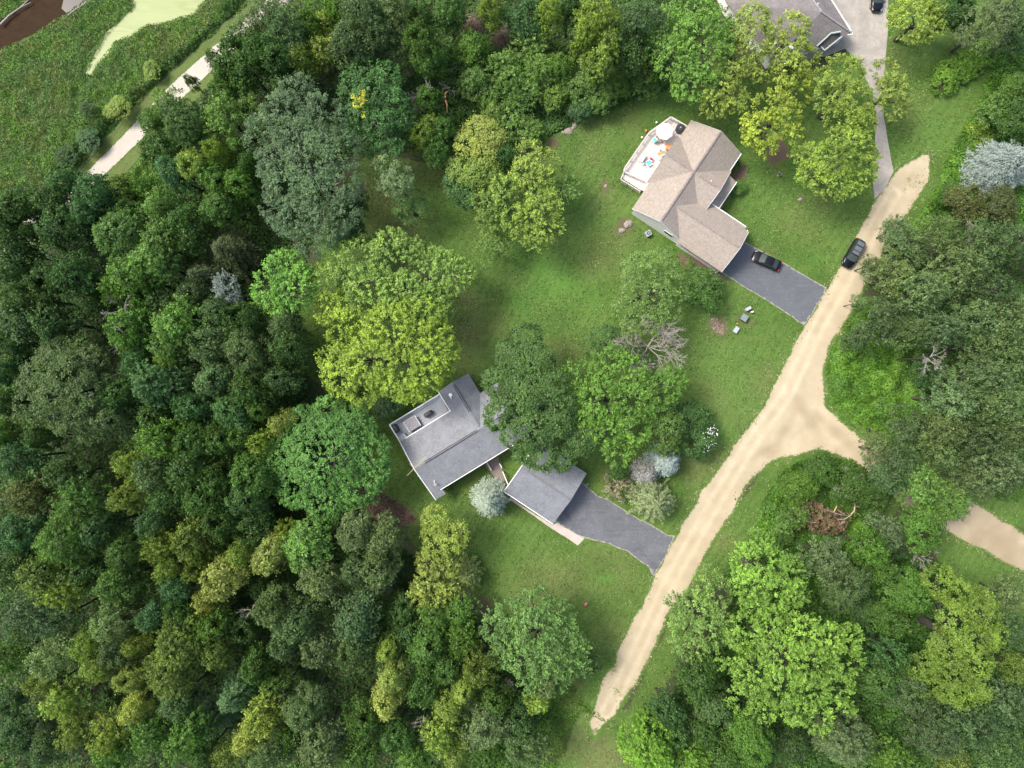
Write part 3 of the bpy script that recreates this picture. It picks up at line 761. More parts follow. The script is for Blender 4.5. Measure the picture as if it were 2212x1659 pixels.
# stones and crumbs thrown to the road sides, with weeds creeping in
def road_crumbs():
    r = np.random.default_rng(61)
    P = ROADP; N = np.roll(P, -1, 0)
    xs = []; ys = []; wd = []
    for a, b in zip(P, N):
        L = np.hypot(*(b - a)); k = int(L * 26)
        t_ = r.uniform(0, 1, k); nrm = np.array([b[1] - a[1], a[0] - b[0]]) / (L + 1e-9)
        off = r.normal(0, .45, k)
        xs.append(a[0] + (b[0] - a[0]) * t_ + nrm[0] * off); ys.append(a[1] + (b[1] - a[1]) * t_ + nrm[1] * off)
    x = np.concatenate(xs); y = np.concatenate(ys)
    clump = vnoise(x, y, .8, 62) + .4 * vnoise(x, y, 3.0, 64)
    k = (r.uniform(0, 1, len(x)) < np.clip((clump - .62) * 2.0, .02, .8)) & (np.abs(x) < 84) & (np.abs(y) < 64)
    for q in DRIVES: k &= ~in_poly(x, y, q)
    x, y = x[k], y[k]; n = len(x)
    ins = in_poly(x, y, ROADP)
    s = r.uniform(.07, .24, n); a = r.uniform(0, 6.28, n)
    nr = unit3(np.stack([r.normal(0, .25, n), r.normal(0, .25, n), np.ones(n)], 1))
    t0 = np.stack([np.cos(a), np.sin(a), np.zeros(n)], 1); t1 = unit3(t0 - nr * np.sum(t0 * nr, 1)[:, None]); b1 = np.cross(nr, t1)
    c = np.stack([x, y, np.full(n, .04) + r.uniform(0, .04, n)], 1)
    Q = np.stack([c - t1 * (s * .5)[:, None], c - b1 * (s * .38)[:, None], c + t1 * (s * .5)[:, None], c + b1 * (s * .38)[:, None]], 1)
    cg = np.array([.09, .145, .03]) * r.uniform(.6, 1.3, n)[:, None]; cs = np.array([.42, .34, .235]) * r.uniform(.7, 1.25, n)[:, None]
    green = ins & (r.uniform(0, 1, n) < .8)
    for nm, kk, col in (('verge_weeds', green, cg), ('loose_gravel', ~green & ~ins, cs)):
        o = link_mesh(nm, quads_mesh(nm, Q[kk], {'col': col[kk]}), M['col_leaf']); o['kind'] = 'stuff'
road_crumbs()
# mulched beds
mb_, nt_, b_ = new_mat('reddish_mulch'); t_ = NT(nt_); p_ = t_.pos()
c_ = t_.mix(t_.remap(t_.noise(7, 5, .75, p_), .35, .65), (0.070, 0.044, 0.030), (0.165, 0.110, 0.080))
t_.l(c_, b_.inputs['Base Color']); b_.inputs['Roughness'].default_value = .95
for i_, bp in enumerate([[(790, 1080), (822, 1058), (850, 1078), (880, 1098), (900, 1122), (880, 1134), (850, 1140), (800, 1138)], [(985, 1262), (1015, 1280), (1050, 1308), (1062, 1330), (1040, 1336), (1000, 1312), (975, 1290)],
                         [(1462, 545), (1500, 556), (1562, 594), (1550, 602), (1500, 590), (1468, 568)], [(1585, 362), (1612, 352), (1616, 378), (1600, 392), (1585, 385)], [(1665, 290), (1690, 285), (1700, 320), (1712, 345), (1690, 345), (1668, 335)]]):
    sheet('mulch_bed', vpoly(bp), 0.008, .6, mb_, .12, .5, 70 + i_)
scatter_growth('bark_chips', [(1530, 690), (1548, 682), (1566, 690), (1576, 712), (1562, 728), (1545, 722), (1532, 706)], 60, .02, .07, .22, [(.30, .22, .17), (.38, .30, .24), (.22, .16, .12)], 75)
scatter_growth('leaf_litter', [(790, 1080), (822, 1058), (850, 1078), (880, 1098), (900, 1122), (880, 1134), (850, 1140), (800, 1138)], 60, .03, .15, .24, [(.13, .078, .05), (.18, .12, .085), (.09, .055, .04)], 76)

scatter_growth('undergrowth', [(200, 452), (232, 418), (308, 333), (420, 222), (470, 260), (400, 360), (300, 450), (220, 480)], 60, .3, 1.0, .3, [G_MD, G_BR, G_MD], 77)

scatter_growth('undergrowth', [(1570, 1240), (1700, 1180), (1900, 1160), (2040, 1215), (2120, 1320), (2020, 1430), (1700, 1400), (1570, 1350)], 42, .5, 2.0, .38, [G_DK, G_MD, G_MD, G_DK], 78)
# ------------------------------------------------------------------ buildings
class Frame:
    """a plan frame: u along d1, v along d2, metres, z up"""
    def __init__(s, origin, d1, d2):
        s.o = np.array(origin[:2], float); s.d1 = np.array(d1, float); s.d2 = np.array(d2, float)
        s.d1 /= np.linalg.norm(s.d1); s.d2 /= np.linalg.norm(s.d2)
    def __call__(s, u, v, z=0.0):
        p = s.o + s.d1 * u + s.d2 * v
        return (float(p[0]), float(p[1]), float(z))
    def ang(s): return math.atan2(s.d1[1], s.d1[0])

def slab(name, pts, mat, parent, off, th=0.14, uvd=None):
    """roof slope: polygon pts (first edge is the eave), thickened downwards, with UVs in metres"""
    P = [Vector(p) - Vector(off) for p in pts]
    nrm = (P[1] - P[0]).cross(P[2] - P[0]).normalized()
    if nrm.z < 0: P = [P[1], P[0]] + P[2:][::-1]; nrm = (P[1] - P[0]).cross(P[2] - P[0]).normalized()
    n = len(P)
    low = [p - Vector((0, 0, th)) for p in P]
    verts = [tuple(p) for p in P] + [tuple(p) for p in low]
    faces = [tuple(range(n)), tuple(range(2 * n - 1, n - 1, -1))] + [(i, n + i, n + (i + 1) % n, (i + 1) % n) for i in range(n)]
    o = mesh_obj(name, verts, faces, mat, parent)
    me = o.data
    uv = me.uv_layers.new(name='UVMap')
    e = (P[1] - P[0]); e.z = 0; e.normalize()
    s = nrm.cross(e).normalized()
    for poly in me.polygons:
        for li in poly.loop_indices:
            v = Vector(me.vertices[me.loops[li].vertex_index].co)
            uv.data[li].uv = (v.dot(e), v.dot(s))
    return o

def flat_part(name, pts, z0, z1, mat, parent, off):
    return MB().prism([(p[0], p[1]) for p in pts], z0, z1).build(name, mat, parent, off)

def ridge_cap(p0, p1, mat, parent, off, w=0.28, name='ridge_cap'):
    p0 = Vector(p0); p1 = Vector(p1)
    return MB().bar(p0 + Vector((0, 0, .05)), p1 + Vector((0, 0, .05)), w, .06).build(name, mat, parent, off)

def gable_wall(fr, ua, va, ub, vb, z0, ze, zr, mat, parent, off, th=.2, name='wall', rp=None):
    """wall from a to b with a gable peak in the middle"""
    a = np.array(fr(ua, va)); b = np.array(fr(ub, vb))
    d = (b - a) / np.linalg.norm(b - a); n = np.array([-d[1], d[0], 0]) * th
    m = (a + b) / 2 if rp is None else np.array(fr(*rp))
    base = [(a[0], a[1], z0), (b[0], b[1], z0), (b[0], b[1], ze), (m[0], m[1], zr), (a[0], a[1], ze)]
    v = base + [(p[0] + n[0], p[1] + n[1], p[2]) for p in base]
    f = [(0, 1, 2, 3, 4), (9, 8, 7, 6, 5)] + [(i, 5 + i, 5 + (i + 1) % 5, (i + 1) % 5) for i in range(5)]
    return mesh_obj(name, [tuple(np.array(p) - np.array(off)) for p in v], f, mat, parent)

def window(fr, u, v, along, z, w, h, parent, off, frame_mat, glass_mat, out=.06, name='window', panes=2):
    """window in a wall; 'along' is the unit plan direction of the wall, out the outward normal offset"""
    c = np.array(fr(u, v, z)); al = np.array([along[0], along[1], 0.0]); nr = np.array([along[1], -along[0], 0.0])
    c = c + nr * out
    mb = MB()
    for sx in (-1, 1): mb.bar(c + al * sx * w / 2 - np.array([0, 0, h / 2]), c + al * sx * w / 2 + np.array([0, 0, h / 2]), .08, .08)
    for sz in (-1, 1): mb.bar(c - al * w / 2 + np.array([0, 0, sz * h / 2]), c + al * w / 2 + np.array([0, 0, sz * h / 2]), .08, .08)
    for k in range(1, panes):
        q = c - al * w / 2 + al * w * k / panes
        mb.bar(q - np.array([0, 0, h / 2]), q + np.array([0, 0, h / 2]), .06, .06)
    fo = mb.build(name, frame_mat, parent, off)
    for k in range(panes):
        q0 = c - al * w / 2 + al * w * k / panes; q1 = c - al * w / 2 + al * w * (k + 1) / panes
        MB().bar(q0 + al * .04 + nr * .035, q1 - al * .04 + nr * .035, .02, h - .1).build('pane', glass_mat, fo, off)
    return fo

def railing(pts, z0, h, mat, parent, off, post=1.6, w=0.07, name='railing', top=0.12, post_name='post'):
    mb = MB(); n = 0
    posts = []
    for a, b in zip(pts[:-1], pts[1:]):
        a = np.array(a, float)[:2]; b = np.array(b, float)[:2]
        L = np.linalg.norm(b - a); k = max(1, round(L / post))
        for i in range(k + 1):
            q = a + (b - a) * i / k
            posts.append(q)
        mb.bar((*a, z0 + h), (*b, z0 + h), top, .05)
        mb.bar((*a, z0 + h - .16), (*b, z0 + h - .16), .05, .06)
        mb.bar((*a, z0 + .12), (*b, z0 + .12), .05, .05)
        nb = max(2, int(L / .16))
        for i in range(nb):
            q = a + (b - a) * (i + .5) / nb
            mb.bar((*q, z0 + .12), (*q, z0 + h - .16), .03, .03)
    o = mb.build(name, mat, parent, off)
    pm = None
    for q in posts:
        if pm is None:
            po = MB().box((0, 0, (h + .06) / 2), (w * 1.6, w * 1.6, h + .06)).build(post_name, mat, o); pm = po.data
        else:
            po = link_mesh(post_name, pm, None, o)
        po.location = (q[0] - off[0], q[1] - off[1], z0 - off[2])
    return o

def roof_vent(name, p, parent, off, mat, kind='pipe'):
    mb = MB()
    if kind == 'pipe': mb.disc(p, .07, p[2] - .1, p[2] + .28, 8); mb.disc(p, .16, p[2] - .08, p[2] + .03, 8, .1)
    elif kind == 'cap':
        mb.disc(p, .10, p[2] - .1, p[2] + .4, 10); mb.disc(p, .30, p[2] + .4, p[2] + .5, 14, .26); mb.disc(p, .26, p[2] + .5, p[2] + .58, 14, .10)
    else: mb.box((p[0], p[1], p[2] + .08), (.4, .4, .22), .6, .8)
    return mb.build(name, mat, parent, off)

# ================= beige house
def Z2(x, y, z): return W(1324.8 + x * .2256, 230.4 + y * .2256, z)
ZE = 3.4
def beige_house():
    o0 = Z2(745, 130, ZE)
    fr = Frame(o0, (-.555, -.832), (.832, -.555))
    base = fr(8, 6, 0)
    H = empty('beige_house', base, 'beige house with taupe cross gabled roof and a white deck full of furniture', 'house')
    rb = M['roof_beige']
    A_w, A_l = 9.3, 16.5; pit = .573
    zr = ZE + pit * A_w / 2
    # main gable
    slab('roof', [fr(0, 0, ZE), fr(A_l, 0, ZE), fr(A_l, A_w / 2, zr), fr(0, A_w / 2, zr)], rb, H, base)
    slab('roof', [fr(0, A_w, ZE), fr(A_l, A_w, ZE), fr(A_l, A_w / 2, zr), fr(0, A_w / 2, zr)], rb, H, base)
    ridge_cap(fr(.2, A_w / 2, zr), fr(A_l - .3, A_w / 2, zr), M['trim_roof'], H, base)
    # cross gable
    uc = 7.45; hw = 4.3; zb = zr - .04; pb = (zb - ZE) / hw
    for s in (-1, 1):
        slab('roof', [fr(uc + s * hw, -.35, ZE), fr(uc + s * hw, 9.55, ZE), fr(uc, 9.55, zb), fr(uc, -.35, zb)], rb, H, base)
    ridge_cap(fr(uc, -.2, zb), fr(uc, 8.6, zb), M['trim_roof'], H, base)
    gable_wall(fr, uc - hw + .3, 9.25, uc + hw - .3, 9.25, 0, ZE, zb - .3, M['cream'], H, base)
    gable_wall(fr, uc - hw + .3, 0.1, uc + hw - .3, 0.1, 0, ZE, zb - .3, M['cream'], H, base)
    # porch roof
    slab('porch_roof', [fr(3.85, 11.2, 2.85), fr(9.2, 11.2, 2.85), fr(9.2, 9.2, 3.75), fr(3.85, 9.2, 3.75)], rb, H, base)
    MB().bar(fr(3.8, 11.26, 2.8), fr(9.0, 11.26, 2.8), .12, .14).build('gutter', M['white'], H, base)
    for u in (4.1, 6.4): MB().disc(fr(u, 10.95), .09, 0, 2.8, 8).build('porch_post', M['white'], H, base)
    flat_part('wall', [fr(6.6, 9.2), fr(9.2, 9.2), fr(9.2, 10.8), fr(6.6, 10.8)], 0, 2.8, M['cream'], H, base)
    # garage wing
    g0, g1, ur = 9.05, 16.95, 13.05; zg = ZE + pit * 3.92
    slab('roof', [fr(g0, 5.0, ZE), fr(g0, 16.3, ZE), fr(ur, 16.3, zg), fr(ur, 5.0, zg)], rb, H, base)
    slab('roof', [fr(g0 + .5, 16.3, ZE + .29), fr(g0 + .5, 17.0, ZE + .29), fr(ur, 17.0, zg), fr(ur, 16.3, zg)], rb, H, base)
    slab('roof', [fr(g1, 8.9, ZE), fr(g1, 17.0, ZE), fr(ur, 17.0, zg), fr(ur, 5.4, zg), fr(14.2, 6.6, zg - .66)], rb, H, base)
    ridge_cap(fr(ur, 5.6, zg), fr(ur, 16.7, zg), M['trim_roof'], H, base)
    MB().bar(fr(g0 - .05, 9.6, ZE - .06), fr(g0 - .05, 16.3, ZE - .06), .12, .14).build('gutter', M['white'], H, base)
    MB().bar(fr(g1 + .07, 9.4, ZE - .06), fr(g1 + .07, 17.0, ZE - .06), .13, .14).build('gutter', M['trim_brown'], H, base)
    MB().bar(fr(-.0, A_w + .06, ZE - .06), fr(3.1, A_w + .06, ZE - .06), .12, .14).build('gutter', M['white'], H, base)
    gable_wall(fr, g0 + .3, 16.7, g1 - .3, 16.7, 0, ZE, zg - .3, M['cream'], H, base)
    flat_part('garage_door', [fr(10.2, 16.72), fr(15.8, 16.72), fr(15.8, 16.78), fr(10.2, 16.78)], 0, 2.3, M['white'], H, base)
    # walls under the eaves
    w = M['cream']
    gable_wall(fr, A_l - .45, A_w - .2, A_l - .45, .35, 0, ZE, zr - .25, w, H, base)
    gable_wall(fr, .4, .35, .4, A_w - .35, 0, ZE, zr - .25, w, H, base)
    flat_part('wall', [fr(.4, .4), fr(A_l - .3, .4), fr(A_l - .3, .6), fr(.4, .6)], 0, ZE - .02, w, H, base)
    flat_part('wall', [fr(.4, 8.9), fr(g0, 8.9), fr(g0, 9.1), fr(.4, 9.1)], 0, ZE - .02, w, H, base)
    flat_part('wall', [fr(g0 + .35, 9.1), fr(g0 + .35, 16.5), fr(g0 + .55, 16.5), fr(g0 + .55, 9.1)], 0, ZE - .02, w, H, base)
    flat_part('wall', [fr(g1 - .42, 9.1), fr(g1 - .42, 16.5), fr(g1 - .62, 16.5), fr(g1 - .62, 9.1)], 0, ZE - .02, w, H, base)
    # fascia boards on the rakes
    for (ua, va, za, ub, vb, zb_) in [(A_l, 0, ZE, A_l, A_w / 2, zr), (A_l, A_w / 2, zr, A_l, A_w, ZE), (0, 0, ZE, 0, A_w / 2, zr), (0, A_w / 2, zr, 0, A_w, ZE),
                                      (g0 + .5, 17.02, ZE + .29, ur, 17.02, zg), (ur, 17.02, zg, g1, 17.02, ZE), (uc - hw, 9.57, ZE, uc, 9.57, zb), (uc, 9.57, zb, uc + hw, 9.57, ZE)]:
        MB().bar(fr(ua, va, za - .12), fr(ub, vb, zb_ - .12), .05, .2).build('fascia', M['white'], H, base)
    # small high window of the end wall
    d2 = fr.d2
    window(fr, A_l - .24, 6.9, (d2[0], d2[1]), 2.3, 1.5, .95, H, base, M['white'], M['glass_dark'], out=.03)
    # roof fittings
    for (x, y, dz) in ((880, 368, 1.9), (590, 793, 2.0), (935, 715, 2.4)):
        p = Z2(x, y, ZE + dz); roof_vent('roof_vent', (p[0], p[1], ZE + dz), H, base, M['white'], 'pipe')
    # deck
    zd = 1.7
    def D(x, y, z=zd): return W(1332 + x * .1085, 244.8 + y * .1085, z)
    dk = [D(1085, 90), D(1395, 265), D(1500, 420), D(1290, 760), D(700, 1380), D(600, 1560), D(480, 1530), D(105, 1290), D(160, 1150), D(170, 1100), D(640, 395)]
    # individual deck boards, clipped to the outline, running along the house
    P = np.array([(p[0], p[1]) for p in dk])
    e = fr.d1; q = fr.d2
    uv = np.stack([(P - fr.o) @ e, (P - fr.o) @ q], 1)
    v0, v1 = uv[:, 1].min(), min(uv[:, 1].max(), .45)
    bw = .45
    k = 0
    vv = v0
    while vv < v1:
        vc = vv + bw / 2
        xs = []
        for i in range(len(uv)):
            a, b = uv[i], uv[(i + 1) % len(uv)]
            if (a[1] > vc) != (b[1] > vc): xs.append(a[0] + (vc - a[1]) / (b[1] - a[1]) * (b[0] - a[0]))
        xs.sort()
        for a, b in zip(xs[::2], xs[1::2]):
            if b - a > .3:
                MB().prism([fr(a, vv + .012)[:2], fr(b, vv + .012)[:2], fr(b, vv + bw - .012)[:2], fr(a, vv + bw - .012)[:2]], zd - .06, zd - .004 * (k % 2)).build('deck_board', M['deck_white'], H, base)
        vv += bw; k += 1
    zt = zd
    def E(x, y): return tuple(W(1332 + x * .1085, 244.8 + y * .1085, zd + 1.0)[:2])
    railing([E(1395, 250), E(1082, 70), E(645, 385), E(160, 1085), E(150, 1150)], zd, 1.0, M['deck_white'], H, base, post=1.7, top=.2)
    railing([E(165, 1165), E(560, 1340)], zd, 1.0, M['deck_white'], H, base, post=1.7, top=.16)
    # steps down at the deck end with their landing
    railing([E(150, 1160), E(90, 1290), E(480, 1530)], zd - .6, 1.0, M['deck_white'], H, base, post=1.4, top=.14)
    for i in range(4):
        a = D(150 + i * 62, 1230 + i * 33, 0); b = D(120 + i * 62, 1290 + i * 33, 0)
        MB().box(((a[0] + b[0]) / 2, (a[1] + b[1]) / 2, (1.5 - i * .33) / 2), (1.15, .44, 1.5 - i * .33), fr.ang()).build('stair_tread', M['deck_white'], H, base)
    return H, fr
M['trim_roof'] = plain('ridge_shingles', (0.21, 0.175, 0.155), 0.9, var=.3, scale=3)
M['trim_roof_grey'] = plain('ridge_vent', (0.02, 0.02, 0.024), 0.9, var=.2)
beige, BFR = beige_house()

# ================= grey house
def Z1(x, y, z): return W(828 + x * .2604, 777.6 + y * .2604, z)
ZG = 3.7
def grey_house():
    o0 = Z1(140, 680, ZG)
    fr = Frame(o0, (.853, .522), (.522, -.853))          # u along the ridge (to upper right), v across (to lower right)
    base = fr(9, 5, 0)
    H = empty('grey_house', base, 'grey shingled house with white rake boards and a grey railed deck beside the blue spruce', 'house')
    rg = M['roof_grey']
    m = .2604 * .074 * (CAM_H - ZG) / CAM_H * .9999
    Wd = 9.5; zr = ZG + 1.75; half = Wd / 2 - .1
    L = 17.6
    slab('roof', [fr(0, 0, ZG), fr(L, 0, ZG), fr(L, half, zr), fr(0, half, zr)], rg, H, base)
    slab('roof', [fr(0, Wd, ZG), fr(L, Wd, ZG), fr(L, half, zr), fr(0, half, zr)], rg, H, base)
    # low corner roof running past the eave
    slab('porch_roof', [fr(0, Wd + 1.05, ZG - .38), fr(1.75, Wd + 1.05, ZG - .38), fr(1.75, Wd - .3, ZG + .06), fr(0, Wd - .3, ZG + .06)], rg, H, base)
    MB().disc(fr(1.45, Wd + .8), .09, 0, 3.2, 8).build('porch_post', M['white'], H, base)
    MB().disc(fr(.2, Wd + .8), .09, 0, 3.2, 8).build('porch_post', M['white'], H, base)
    for dv in (-.14, .14):
        MB().bar(fr(1.9, half + dv, zr + .03), fr(11.2, half + dv, zr + .03), .07, .07).build('ridge_vent', M['trim_roof_grey'], H, base)
    # wing to the upper left
    u0, u1 = 9.15, 14.5; uc = 11.8; vt = -3.55
    zw = zr - .02
    slab('roof', [fr(u0, 0 + vt, ZG), fr(u0, .0, ZG), fr(uc, half, zw), fr(uc, vt - .05, zw)], M['roof_grey_shade'], H, base)  # lower-left slope of the wing, shade put into its shingle colour
    slab('roof', [fr(u1, vt, ZG), fr(u1, .0, ZG), fr(uc, half, zw), fr(uc, vt - .05, zw)], rg, H, base)
    for du in (-.14, .14):
        MB().bar(fr(uc + du, vt + .35, zw + .03), fr(uc + du, 1.6, zw + .03), .07, .07).build('ridge_vent', M['trim_roof_grey'], H, base)
    wm = M['gable_wall']
    gable_wall(fr, u0 + .3, vt + .4, u1 - .3, vt + .4, 0, ZG, zw - .35, wm, H, base)
    flat_part('wall', [fr(u0 + .3, vt + .4), fr(u0 + .5, vt + .4), fr(u0 + .5, .5), fr(u0 + .3, .5)], 0, ZG - .02, wm, H, base)
    flat_part('wall', [fr(u1 - .3, vt + .4), fr(u1 - .5, vt + .4), fr(u1 - .5, .5), fr(u1 - .3, .5)], 0, ZG - .02, wm, H, base)
    gable_wall(fr, .4, .4, .4, Wd - .4, 0, ZG, zr - .3, wm, H, base)
    gable_wall(fr, L - .4, Wd - .4, L - .4, .4, 0, ZG, zr - .3, wm, H, base)
    flat_part('wall', [fr(.4, .4), fr(L - .4, .4), fr(L - .4, .6), fr(.4, .6)], 0, ZG - .02, wm, H, base)
    flat_part('wall', [fr(.4, Wd - .6), fr(L - .4, Wd - .6), fr(L - .4, Wd - .4), fr(.4, Wd - .4)], 0, ZG - .02, wm, H, base)
    # rakes and gutters
    MB().bar(fr(-.04, 0, ZG - .02), fr(-.04, half, zr - .02), .13, .22).build('rake_board', M['white'], H, base)
    MB().bar(fr(-.04, half, zr - .02), fr(-.04, Wd + 1.05, ZG - .40), .13, .22).build('rake_board', M['white'], H, base)
    MB().bar(fr(1.45, Wd + .07, ZG - .03), fr(L, Wd + .07, ZG - .03), .10, .13).build('gutter', M['white'], H, base)
    MB().bar(fr(.9, -.07, ZG - .03), fr(u0 + .05, -.07, ZG - .03), .13, .13).build('gutter', M['white'], H, base)
    MB().bar(fr(u0 - .06, vt - .1, ZG - .03), fr(u0 - .06, 0, ZG - .03), .13, .16).build('gutter', M['white'], H, base)
    # deck on posts
    zd = 2.5
    o2 = W(828 + 45 * .2604, 777.6 + 540 * .2604, zd + 1.05)
    k = 0; bw = .47; v = -3.1
    while v < -.02:
        MB().prism([fr(-.05, v + .01)[:2], fr(u0 - .05, v + .01)[:2], fr(u0 - .05, v + bw - .01)[:2], fr(-.05, v + bw - .01)[:2]], zd - .06, zd - .004 * (k % 2)).build('deck_board', M['deck_grey'], H, base)
        v += bw; k += 1
    railing([fr(-.05, .1), fr(-.05, -3.14), fr(u0 - .05, -3.14)], zd, 1.05, M['white'], H, base, post=3.0, top=.17)
    for u in (.1, 4.6, 9.0): MB().bar(fr(u, -3.0, 0), fr(u, -3.0, zd), .14, .14).build('deck_post', M['white'], H, base)
    # curved screen in the deck corner
    pts = [fr(9.0 - 1.35 * math.sin(a), -1.55 - 1.35 * math.cos(a)) for a in np.linspace(0, math.pi * .95, 14)]
    MB().prism([p[:2] for p in pts], zd + .01, zd + .45).build('corner_bench', M['deck_grey'], H, base)
    flat_part('deck_ramp', [fr(.05, -.75), fr(1.15, -.95), fr(1.25, .0), fr(.05, .0)], zd + .01, zd + .75, M['gable_wall'], H, base)
    # fittings
    p = Z1(560, 290, ZG + .9); roof_vent('flue_cap', (p[0], p[1], ZG + .8), H, base, M['white'], 'cap')
    mb = MB(); a = Z1(543, 285, ZG + .7); b = Z1(566, 322, ZG + .9)
    mb.bar((a[0], a[1], ZG + .85), (b[0], b[1], ZG + 1.0), .12, .1).build('flue_flashing', M['white'], H, base)
    p = Z1(468, 650, ZG + 1.0); roof_vent('vent_pipe', (p[0], p[1], ZG + .85), H, base, M['black'], 'pipe')
    p = Z1(790, 722, ZG + .9); roof_vent('vent_pipe', (p[0], p[1], ZG + .85), H, base, M['black'], 'pipe')
    # satellite dish at the corner
    p = Z1(425, 1030, ZG + 1.1); zz = ZG + .95
    dish = MB(); n = 14
    c = Vector((p[0], p[1], zz)); ax = Vector((.25, -.85, .55)).normalized(); s1 = ax.orthogonal().normalized(); s2 = ax.cross(s1)
    rings = []
    for r, dpt in ((.02, 0), (.18, .02), (.36, .09)):
        rings.append([tuple(c + (s1 * math.cos(t) + s2 * math.sin(t)) * r + ax * dpt) for t in np.linspace(0, 2 * math.pi, n, endpoint=False)])
    vs_ = rings[0] + rings[1] + rings[2]
    fs_ = [(r * n + i, r * n + (i + 1) % n, (r + 1) * n + (i + 1) % n, (r + 1) * n + i) for r in (0, 1) for i in range(n)]
    dish.add(vs_, fs_)
    dish.bar(tuple(c - Vector((0, 0, .05))), tuple(c + ax * .42 + Vector((0, .1, 0))), .05, .05)
    dish.bar((c.x - .1, c.y + .55, zz - .3), tuple(c), .06, .06)
    dish.build('satellite_dish', M['white'], H, base)
    return H, fr
grey, GFR = grey_house()

# ================= garage of the grey house
def grey_garage():
    zg = 2.9
    d2 = np.array([.832, -.555]); d1 = np.array([.555, .832])
    c = W(828 + 1555 * .2604, 777.6 + 1165 * .2604, zg + 1.7)     # front end of the ridge
    fr = Frame(c, d2, d1)                                            # u outwards to the front, v to the upper right
    base = fr(-4, 0, 0)
    G = empty('detached_garage', base, 'detached grey roofed garage at the head of the asphalt driveway, under the oak', 'garage')
    hw = 4.72; L = 9.15; zr = zg + 1.7
    slab('roof', [fr(0, -hw, zg), fr(-L, -hw, zg), fr(-L, 0, zr), fr(0, 0, zr)], M['roof_grey_shade'], G, base)  # lower-left slope, painted darker than the other one for its shade
    slab('roof', [fr(0, hw, zg), fr(-L, hw, zg), fr(-L, 0, zr), fr(0, 0, zr)], M['roof_grey'], G, base)
    ridge_cap(fr(-.2, 0, zr), fr(-L + .2, 0, zr), M['roof_dark_cap'], G, base, .3)
    wm = M['gable_wall']
    gable_wall(fr, -.5, -hw + .4, -.5, hw - .4, 0, zg, zr - .3, wm, G, base)
    gable_wall(fr, -L + .4, hw - .4, -L + .4, -hw + .4, 0, zg, zr - .3, wm, G, base)
    for s in (-1, 1):
        flat_part('wall', [fr(-.5, s * (hw - .4)), fr(-L + .4, s * (hw - .4)), fr(-L + .4, s * (hw - .6)), fr(-.5, s * (hw - .6))], 0, zg - .02, wm, G, base)
    MB().bar(fr(0, -hw - .06, zg - .04), fr(-L, -hw - .06, zg - .04), .12, .14).build('gutter', M['white'], G, base)
    MB().bar(fr(-L - .03, -hw, zg - .05), fr(-L - .03, 0, zr - .05), .12, .2).build('rake_board', M['white'], G, base)
    MB().bar(fr(-L - .03, 0, zr - .05), fr(-L - .03, hw, zg - .05), .12, .2).build('rake_board', M['white'], G, base)
    flat_part('garage_door', [fr(-.28, -2.6), fr(-.28, 2.6), fr(-.22, 2.6), fr(-.22, -2.6)], 0, 2.2, M['white'], G, base)
    return G
M['roof_dark_cap'] = plain('ridge_shingles_grey', (0.13, 0.14, 0.155), 0.85, var=.25, scale=3)
grey_garage()

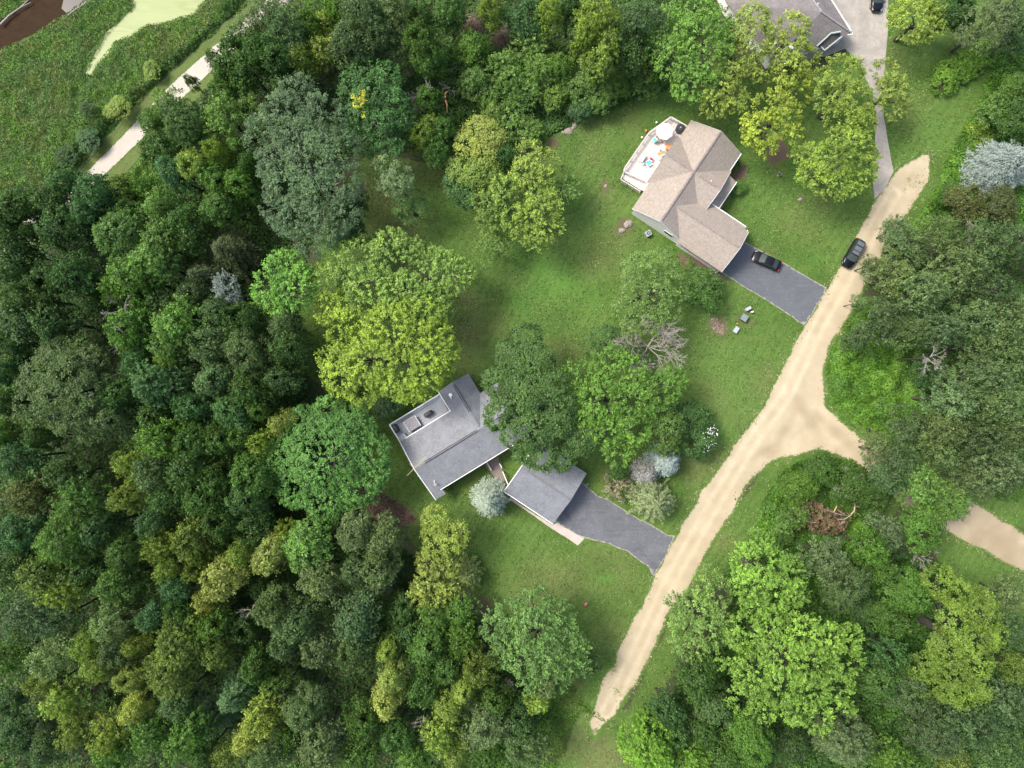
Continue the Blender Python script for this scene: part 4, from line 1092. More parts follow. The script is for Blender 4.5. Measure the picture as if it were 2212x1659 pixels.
# ================= dark roofed house at the top
def top_house():
    ze = 3.6
    def Z4(x, y, z): return W(1512 + x * .2278, y * .2278, z)
    def P(x, y, z=ze):
        p = Z4(x, y, z); return (float(p[0]), float(p[1]), z)
    base = P(900, 0, 0)
    H = empty('dark_roofed_house', base, 'house with brown grey hipped roof beside the concrete driveway, partly under yellow green trees', 'house')
    rd = M['roof_dark']
    A = P(1440, 318); B = P(1000, -390)                    # right-hand eave line
    C = P(1075, 500)                                        # front eave end on the left
    zr = ze + 2.6
    R1 = P(1150, 110, zr); R2 = P(760, -430, zr)
    slab('roof', [A, B, R2, R1], rd, H, base)
    F1 = P(1060, 445); F0 = P(1330, 335)
    D_ = P(620, 520); Lf = P(250, 20); Lt = P(60, -420)
    slab('roof', [P(700, 590), A, R1, P(560, 60, zr)], rd, H, base)
    slab('roof', [Lf, P(700, 590), P(560, 60, zr)], rd, H, base)
    slab('roof', [Lt, Lf, P(560, 60, zr), P(300, -430, zr)], rd, H, base)
    slab('roof', [P(560, 60, zr - .05), R1, R2, P(300, -430, zr - .05)], rd, H, base)
    MB().bar(P(1447, 320, ze - .04), P(1003, -395, ze - .04), .13, .14).build('gutter', M['cream'], H, base)
    MB().bar(P(1445, 324, ze - .04), P(1340, 338, ze - .04), .13, .14).build('gutter', M['cream'], H, base)
    ridge_cap(P(1440, 312, ze + .05), (R1[0], R1[1], zr), rd_cap(), H, base, .3)
    ridge_cap((R1[0], R1[1], zr), (R2[0], R2[1], zr), rd_cap(), H, base, .3)
    # projecting entry gable: dark recessed roof, pale frame, tall glazed wall beneath
    zz = 4.4
    a, b, c, d = P(1112, 440, zz), P(1235, 325, zz), P(1330, 308, zz), P(1195, 468, zz - .9)
    e_ = P(1320, 350, zz - .9); g_ = P(1160, 435, zz - .3)
    slab('entry_roof', [P(1175, 470, zz - .7), P(1335, 345, zz - .7), P(1328, 306, zz), P(1240, 325, zz), P(1118, 438, zz - .25)], M['trim_brown_roof'], H, base)
    MB().bar(P(1105, 440, zz + .1), P(1238, 318, zz + .1), .22, .3).build('entry_trim', M['teal_trim'], H, base)
    MB().bar(P(1238, 318, zz + .1), P(1332, 302, zz + .1), .22, .3).build('entry_trim', M['teal_trim'], H, base)
    MB().bar(P(1180, 478, zz - .6), P(1345, 345, zz - .6), .2, .3).build('entry_trim', M['teal_trim'], H, base)
    MB().bar(P(1130, 430, zz - .5), P(1182, 480, zz - .6), .2, .25).build('entry_trim', M['teal_trim'], H, base)
    w0 = P(1190, 478, 3.2); w1 = P(1340, 360, 3.2)
    MB().prism([P(1190, 470, 0)[:2], P(1345, 352, 0)[:2], P(1300, 300, 0)[:2], P(1130, 420, 0)[:2]], 0, 3.3).build('wall', M['teal_trim'], H, base)
    dv = np.array(w1) - np.array(w0); L = np.linalg.norm(dv); dv /= L
    fr = Frame(w0, (1, 0), (0, 1))
    for k in range(3):
        q = np.array(P(1190, 470, 0)) + dv * L * (k + .5) / 3
        window(Frame(q, (1, 0), (0, 1)), 0, 0, (dv[0], dv[1]), 1.9, 1.1, 1.7, H, base, M['white'], M['glass_dark'], out=.08, panes=1)
    # walls
    MB().prism([P(1405, 305)[:2], P(970, -385)[:2], P(110, -385)[:2], P(285, 25)[:2], P(700, 560)[:2]], 0, ze - .2).build('wall', M['cream'], H, base)
    for (x, y, dz) in ((1115, 40, 2.1), (1215, 210, 1.3)):
        roof_vent('roof_vent', P(x, y, ze + dz), H, base, M['steel'], 'box')
    # small white dormer box seen through the leaves
    MB().box(P(842, 468, ze + .6), (.9, .7, 1.2), .5).build('chimney', M['white'], H, base)
def rd_cap(): return M['roof_dark_cap2']
M['roof_dark_cap2'] = plain('ridge_shingles_brown', (0.24, 0.22, 0.21), 0.85, var=.25, scale=3)
M['trim_brown_roof'] = plain('charcoal_shingles', (0.07, 0.06, 0.06), 0.85, var=.3, scale=3)
top_house()
# ------------------------------------------------------------------ vehicles
M['roof_sky_sheen'] = plain('grey_sky_sheen', (0.10, 0.115, 0.13), 0.25, 0.0, var=.1, spec=.6)  # grey-blue stands for sky reflected on the black car roof
def arc_profile(x, pts):
    return float(np.interp(x, [p[0] for p in pts], [p[1] for p in pts]))

def make_car(name, label, loc, heading, L=4.8, Wd=1.85, H=1.45, suv=False, group=None):
    """heading: plan angle of the nose; local +x is forwards"""
    C_ = empty(name, loc, label, 'car', group, heading)
    hl, hw = L / 2, Wd / 2
    if suv:
        belt = .98 * H / 1.75; zhood = 1.02; zdeck = 1.08
        belt = 1.12
        ws0, ws1, rw1, rw0 = hl - 1.25, hl - 2.0, -hl + .42, -hl + .12
        top = [(-hl, .95), (-hl + .12, 1.12), (hl - 1.3, 1.12), (hl - .9, 1.10), (hl - .25, .98), (hl, .75)]
    else:
        belt = .95
        ws0, ws1, rw1, rw0 = hl - 1.30, hl - 2.05, -hl + 1.35, -hl + .62
        top = [(-hl, .80), (-hl + .15, .98), (-hl + .7, 1.0), (0, .98), (hl - 1.2, .97), (hl - .3, .80), (hl, .62)]
    halfw = [(-hl, hw * .78), (-hl + .12, hw * .90), (-hl + .5, hw * .97), (-hl + 1.1, hw), (hl - 1.2, hw), (hl - .6, hw * .95), (hl - .2, hw * .80), (hl, hw * .58)]
    xs = [-hl, -hl + .06, -hl + .15, -hl + .4, -hl + .8, -hl + 1.3, -.4, .4, hl - 1.6, hl - 1.2, hl - .8, hl - .5, hl - .25, hl - .1, hl]
    V = []; F = []
    K = 11
    for x in xs:
        w = arc_profile(x, halfw); z = arc_profile(x, top)
        sec = [(-w * .92, .22), (-w, .45), (-w * .995, z * .78), (-w * .93, z * .93), (-w * .72, z * .985), (0, z * 1.01), (w * .72, z * .985), (w * .93, z * .93), (w * .995, z * .78), (w, .45), (w * .92, .22)]
        V += [(x, y, zz) for y, zz in sec]
    for i in range(len(xs) - 1):
        for k in range(K - 1):
            F.append((i * K + k, (i + 1) * K + k, (i + 1) * K + k + 1, i * K + k + 1))
        F.append((i * K + K - 1, (i + 1) * K + K - 1, (i + 1) * K, i * K))
    F.append(tuple(range(K - 1, -1, -1))[::-1]); F.append(tuple((len(xs) - 1) * K + k for k in range(K))[::-1])
    body = mesh_obj('body', V, F, M['paint_black'], C_, smooth=True)
    # greenhouse
    rw = hw * (.70 if not suv else .74); bw = hw * .90
    zr = H
    def ring(xa, xb, wf, z, n=6):
        pts = []
        return pts
    roof_f, roof_b = ws1, rw1
    nx, ny = 8, 6
    RV = []
    for i in range(nx + 1):
        x = roof_b + (roof_f - roof_b) * i / nx
        e = 1 - abs(2 * i / nx - 1) ** 4
        for j in range(ny + 1):
            y = -rw + 2 * rw * j / ny
            RV.append((x + .05 * (1 - (y / rw) ** 2) * (1 if i == nx else -1 if i == 0 else 0), y * (.93 + .07 * e), zr - .045 * (y / rw) ** 2 - .05 * (1 - e)))
    RF = [(i * (ny + 1) + j, (i + 1) * (ny + 1) + j, (i + 1) * (ny + 1) + j + 1, i * (ny + 1) + j + 1) for i in range(nx) for j in range(ny)]
    mesh_obj('roof', RV, RF, M['paint_black'], C_, smooth=True)
    def screen(nm, x_low, x_top, row, mat, sgn):
        V2 = []; n = ny
        for j in range(n + 1):
            tp = RV[row * (n + 1) + j]
            y = -bw * .93 + 2 * bw * .93 * j / n
            V2.append((x_low + sgn * .14 * (1 - (y / bw) ** 2), y, belt + .01)); V2.append(tp)
        F2 = [(2 * j, 2 * j + 2, 2 * j + 3, 2 * j + 1) for j in range(n)]
        if sgn < 0: F2 = [f[::-1] for f in F2]
        mesh_obj(nm, V2, F2, mat, C_, smooth=True)
    screen('windscreen', ws0, ws1, nx, M['glass_screen'], 1)
    screen('rear_window', rw0, rw1, 0, M['glass_screen'], -1)
    for s in (-1, 1):
        V2 = []; ncol = 6
        for i in range(ncol + 1):
            t = i / ncol
            xb = rw0 + .12 + (ws0 - .05 - rw0 - .12) * t
            ri = t * nx; i0 = min(int(ri), nx - 1); f = ri - i0
            j = ny if s > 0 else 0
            a = np.array(RV[i0 * (ny + 1) + j]); b = np.array(RV[(i0 + 1) * (ny + 1) + j])
            q = a * (1 - f) + b * f
            V2.append((xb, s * bw * .96, belt)); V2.append(tuple(q))
        for i in range(ncol):
            fc = (2 * i, 2 * i + 2, 2 * i + 3, 2 * i + 1)
            if i in (0, 2, 5) and i != 2: pass
        half = ncol // 2
        for a_, b_ in ((0, half), (half, ncol)):
            F2 = [(2 * (i - a_), 2 * (i - a_) + 2, 2 * (i - a_) + 3, 2 * (i - a_) + 1) for i in range(a_, b_)]
            mesh_obj('side_window', V2[2 * a_:2 * b_ + 2], F2, M['glass_dark'], C_, smooth=True)
    # lamps, mirrors, plates
    for s in (-1, 1):
        MB().add([(hl - .52, s * hw * .90, .78), (hl - .18, s * hw * .60, .70), (hl - .10, s * hw * .74, .66), (hl - .42, s * hw * .955, .70),
                  (hl - .52, s * hw * .90, .83), (hl - .20, s * hw * .58, .755), (hl - .13, s * hw * .74, .71), (hl - .42, s * hw * .95, .78)],
                 [(4, 5, 6, 7), (0, 1, 5, 4), (1, 2, 6, 5), (2, 3, 7, 6), (3, 0, 4, 7)]).build('headlamp', M['lamp'], C_)
        MB().box((-hl + .07, s * hw * .72, .80), (.12, .34, .16)).build('tail_lamp', M['red'], C_)
        MB().box((ws0 - .10, s * (hw + .08), belt + .02), (.16, .20, .13)).build('mirror', M['paint_black'], C_)
        for x in (hl - .95, -hl + .95):
            wheel = empty('wheel', (x, s * (hw - .12), .33)); wheel.parent = C_
            n = 16; V3 = []; 
            for yy, r in ((-.11, .27), (-.11, .33), (.11, .33), (.11, .27)):
                V3 += [(r * math.cos(2 * math.pi * k / n), yy, r * math.sin(2 * math.pi * k / n)) for k in range(n)]
            F3 = [(a * n + k, a * n + (k + 1) % n, (a + 1) * n + (k + 1) % n, (a + 1) * n + k) for a in range(3) for k in range(n)]
            mesh_obj('tyre', V3, F3, M['tyre'], wheel)
            mb = MB(); rr = .27
            yy = s * .09
            mb.add([(0, yy + s * .015, 0)] + [(rr * math.cos(2 * math.pi * k / n), yy - s * .02 * (k % 3 == 0), rr * math.sin(2 * math.pi * k / n)) for k in range(n)], [(0, 1 + k, 1 + (k + 1) % n) for k in range(n)])
            mb.build('rim', M['rim'], wheel)
    MB().box((hl - .02, 0, .48), (.06, hw * 1.0, .18)).build('grille', M['dark_grey'], C_)
    if suv:
        for x0_, x1_ in ((roof_f - .75, roof_f - .12), (-1.05, -.35), (roof_b + .1, -1.25)):
            MB().add([(x0_, -rw * .78, zr + .004), (x1_, -rw * .78, zr + .004), (x1_, rw * .78, zr + .004), (x0_, rw * .78, zr + .004), (x0_, 0, zr + .018), (x1_, 0, zr + .018)], [(0, 1, 5, 4), (4, 5, 2, 3)]).build('sky_sheen_panel', M['roof_sky_sheen'], C_)  # panels added to paint the sky's reflection on the black roof
        for x in (-.25, -1.15):
            MB().bar((x, -rw * .93, zr + .05), (x, rw * .93, zr + .05), .10, .04).build('roof_bar', M['black'], C_)
        for s in (-1, 1):
            MB().bar((roof_b + .15, s * rw * .93, zr + .02), (roof_f - .15, s * rw * .93, zr + .02), .05, .05).build('roof_rail', M['dark_grey'], C_)
    return C_

def place_from(p_rear, p_front, z):
    a = W(*p_rear, z); b = W(*p_front, z)
    return ((a[0] + b[0]) / 2, (a[1] + b[1]) / 2), math.atan2(b[1] - a[1], b[0] - a[0])
c_, h_ = place_from((1687.5, 577), (1624.5, 549), .8)
make_car('parked_car', 'black sedan parked on the asphalt driveway of the beige house', (c_[0], c_[1], .022), h_, 4.75, 1.84, 1.46)
c_, h_ = place_from((1861, 518), (1827.5, 577), .9)
make_car('parked_car', 'long black family car parked half on the grass beside the sandy road', (c_[0], c_[1], .012), h_, 4.85, 1.9, 1.72, suv=True)
c_, h_ = place_from((1898, -40), (1895, 24), .8)
make_car('parked_car', 'dark car cut by the top edge on the concrete driveway', (c_[0], c_[1], .022), h_, 4.7, 1.84, 1.5)

# ------------------------------------------------------------------ deck furniture
ZD = 1.7
def DB(x, y, z=ZD): 
    p = W(1332 + x * .1085, 244.8 + y * .1085, z); return (float(p[0]), float(p[1]), z)
def umbrella(name, label, p, r, z0, h, mat, n=8):
    U = empty(name, p, label, 'parasol')
    pts = [(r * math.cos(2 * math.pi * (k + .3) / n), r * math.sin(2 * math.pi * (k + .3) / n)) for k in range(n)]
    V = [(0, 0, h)]; F = []
    for k in range(n):
        x, y = pts[k]; V.append((x * .5, y * .5, h - .16)); V.append((x, y, h - .42))
        x2, y2 = pts[(k + 1) % n]; mx, my = (x + x2) / 2, (y + y2) / 2
        V.append((mx * .5, my * .5, h - .20)); V.append((mx * .98, my * .98, h - .47))
    N = 4
    for k in range(n):
        a = 1 + k * N; b = 1 + ((k + 1) % n) * N
        F += [(0, a, a + 2), (0, a + 2, b), (a, a + 1, a + 3, a + 2), (a + 2, a + 3, b + 1, b)]
    mesh_obj('canopy', V, F, mat, U)
    MB().disc((0, 0), .025, 0, h + .08, 8).build('pole', M['white'], U)
    MB().disc((0, 0), .26, 0.0, .07, 12, .2).build('base', M['dark_grey'], U)
    return U
umbrella('parasol', 'big white eight sided parasol on the beige house deck', DB(965, 345, ZD + 2.3)[:2] + (ZD,), 1.36, ZD, 2.45, M['cloth_white'])
umbrella('parasol', 'small white parasol over the orange chairs at the deck edge', DB(945, 660, ZD + 2.0)[:2] + (ZD,), .5, ZD, 1.9, M['cloth_white'], 6)

def grill(name, label, p, rz, w=1.15, d=.62, h=1.1, sides=8):
    G = empty(name, p, label, 'grill', rz=rz)
    if sides == 8:
        r = w / 2
        o = [(r * math.cos(math.pi * (k + .5) / 4), r * math.sin(math.pi * (k + .5) / 4) * d / w * 1.5) for k in range(8)]
    else:
        o = [(-w / 2 + .08, -d / 2), (w / 2 - .08, -d / 2), (w / 2, -d / 2 + .1), (w / 2, d / 2 - .1), (w / 2 - .08, d / 2), (-w / 2 + .08, d / 2), (-w / 2, d / 2 - .1), (-w / 2, -d / 2 + .1)]
    n = len(o)
    V = [(x * 1.0, y * 1.0, 0.0) for x, y in o] + [(x, y, h - .22) for x, y in o] + [(x * .82, y * .78, h - .04) for x, y in o] + [(x * .3, y * .3, h) for x, y in o]
    F = [(a * n + k, a * n + (k + 1) % n, (a + 1) * n + (k + 1) % n, (a + 1) * n + k) for a in range(3) for k in range(n)] + [tuple(3 * n + k for k in range(n))]
    mesh_obj('cover', V, F, M['black'], G)
    MB().box((0, -.02, h - .02), (w * .42, .05, .05)).build('handle', M['dark_grey'], G)
    return G
g_ = grill('covered_grill', 'black covered grill by the upper corner of the white deck', DB(1278, 290, ZD + .9)[:2] + (ZD,), .5, 1.45, .95, 1.15)
MB().box((-.05, .05, 1.16), (.16, .10, .02)).build('badge', M['white'], g_)

def chair(name, label, p, rz, seat_mat, frame_mat, kind='chair', w=.62, group=None, back=None):
    C_ = empty(name, p, label, kind, group, rz)
    MB().box((0, 0, .40), (w * .9, w * .92, .07)).build('seat', seat_mat, C_)
    V = MB(); V.add([(-w * .40, -w * .46, .42), (-w * .40, w * .46, .42), (-w * .62, w * .44, .95), (-w * .62, -w * .44, .95), (-w * .46, -w * .46, .42), (-w * .46, w * .46, .42), (-w * .68, w * .44, .95), (-w * .68, -w * .44, .95)],
                    [(0, 1, 2, 3), (7, 6, 5, 4), (0, 4, 5, 1), (1, 5, 6, 2), (2, 6, 7, 3), (3, 7, 4, 0)])
    V.build('backrest', back or seat_mat, C_)
    for s in (-1, 1):
        MB().bar((-w * .42, s * w * .5, .62), (w * .42, s * w * .5, .60), .09, .035).build('armrest', frame_mat, C_)
        for x in (-w * .4, w * .4): MB().bar((x, s * w * .47, 0), (x, s * w * .47, .60), .045, .045).build('leg', frame_mat, C_)
    return C_
chair('deck_chair', 'light blue chair beside the big white parasol', DB(757, 530, ZD + .5)[:2] + (ZD,), 2.2, M['cyan'], M['white'])
chair('deck_chair', 'light blue chair next to the pink red one', DB(655, 985, ZD + .5)[:2] + (ZD,), .5, M['cyan'], M['white'], w=.8)
chair('deck_chair', 'pink red chair close to the blue chair', DB(700, 918, ZD + .5)[:2] + (ZD,), -.4, M['pink'], M['white'], w=.5)
chair('deck_chair', 'orange wooden chair tucked beside the small parasol at the roof edge', DB(1008, 660, ZD + .5)[:2] + (ZD,), 2.6, M['wood_orange'], M['wood_orange'], w=.8)
chair('deck_chair', 'orange wooden chair with white cushion by the roof corner', DB(880, 800, ZD + .5)[:2] + (ZD,), 2.1, M['wood_orange'], M['wood_orange'], w=.75, back=M['cloth_white'])
B_ = empty('bench', DB(848, 500, ZD + .5)[:2] + (ZD,), 'brown wooden bench half under the big white parasol', 'bench', rz=-.95)
for k in range(3): MB().box((0, -.15 + k * .15, .43), (1.15, .13, .04)).build('seat_slat', M['wood_brown'], B_)
for x in (-.5, .5): MB().box((x, 0, .21), (.06, .4, .42)).build('leg', M['wood_brown'], B_)
def table(name, label, p, rz, r=None, w=1.4, d=1.0, h=.74, mat=None, n=20, legs=M['white']):
    T_ = empty(name, p, label, 'table', rz=rz)
    if r: MB().disc((0, 0), r, h - .04, h, n).build('tabletop', mat, T_)
    else: MB().box((0, 0, h - .02), (w, d, .04)).build('tabletop', mat, T_)
    a, b = (r * .6, r * .6) if r else (w * .44, d * .42)
    for x in (-a, a):
        for y in (-b, b): MB().bar((x, y, 0), (x, y, h - .04), .05, .05).build('leg', legs, T_)
    return T_
table('deck_table', 'white oblong table in the middle of the white deck', DB(513, 880, ZD + .7)[:2] + (ZD,), BFR.ang(), w=1.25, d=.7, mat=M['cloth_white'])
table('side_table', 'tiny grey side table left of the blue and pink red chairs', DB(533, 998, ZD + .5)[:2] + (ZD,), .3, r=.18, h=.5, mat=M['pale_box'])
bx = empty('storage_box', DB(860, 880, ZD + .4)[:2] + (ZD,), 'white storage box against the roof edge of the white deck', 'box', rz=.45)
MB().box((0, 0, .24), (.7, .5, .48)).build('body', M['cloth_white'], bx); MB().box((0, 0, .51), (.76, .56, .06)).build('lid', M['deck_white'], bx)

ZG2 = 2.5
def DG(x, y, z): 
    p = W(828 + x * .2604, 777.6 + y * .2604, z); return (float(p[0]), float(p[1]))
ga = GFR.ang()
grill('covered_grill', 'black covered grill in the middle of the grey deck', DG(371, 448, ZG2 + .9) + (ZG2,), ga, 1.35, .72, 1.05, 4)
grill('covered_grill', 'black covered grill in the outer corner of the grey deck', DG(100, 570, ZG2 + .8) + (ZG2,), ga + math.pi / 2, 1.3, .8, .95, 4)
tt = table('patio_table', 'square patio table with mottled cloth and pale frame on the grey deck', DG(240, 530, ZG2 + .7) + (ZG2,), ga, w=2.0, d=1.75, mat=M['floral'], legs=M['steel'])
for s in (-1, 1):
    MB().bar((-1.0, s * .88, .76), (1.0, s * .88, .76), .05, .05).build('rim_bar', M['steel'] if s > 0 else M['dark_grey'], tt)
    MB().bar((s * 1.02, -.9, .76), (s * 1.02, .9, .76), .08, .05).build('rim_bar', M['white'], tt)

# TV aerial on a mast over the grey roof edge
def aerial():
    z = 8.2
    a = W(828 + 195 * .2604, 777.6 + 960 * .2604, 6.3); b = W(828 + 355 * .2604, 777.6 + 803 * .2604, 6.3)
    d = (b - a)[:2]; L = np.linalg.norm(d)
    ang = math.atan2(d[1], d[0])
    A_ = empty('tv_aerial', (a[0] * .62 + b[0] * .38, a[1] * .62 + b[1] * .38, 0), 'old rusty television aerial on a mast across the left edge of the grey roof', 'aerial', rz=ang)
    MB().disc((0, 0), .03, 0, 6.3, 6).build('mast', M['steel'], A_)
    MB().bar((-L * .38, 0, 6.3), (L * .62, 0, 6.3), .06, .06).build('boom', M['yellow_metal'], A_)
    n = 9
    for k in range(n):
        x = L * (.0 + .58 * k / (n - 1)); w = 1.15 - .08 * k
        if k == n - 1: w = .9
        MB().bar((x, -w, 6.34), (x, w, 6.34), .022, .022).build('element', M['yellow_metal'], A_)
aerial()

# white handrails of the walk
def handrail(label, a, b, z=.95):
    a = DG(a[0], a[1], z); b = DG(b[0], b[1], z)
    R_ = empty('handrail', (a[0], a[1], 0), label, 'handrail', 'white handrails along the walk')
    off = (a[0], a[1], 0)
    MB().bar((*a, z), (*b, z), .13, .06).build('rail', M['white'], R_, off)
    MB().bar((*a, .3), (*b, .3), .06, .06).build('lower_rail', M['white'], R_, off)
    for q in (a, b): MB().box((q[0], q[1], z / 2), (.13, .13, z)).build('post', M['white'], R_, off)
handrail('white handrail on the left side of the walk, touching the grey roof', (852, 842), (893, 912))
handrail('short white handrail on the right side of the walk', (965, 862), (982, 893))
handrail('longer white handrail running down to the garage corner', (992, 930), (1040, 1048))

# utility boxes in the lawn
def DU(x, y, z=0):
    p = W((2100 + x / 10.055) * .72, (880 + y / 10.055) * .72, z); return (float(p[0]), float(p[1]))
def box_thing(name, label, cat, x, y, size, rz, mat, mat2=None, over=.04):
    p = DU(x, y, size[2]); B = empty(name, (p[0], p[1], 0), label, cat, rz=rz)
    MB().box((0, 0, (size[2] - .05) / 2), (size[0], size[1], size[2] - .05)).build('body', mat2 or mat, B)
    MB().box((0, 0, size[2] - .02), (size[0] + over, size[1] + over, .06)).build('lid', mat, B)
    MB().box((0, size[1] / 2 + .01, size[2] * .5), (size[0] * .5, .02, size[2] * .5)).build('hatch', mat2 or mat, B)
    return B
box_thing('utility_box', 'square grey green transformer box on the lawn by the driveway', 'utility box', 1345, 735, (1.0, 1.0, .8), -.55, M['green_box'], M['dark_grey'])
box_thing('utility_box', 'pale flat grey box below the green transformer', 'utility box', 1100, 1100, (.62, .95, .5), -.55, M['pale_box'])
box_thing('utility_box', 'slim white box above the green transformer', 'utility box', 1462, 460, (.9, .42, .8), .5, M['pale_box'])
B_ = empty('bollard', DU(1575, 560, .6) + (0,), 'small cream post beside the slim white box', 'post')
MB().disc((0, 0), .13, 0, .9, 10).build('shaft', M['white'], B_); MB().disc((0, 0), .15, .9, .97, 10, .1).build('cap', M['cream'], B_)
B_ = empty('marker_flag', DU(1085, 925, .3) + (0,), 'orange marker flag in the grass next to the pale flat box', 'flag')
MB().bar((0, 0, 0), (.05, .02, .55), .02, .02).build('pole', M['steel'], B_); MB().box((.14, .05, .5), (.25, .16, .02)).build('cloth', M['orange'], B_)
# red thing on the lower lawn: little hydrant-like post
p = W(1265, 1307, .4)
B_ = empty('lawn_ornament', (p[0], p[1], 0), 'small red object standing alone on the lower lawn', 'ornament')
MB().disc((0, 0), .17, 0, .5, 10, .14).disc((0, 0), .20, .1, .16, 10).build('body', M['pink'], B_); MB().disc((0, 0), .15, .5, .62, 10, .05).build('cap', M['pink'], B_); MB().box((.2, .14, .1), (.22, .2, .2), .4).build('foot', M['pale_box'], B_)
# markers around the white deck
for (x, y, lab, m_) in ((795, 178, 'white lawn light near the top corner of the white deck', 'cream'), (508, 478, 'white lawn light left of the white deck, below the orange one', 'cream'), (586, 345, 'orange lawn marker between two white ones by the deck', 'orange')):
    p = DB(x, y, .35)
    B_ = empty('lawn_light', (p[0], p[1], 0), lab, 'lawn light')
    MB().disc((0, 0), .03, 0, .3, 6).build('stake', M['steel'], B_); MB().box((0, 0, .36), (.30, .30, .12), .3, .8).build('lamp_head', M[m_], B_)
# air conditioner behind the end wall
p = W(1325 + 337 * .2256, 230.4 + 1210 * .2256, .9)
B_ = empty('air_conditioner', (p[0], p[1], 0), 'pale air conditioning unit standing against the beige house end wall', 'air conditioner', rz=.55)
MB().box((0, 0, .42), (.85, .85, .84)).build('casing', M['pale_box'], B_); MB().disc((0, 0), .34, .842, .87, 16).build('fan_grille', M['dark_grey'], B_)
MB().disc((0, 0), .10, .872, .90, 10).build('fan_hub', M['steel'], B_)
# small white basin and lawn things
for (v, lab, r, mt) in (((1684, 376), 'round birdbath on the lawn beside the yellow green trees', .30, 'steel'),):
    p = W(*v, .7); B_ = empty('birdbath', (p[0], p[1], 0), lab, 'birdbath')
    MB().disc((0, 0), .18, 0, .06, 12, .12).disc((0, 0), .08, .06, .62, 10).build('pedestal', M['rock'], B_)
    MB().disc((0, 0), .20, .62, .72, 16, r).build('bowl', M['rock'], B_); MB().disc((0, 0), r * .8, .70, .724, 16).build('water', M['glass_screen'], B_)
# bags by the fork
for (v, lab) in (((1875, 929), 'small black bag lying at the edge of the fork undergrowth'),):
    p = W(*v)
    B_ = empty('rubbish_bag', (p[0], p[1], .1), lab, 'bag'); mb = MB(); mb.disc((0, 0), .22, 0, .2, 9, .28).disc((0, 0), .28, .2, .36, 9, .10); mb.build('sack', M['black'], B_); MB().disc((0, 0), .05, .36, .46, 6, .09).build('knot', M['black'], B_)

# ------------------------------------------------------------------ rocks
def rock(label, v, r, rz=0.0, flat=.55, group=None, col=None, seed=0):
    rr = random.Random(seed or int(v[0] * 7 + v[1]))
    p = W(*v)
    n = 9; V = [(0, 0, r * flat)]; F = []
    rad = [r * rr.uniform(.75, 1.15) for _ in range(n)]
    for z, t in ((r * flat * .85, .55), (r * flat * .35, .95), (-.05, 1.0)):
        for k in range(n):
            a = 2 * math.pi * k / n
            V.append((rad[k] * t * math.cos(a), rad[k] * t * .75 * math.sin(a), z * rr.uniform(.85, 1.15)))
    F = [(0, 1 + k, 1 + (k + 1) % n) for k in range(n)]
    for L_ in range(2):
        F += [(1 + L_ * n + k, 1 + (L_ + 1) * n + k, 1 + (L_ + 1) * n + (k + 1) % n, 1 + L_ * n + (k + 1) % n) for k in range(n)]
    o = mesh_obj('boulder', V, F, M['rock'])
    o.location = (p[0], p[1], .0); o.rotation_euler = (0, 0, rz)
    tag(o, label, 'boulder', group)
    return o
rock('pale flat boulder at the lawn edge above the soil patch', (1228, 284), .75, .4)
rock('grey boulder nearest the undergrowth tip of the upper lawn', (1240, 272), .7, 1.0)
rock('small white stone left of the flat boulders', (1216, 286), .35, .2)
rock('long boulder against the corner of the beige house', (1357, 484), .85, .8)
rock('smaller boulder at the lower end of the soil strip', (1343, 498), .6, .3)
rock('round tan boulder alone in the lawn below the big yellow green trees', (1728, 431), .38, .2)
rock('tan boulder in the bare spot of the back lawn', (1308, 402), .35, .9)
rock('pale boulder on the weedy bank beside the fork', (1815, 776), .42, .9)
rock('grey boulder at the tip of the island bed by the hedge', (2022, 200), .4, .1)
rock('boulder under the beige house gutter, near the garage wing', (1600, 492), .35, .1)
rock('buff boulder beside the grey driveway corner', (1268, 1046), .3, .1)
# plank ramp of the beige garage corner
# ------------------------------------------------------------------ trees
def unit(v): return v / (np.linalg.norm(v, axis=-1, keepdims=True) + 1e-9)

STY = {  # clump spacing, clump radius, leaves per clump, leaf length, leaf width ratio, flatness, spray, openness
    'oak':    dict(sp=.60, cr=.42, nl=19, ls=.272, wr=.66, fl=.75, spray=.0, holes=.08, zf=.80),
    'maple':  dict(sp=.62, cr=.34, nl=21, ls=.255, wr=.60, fl=.70, spray=.50, holes=.10, zf=.85),
    'willow': dict(sp=.58, cr=.46, nl=18, ls=.27, wr=.45, fl=.85, spray=.40, holes=.18, zf=.85),
    'ash':    dict(sp=.55, cr=.42, nl=20, ls=.24, wr=.60, fl=.75, spray=.25, holes=.04, zf=.70, thr=-.6),
    'airy':   dict(sp=.66, cr=.50, nl=16, ls=.25, wr=.60, fl=.80, spray=.1, holes=.14, zf=.85),
    'shrub':  dict(sp=.50, cr=.38, nl=16, ls=.24, wr=.62, fl=.80, spray=.1, holes=.10, zf=.70),
}
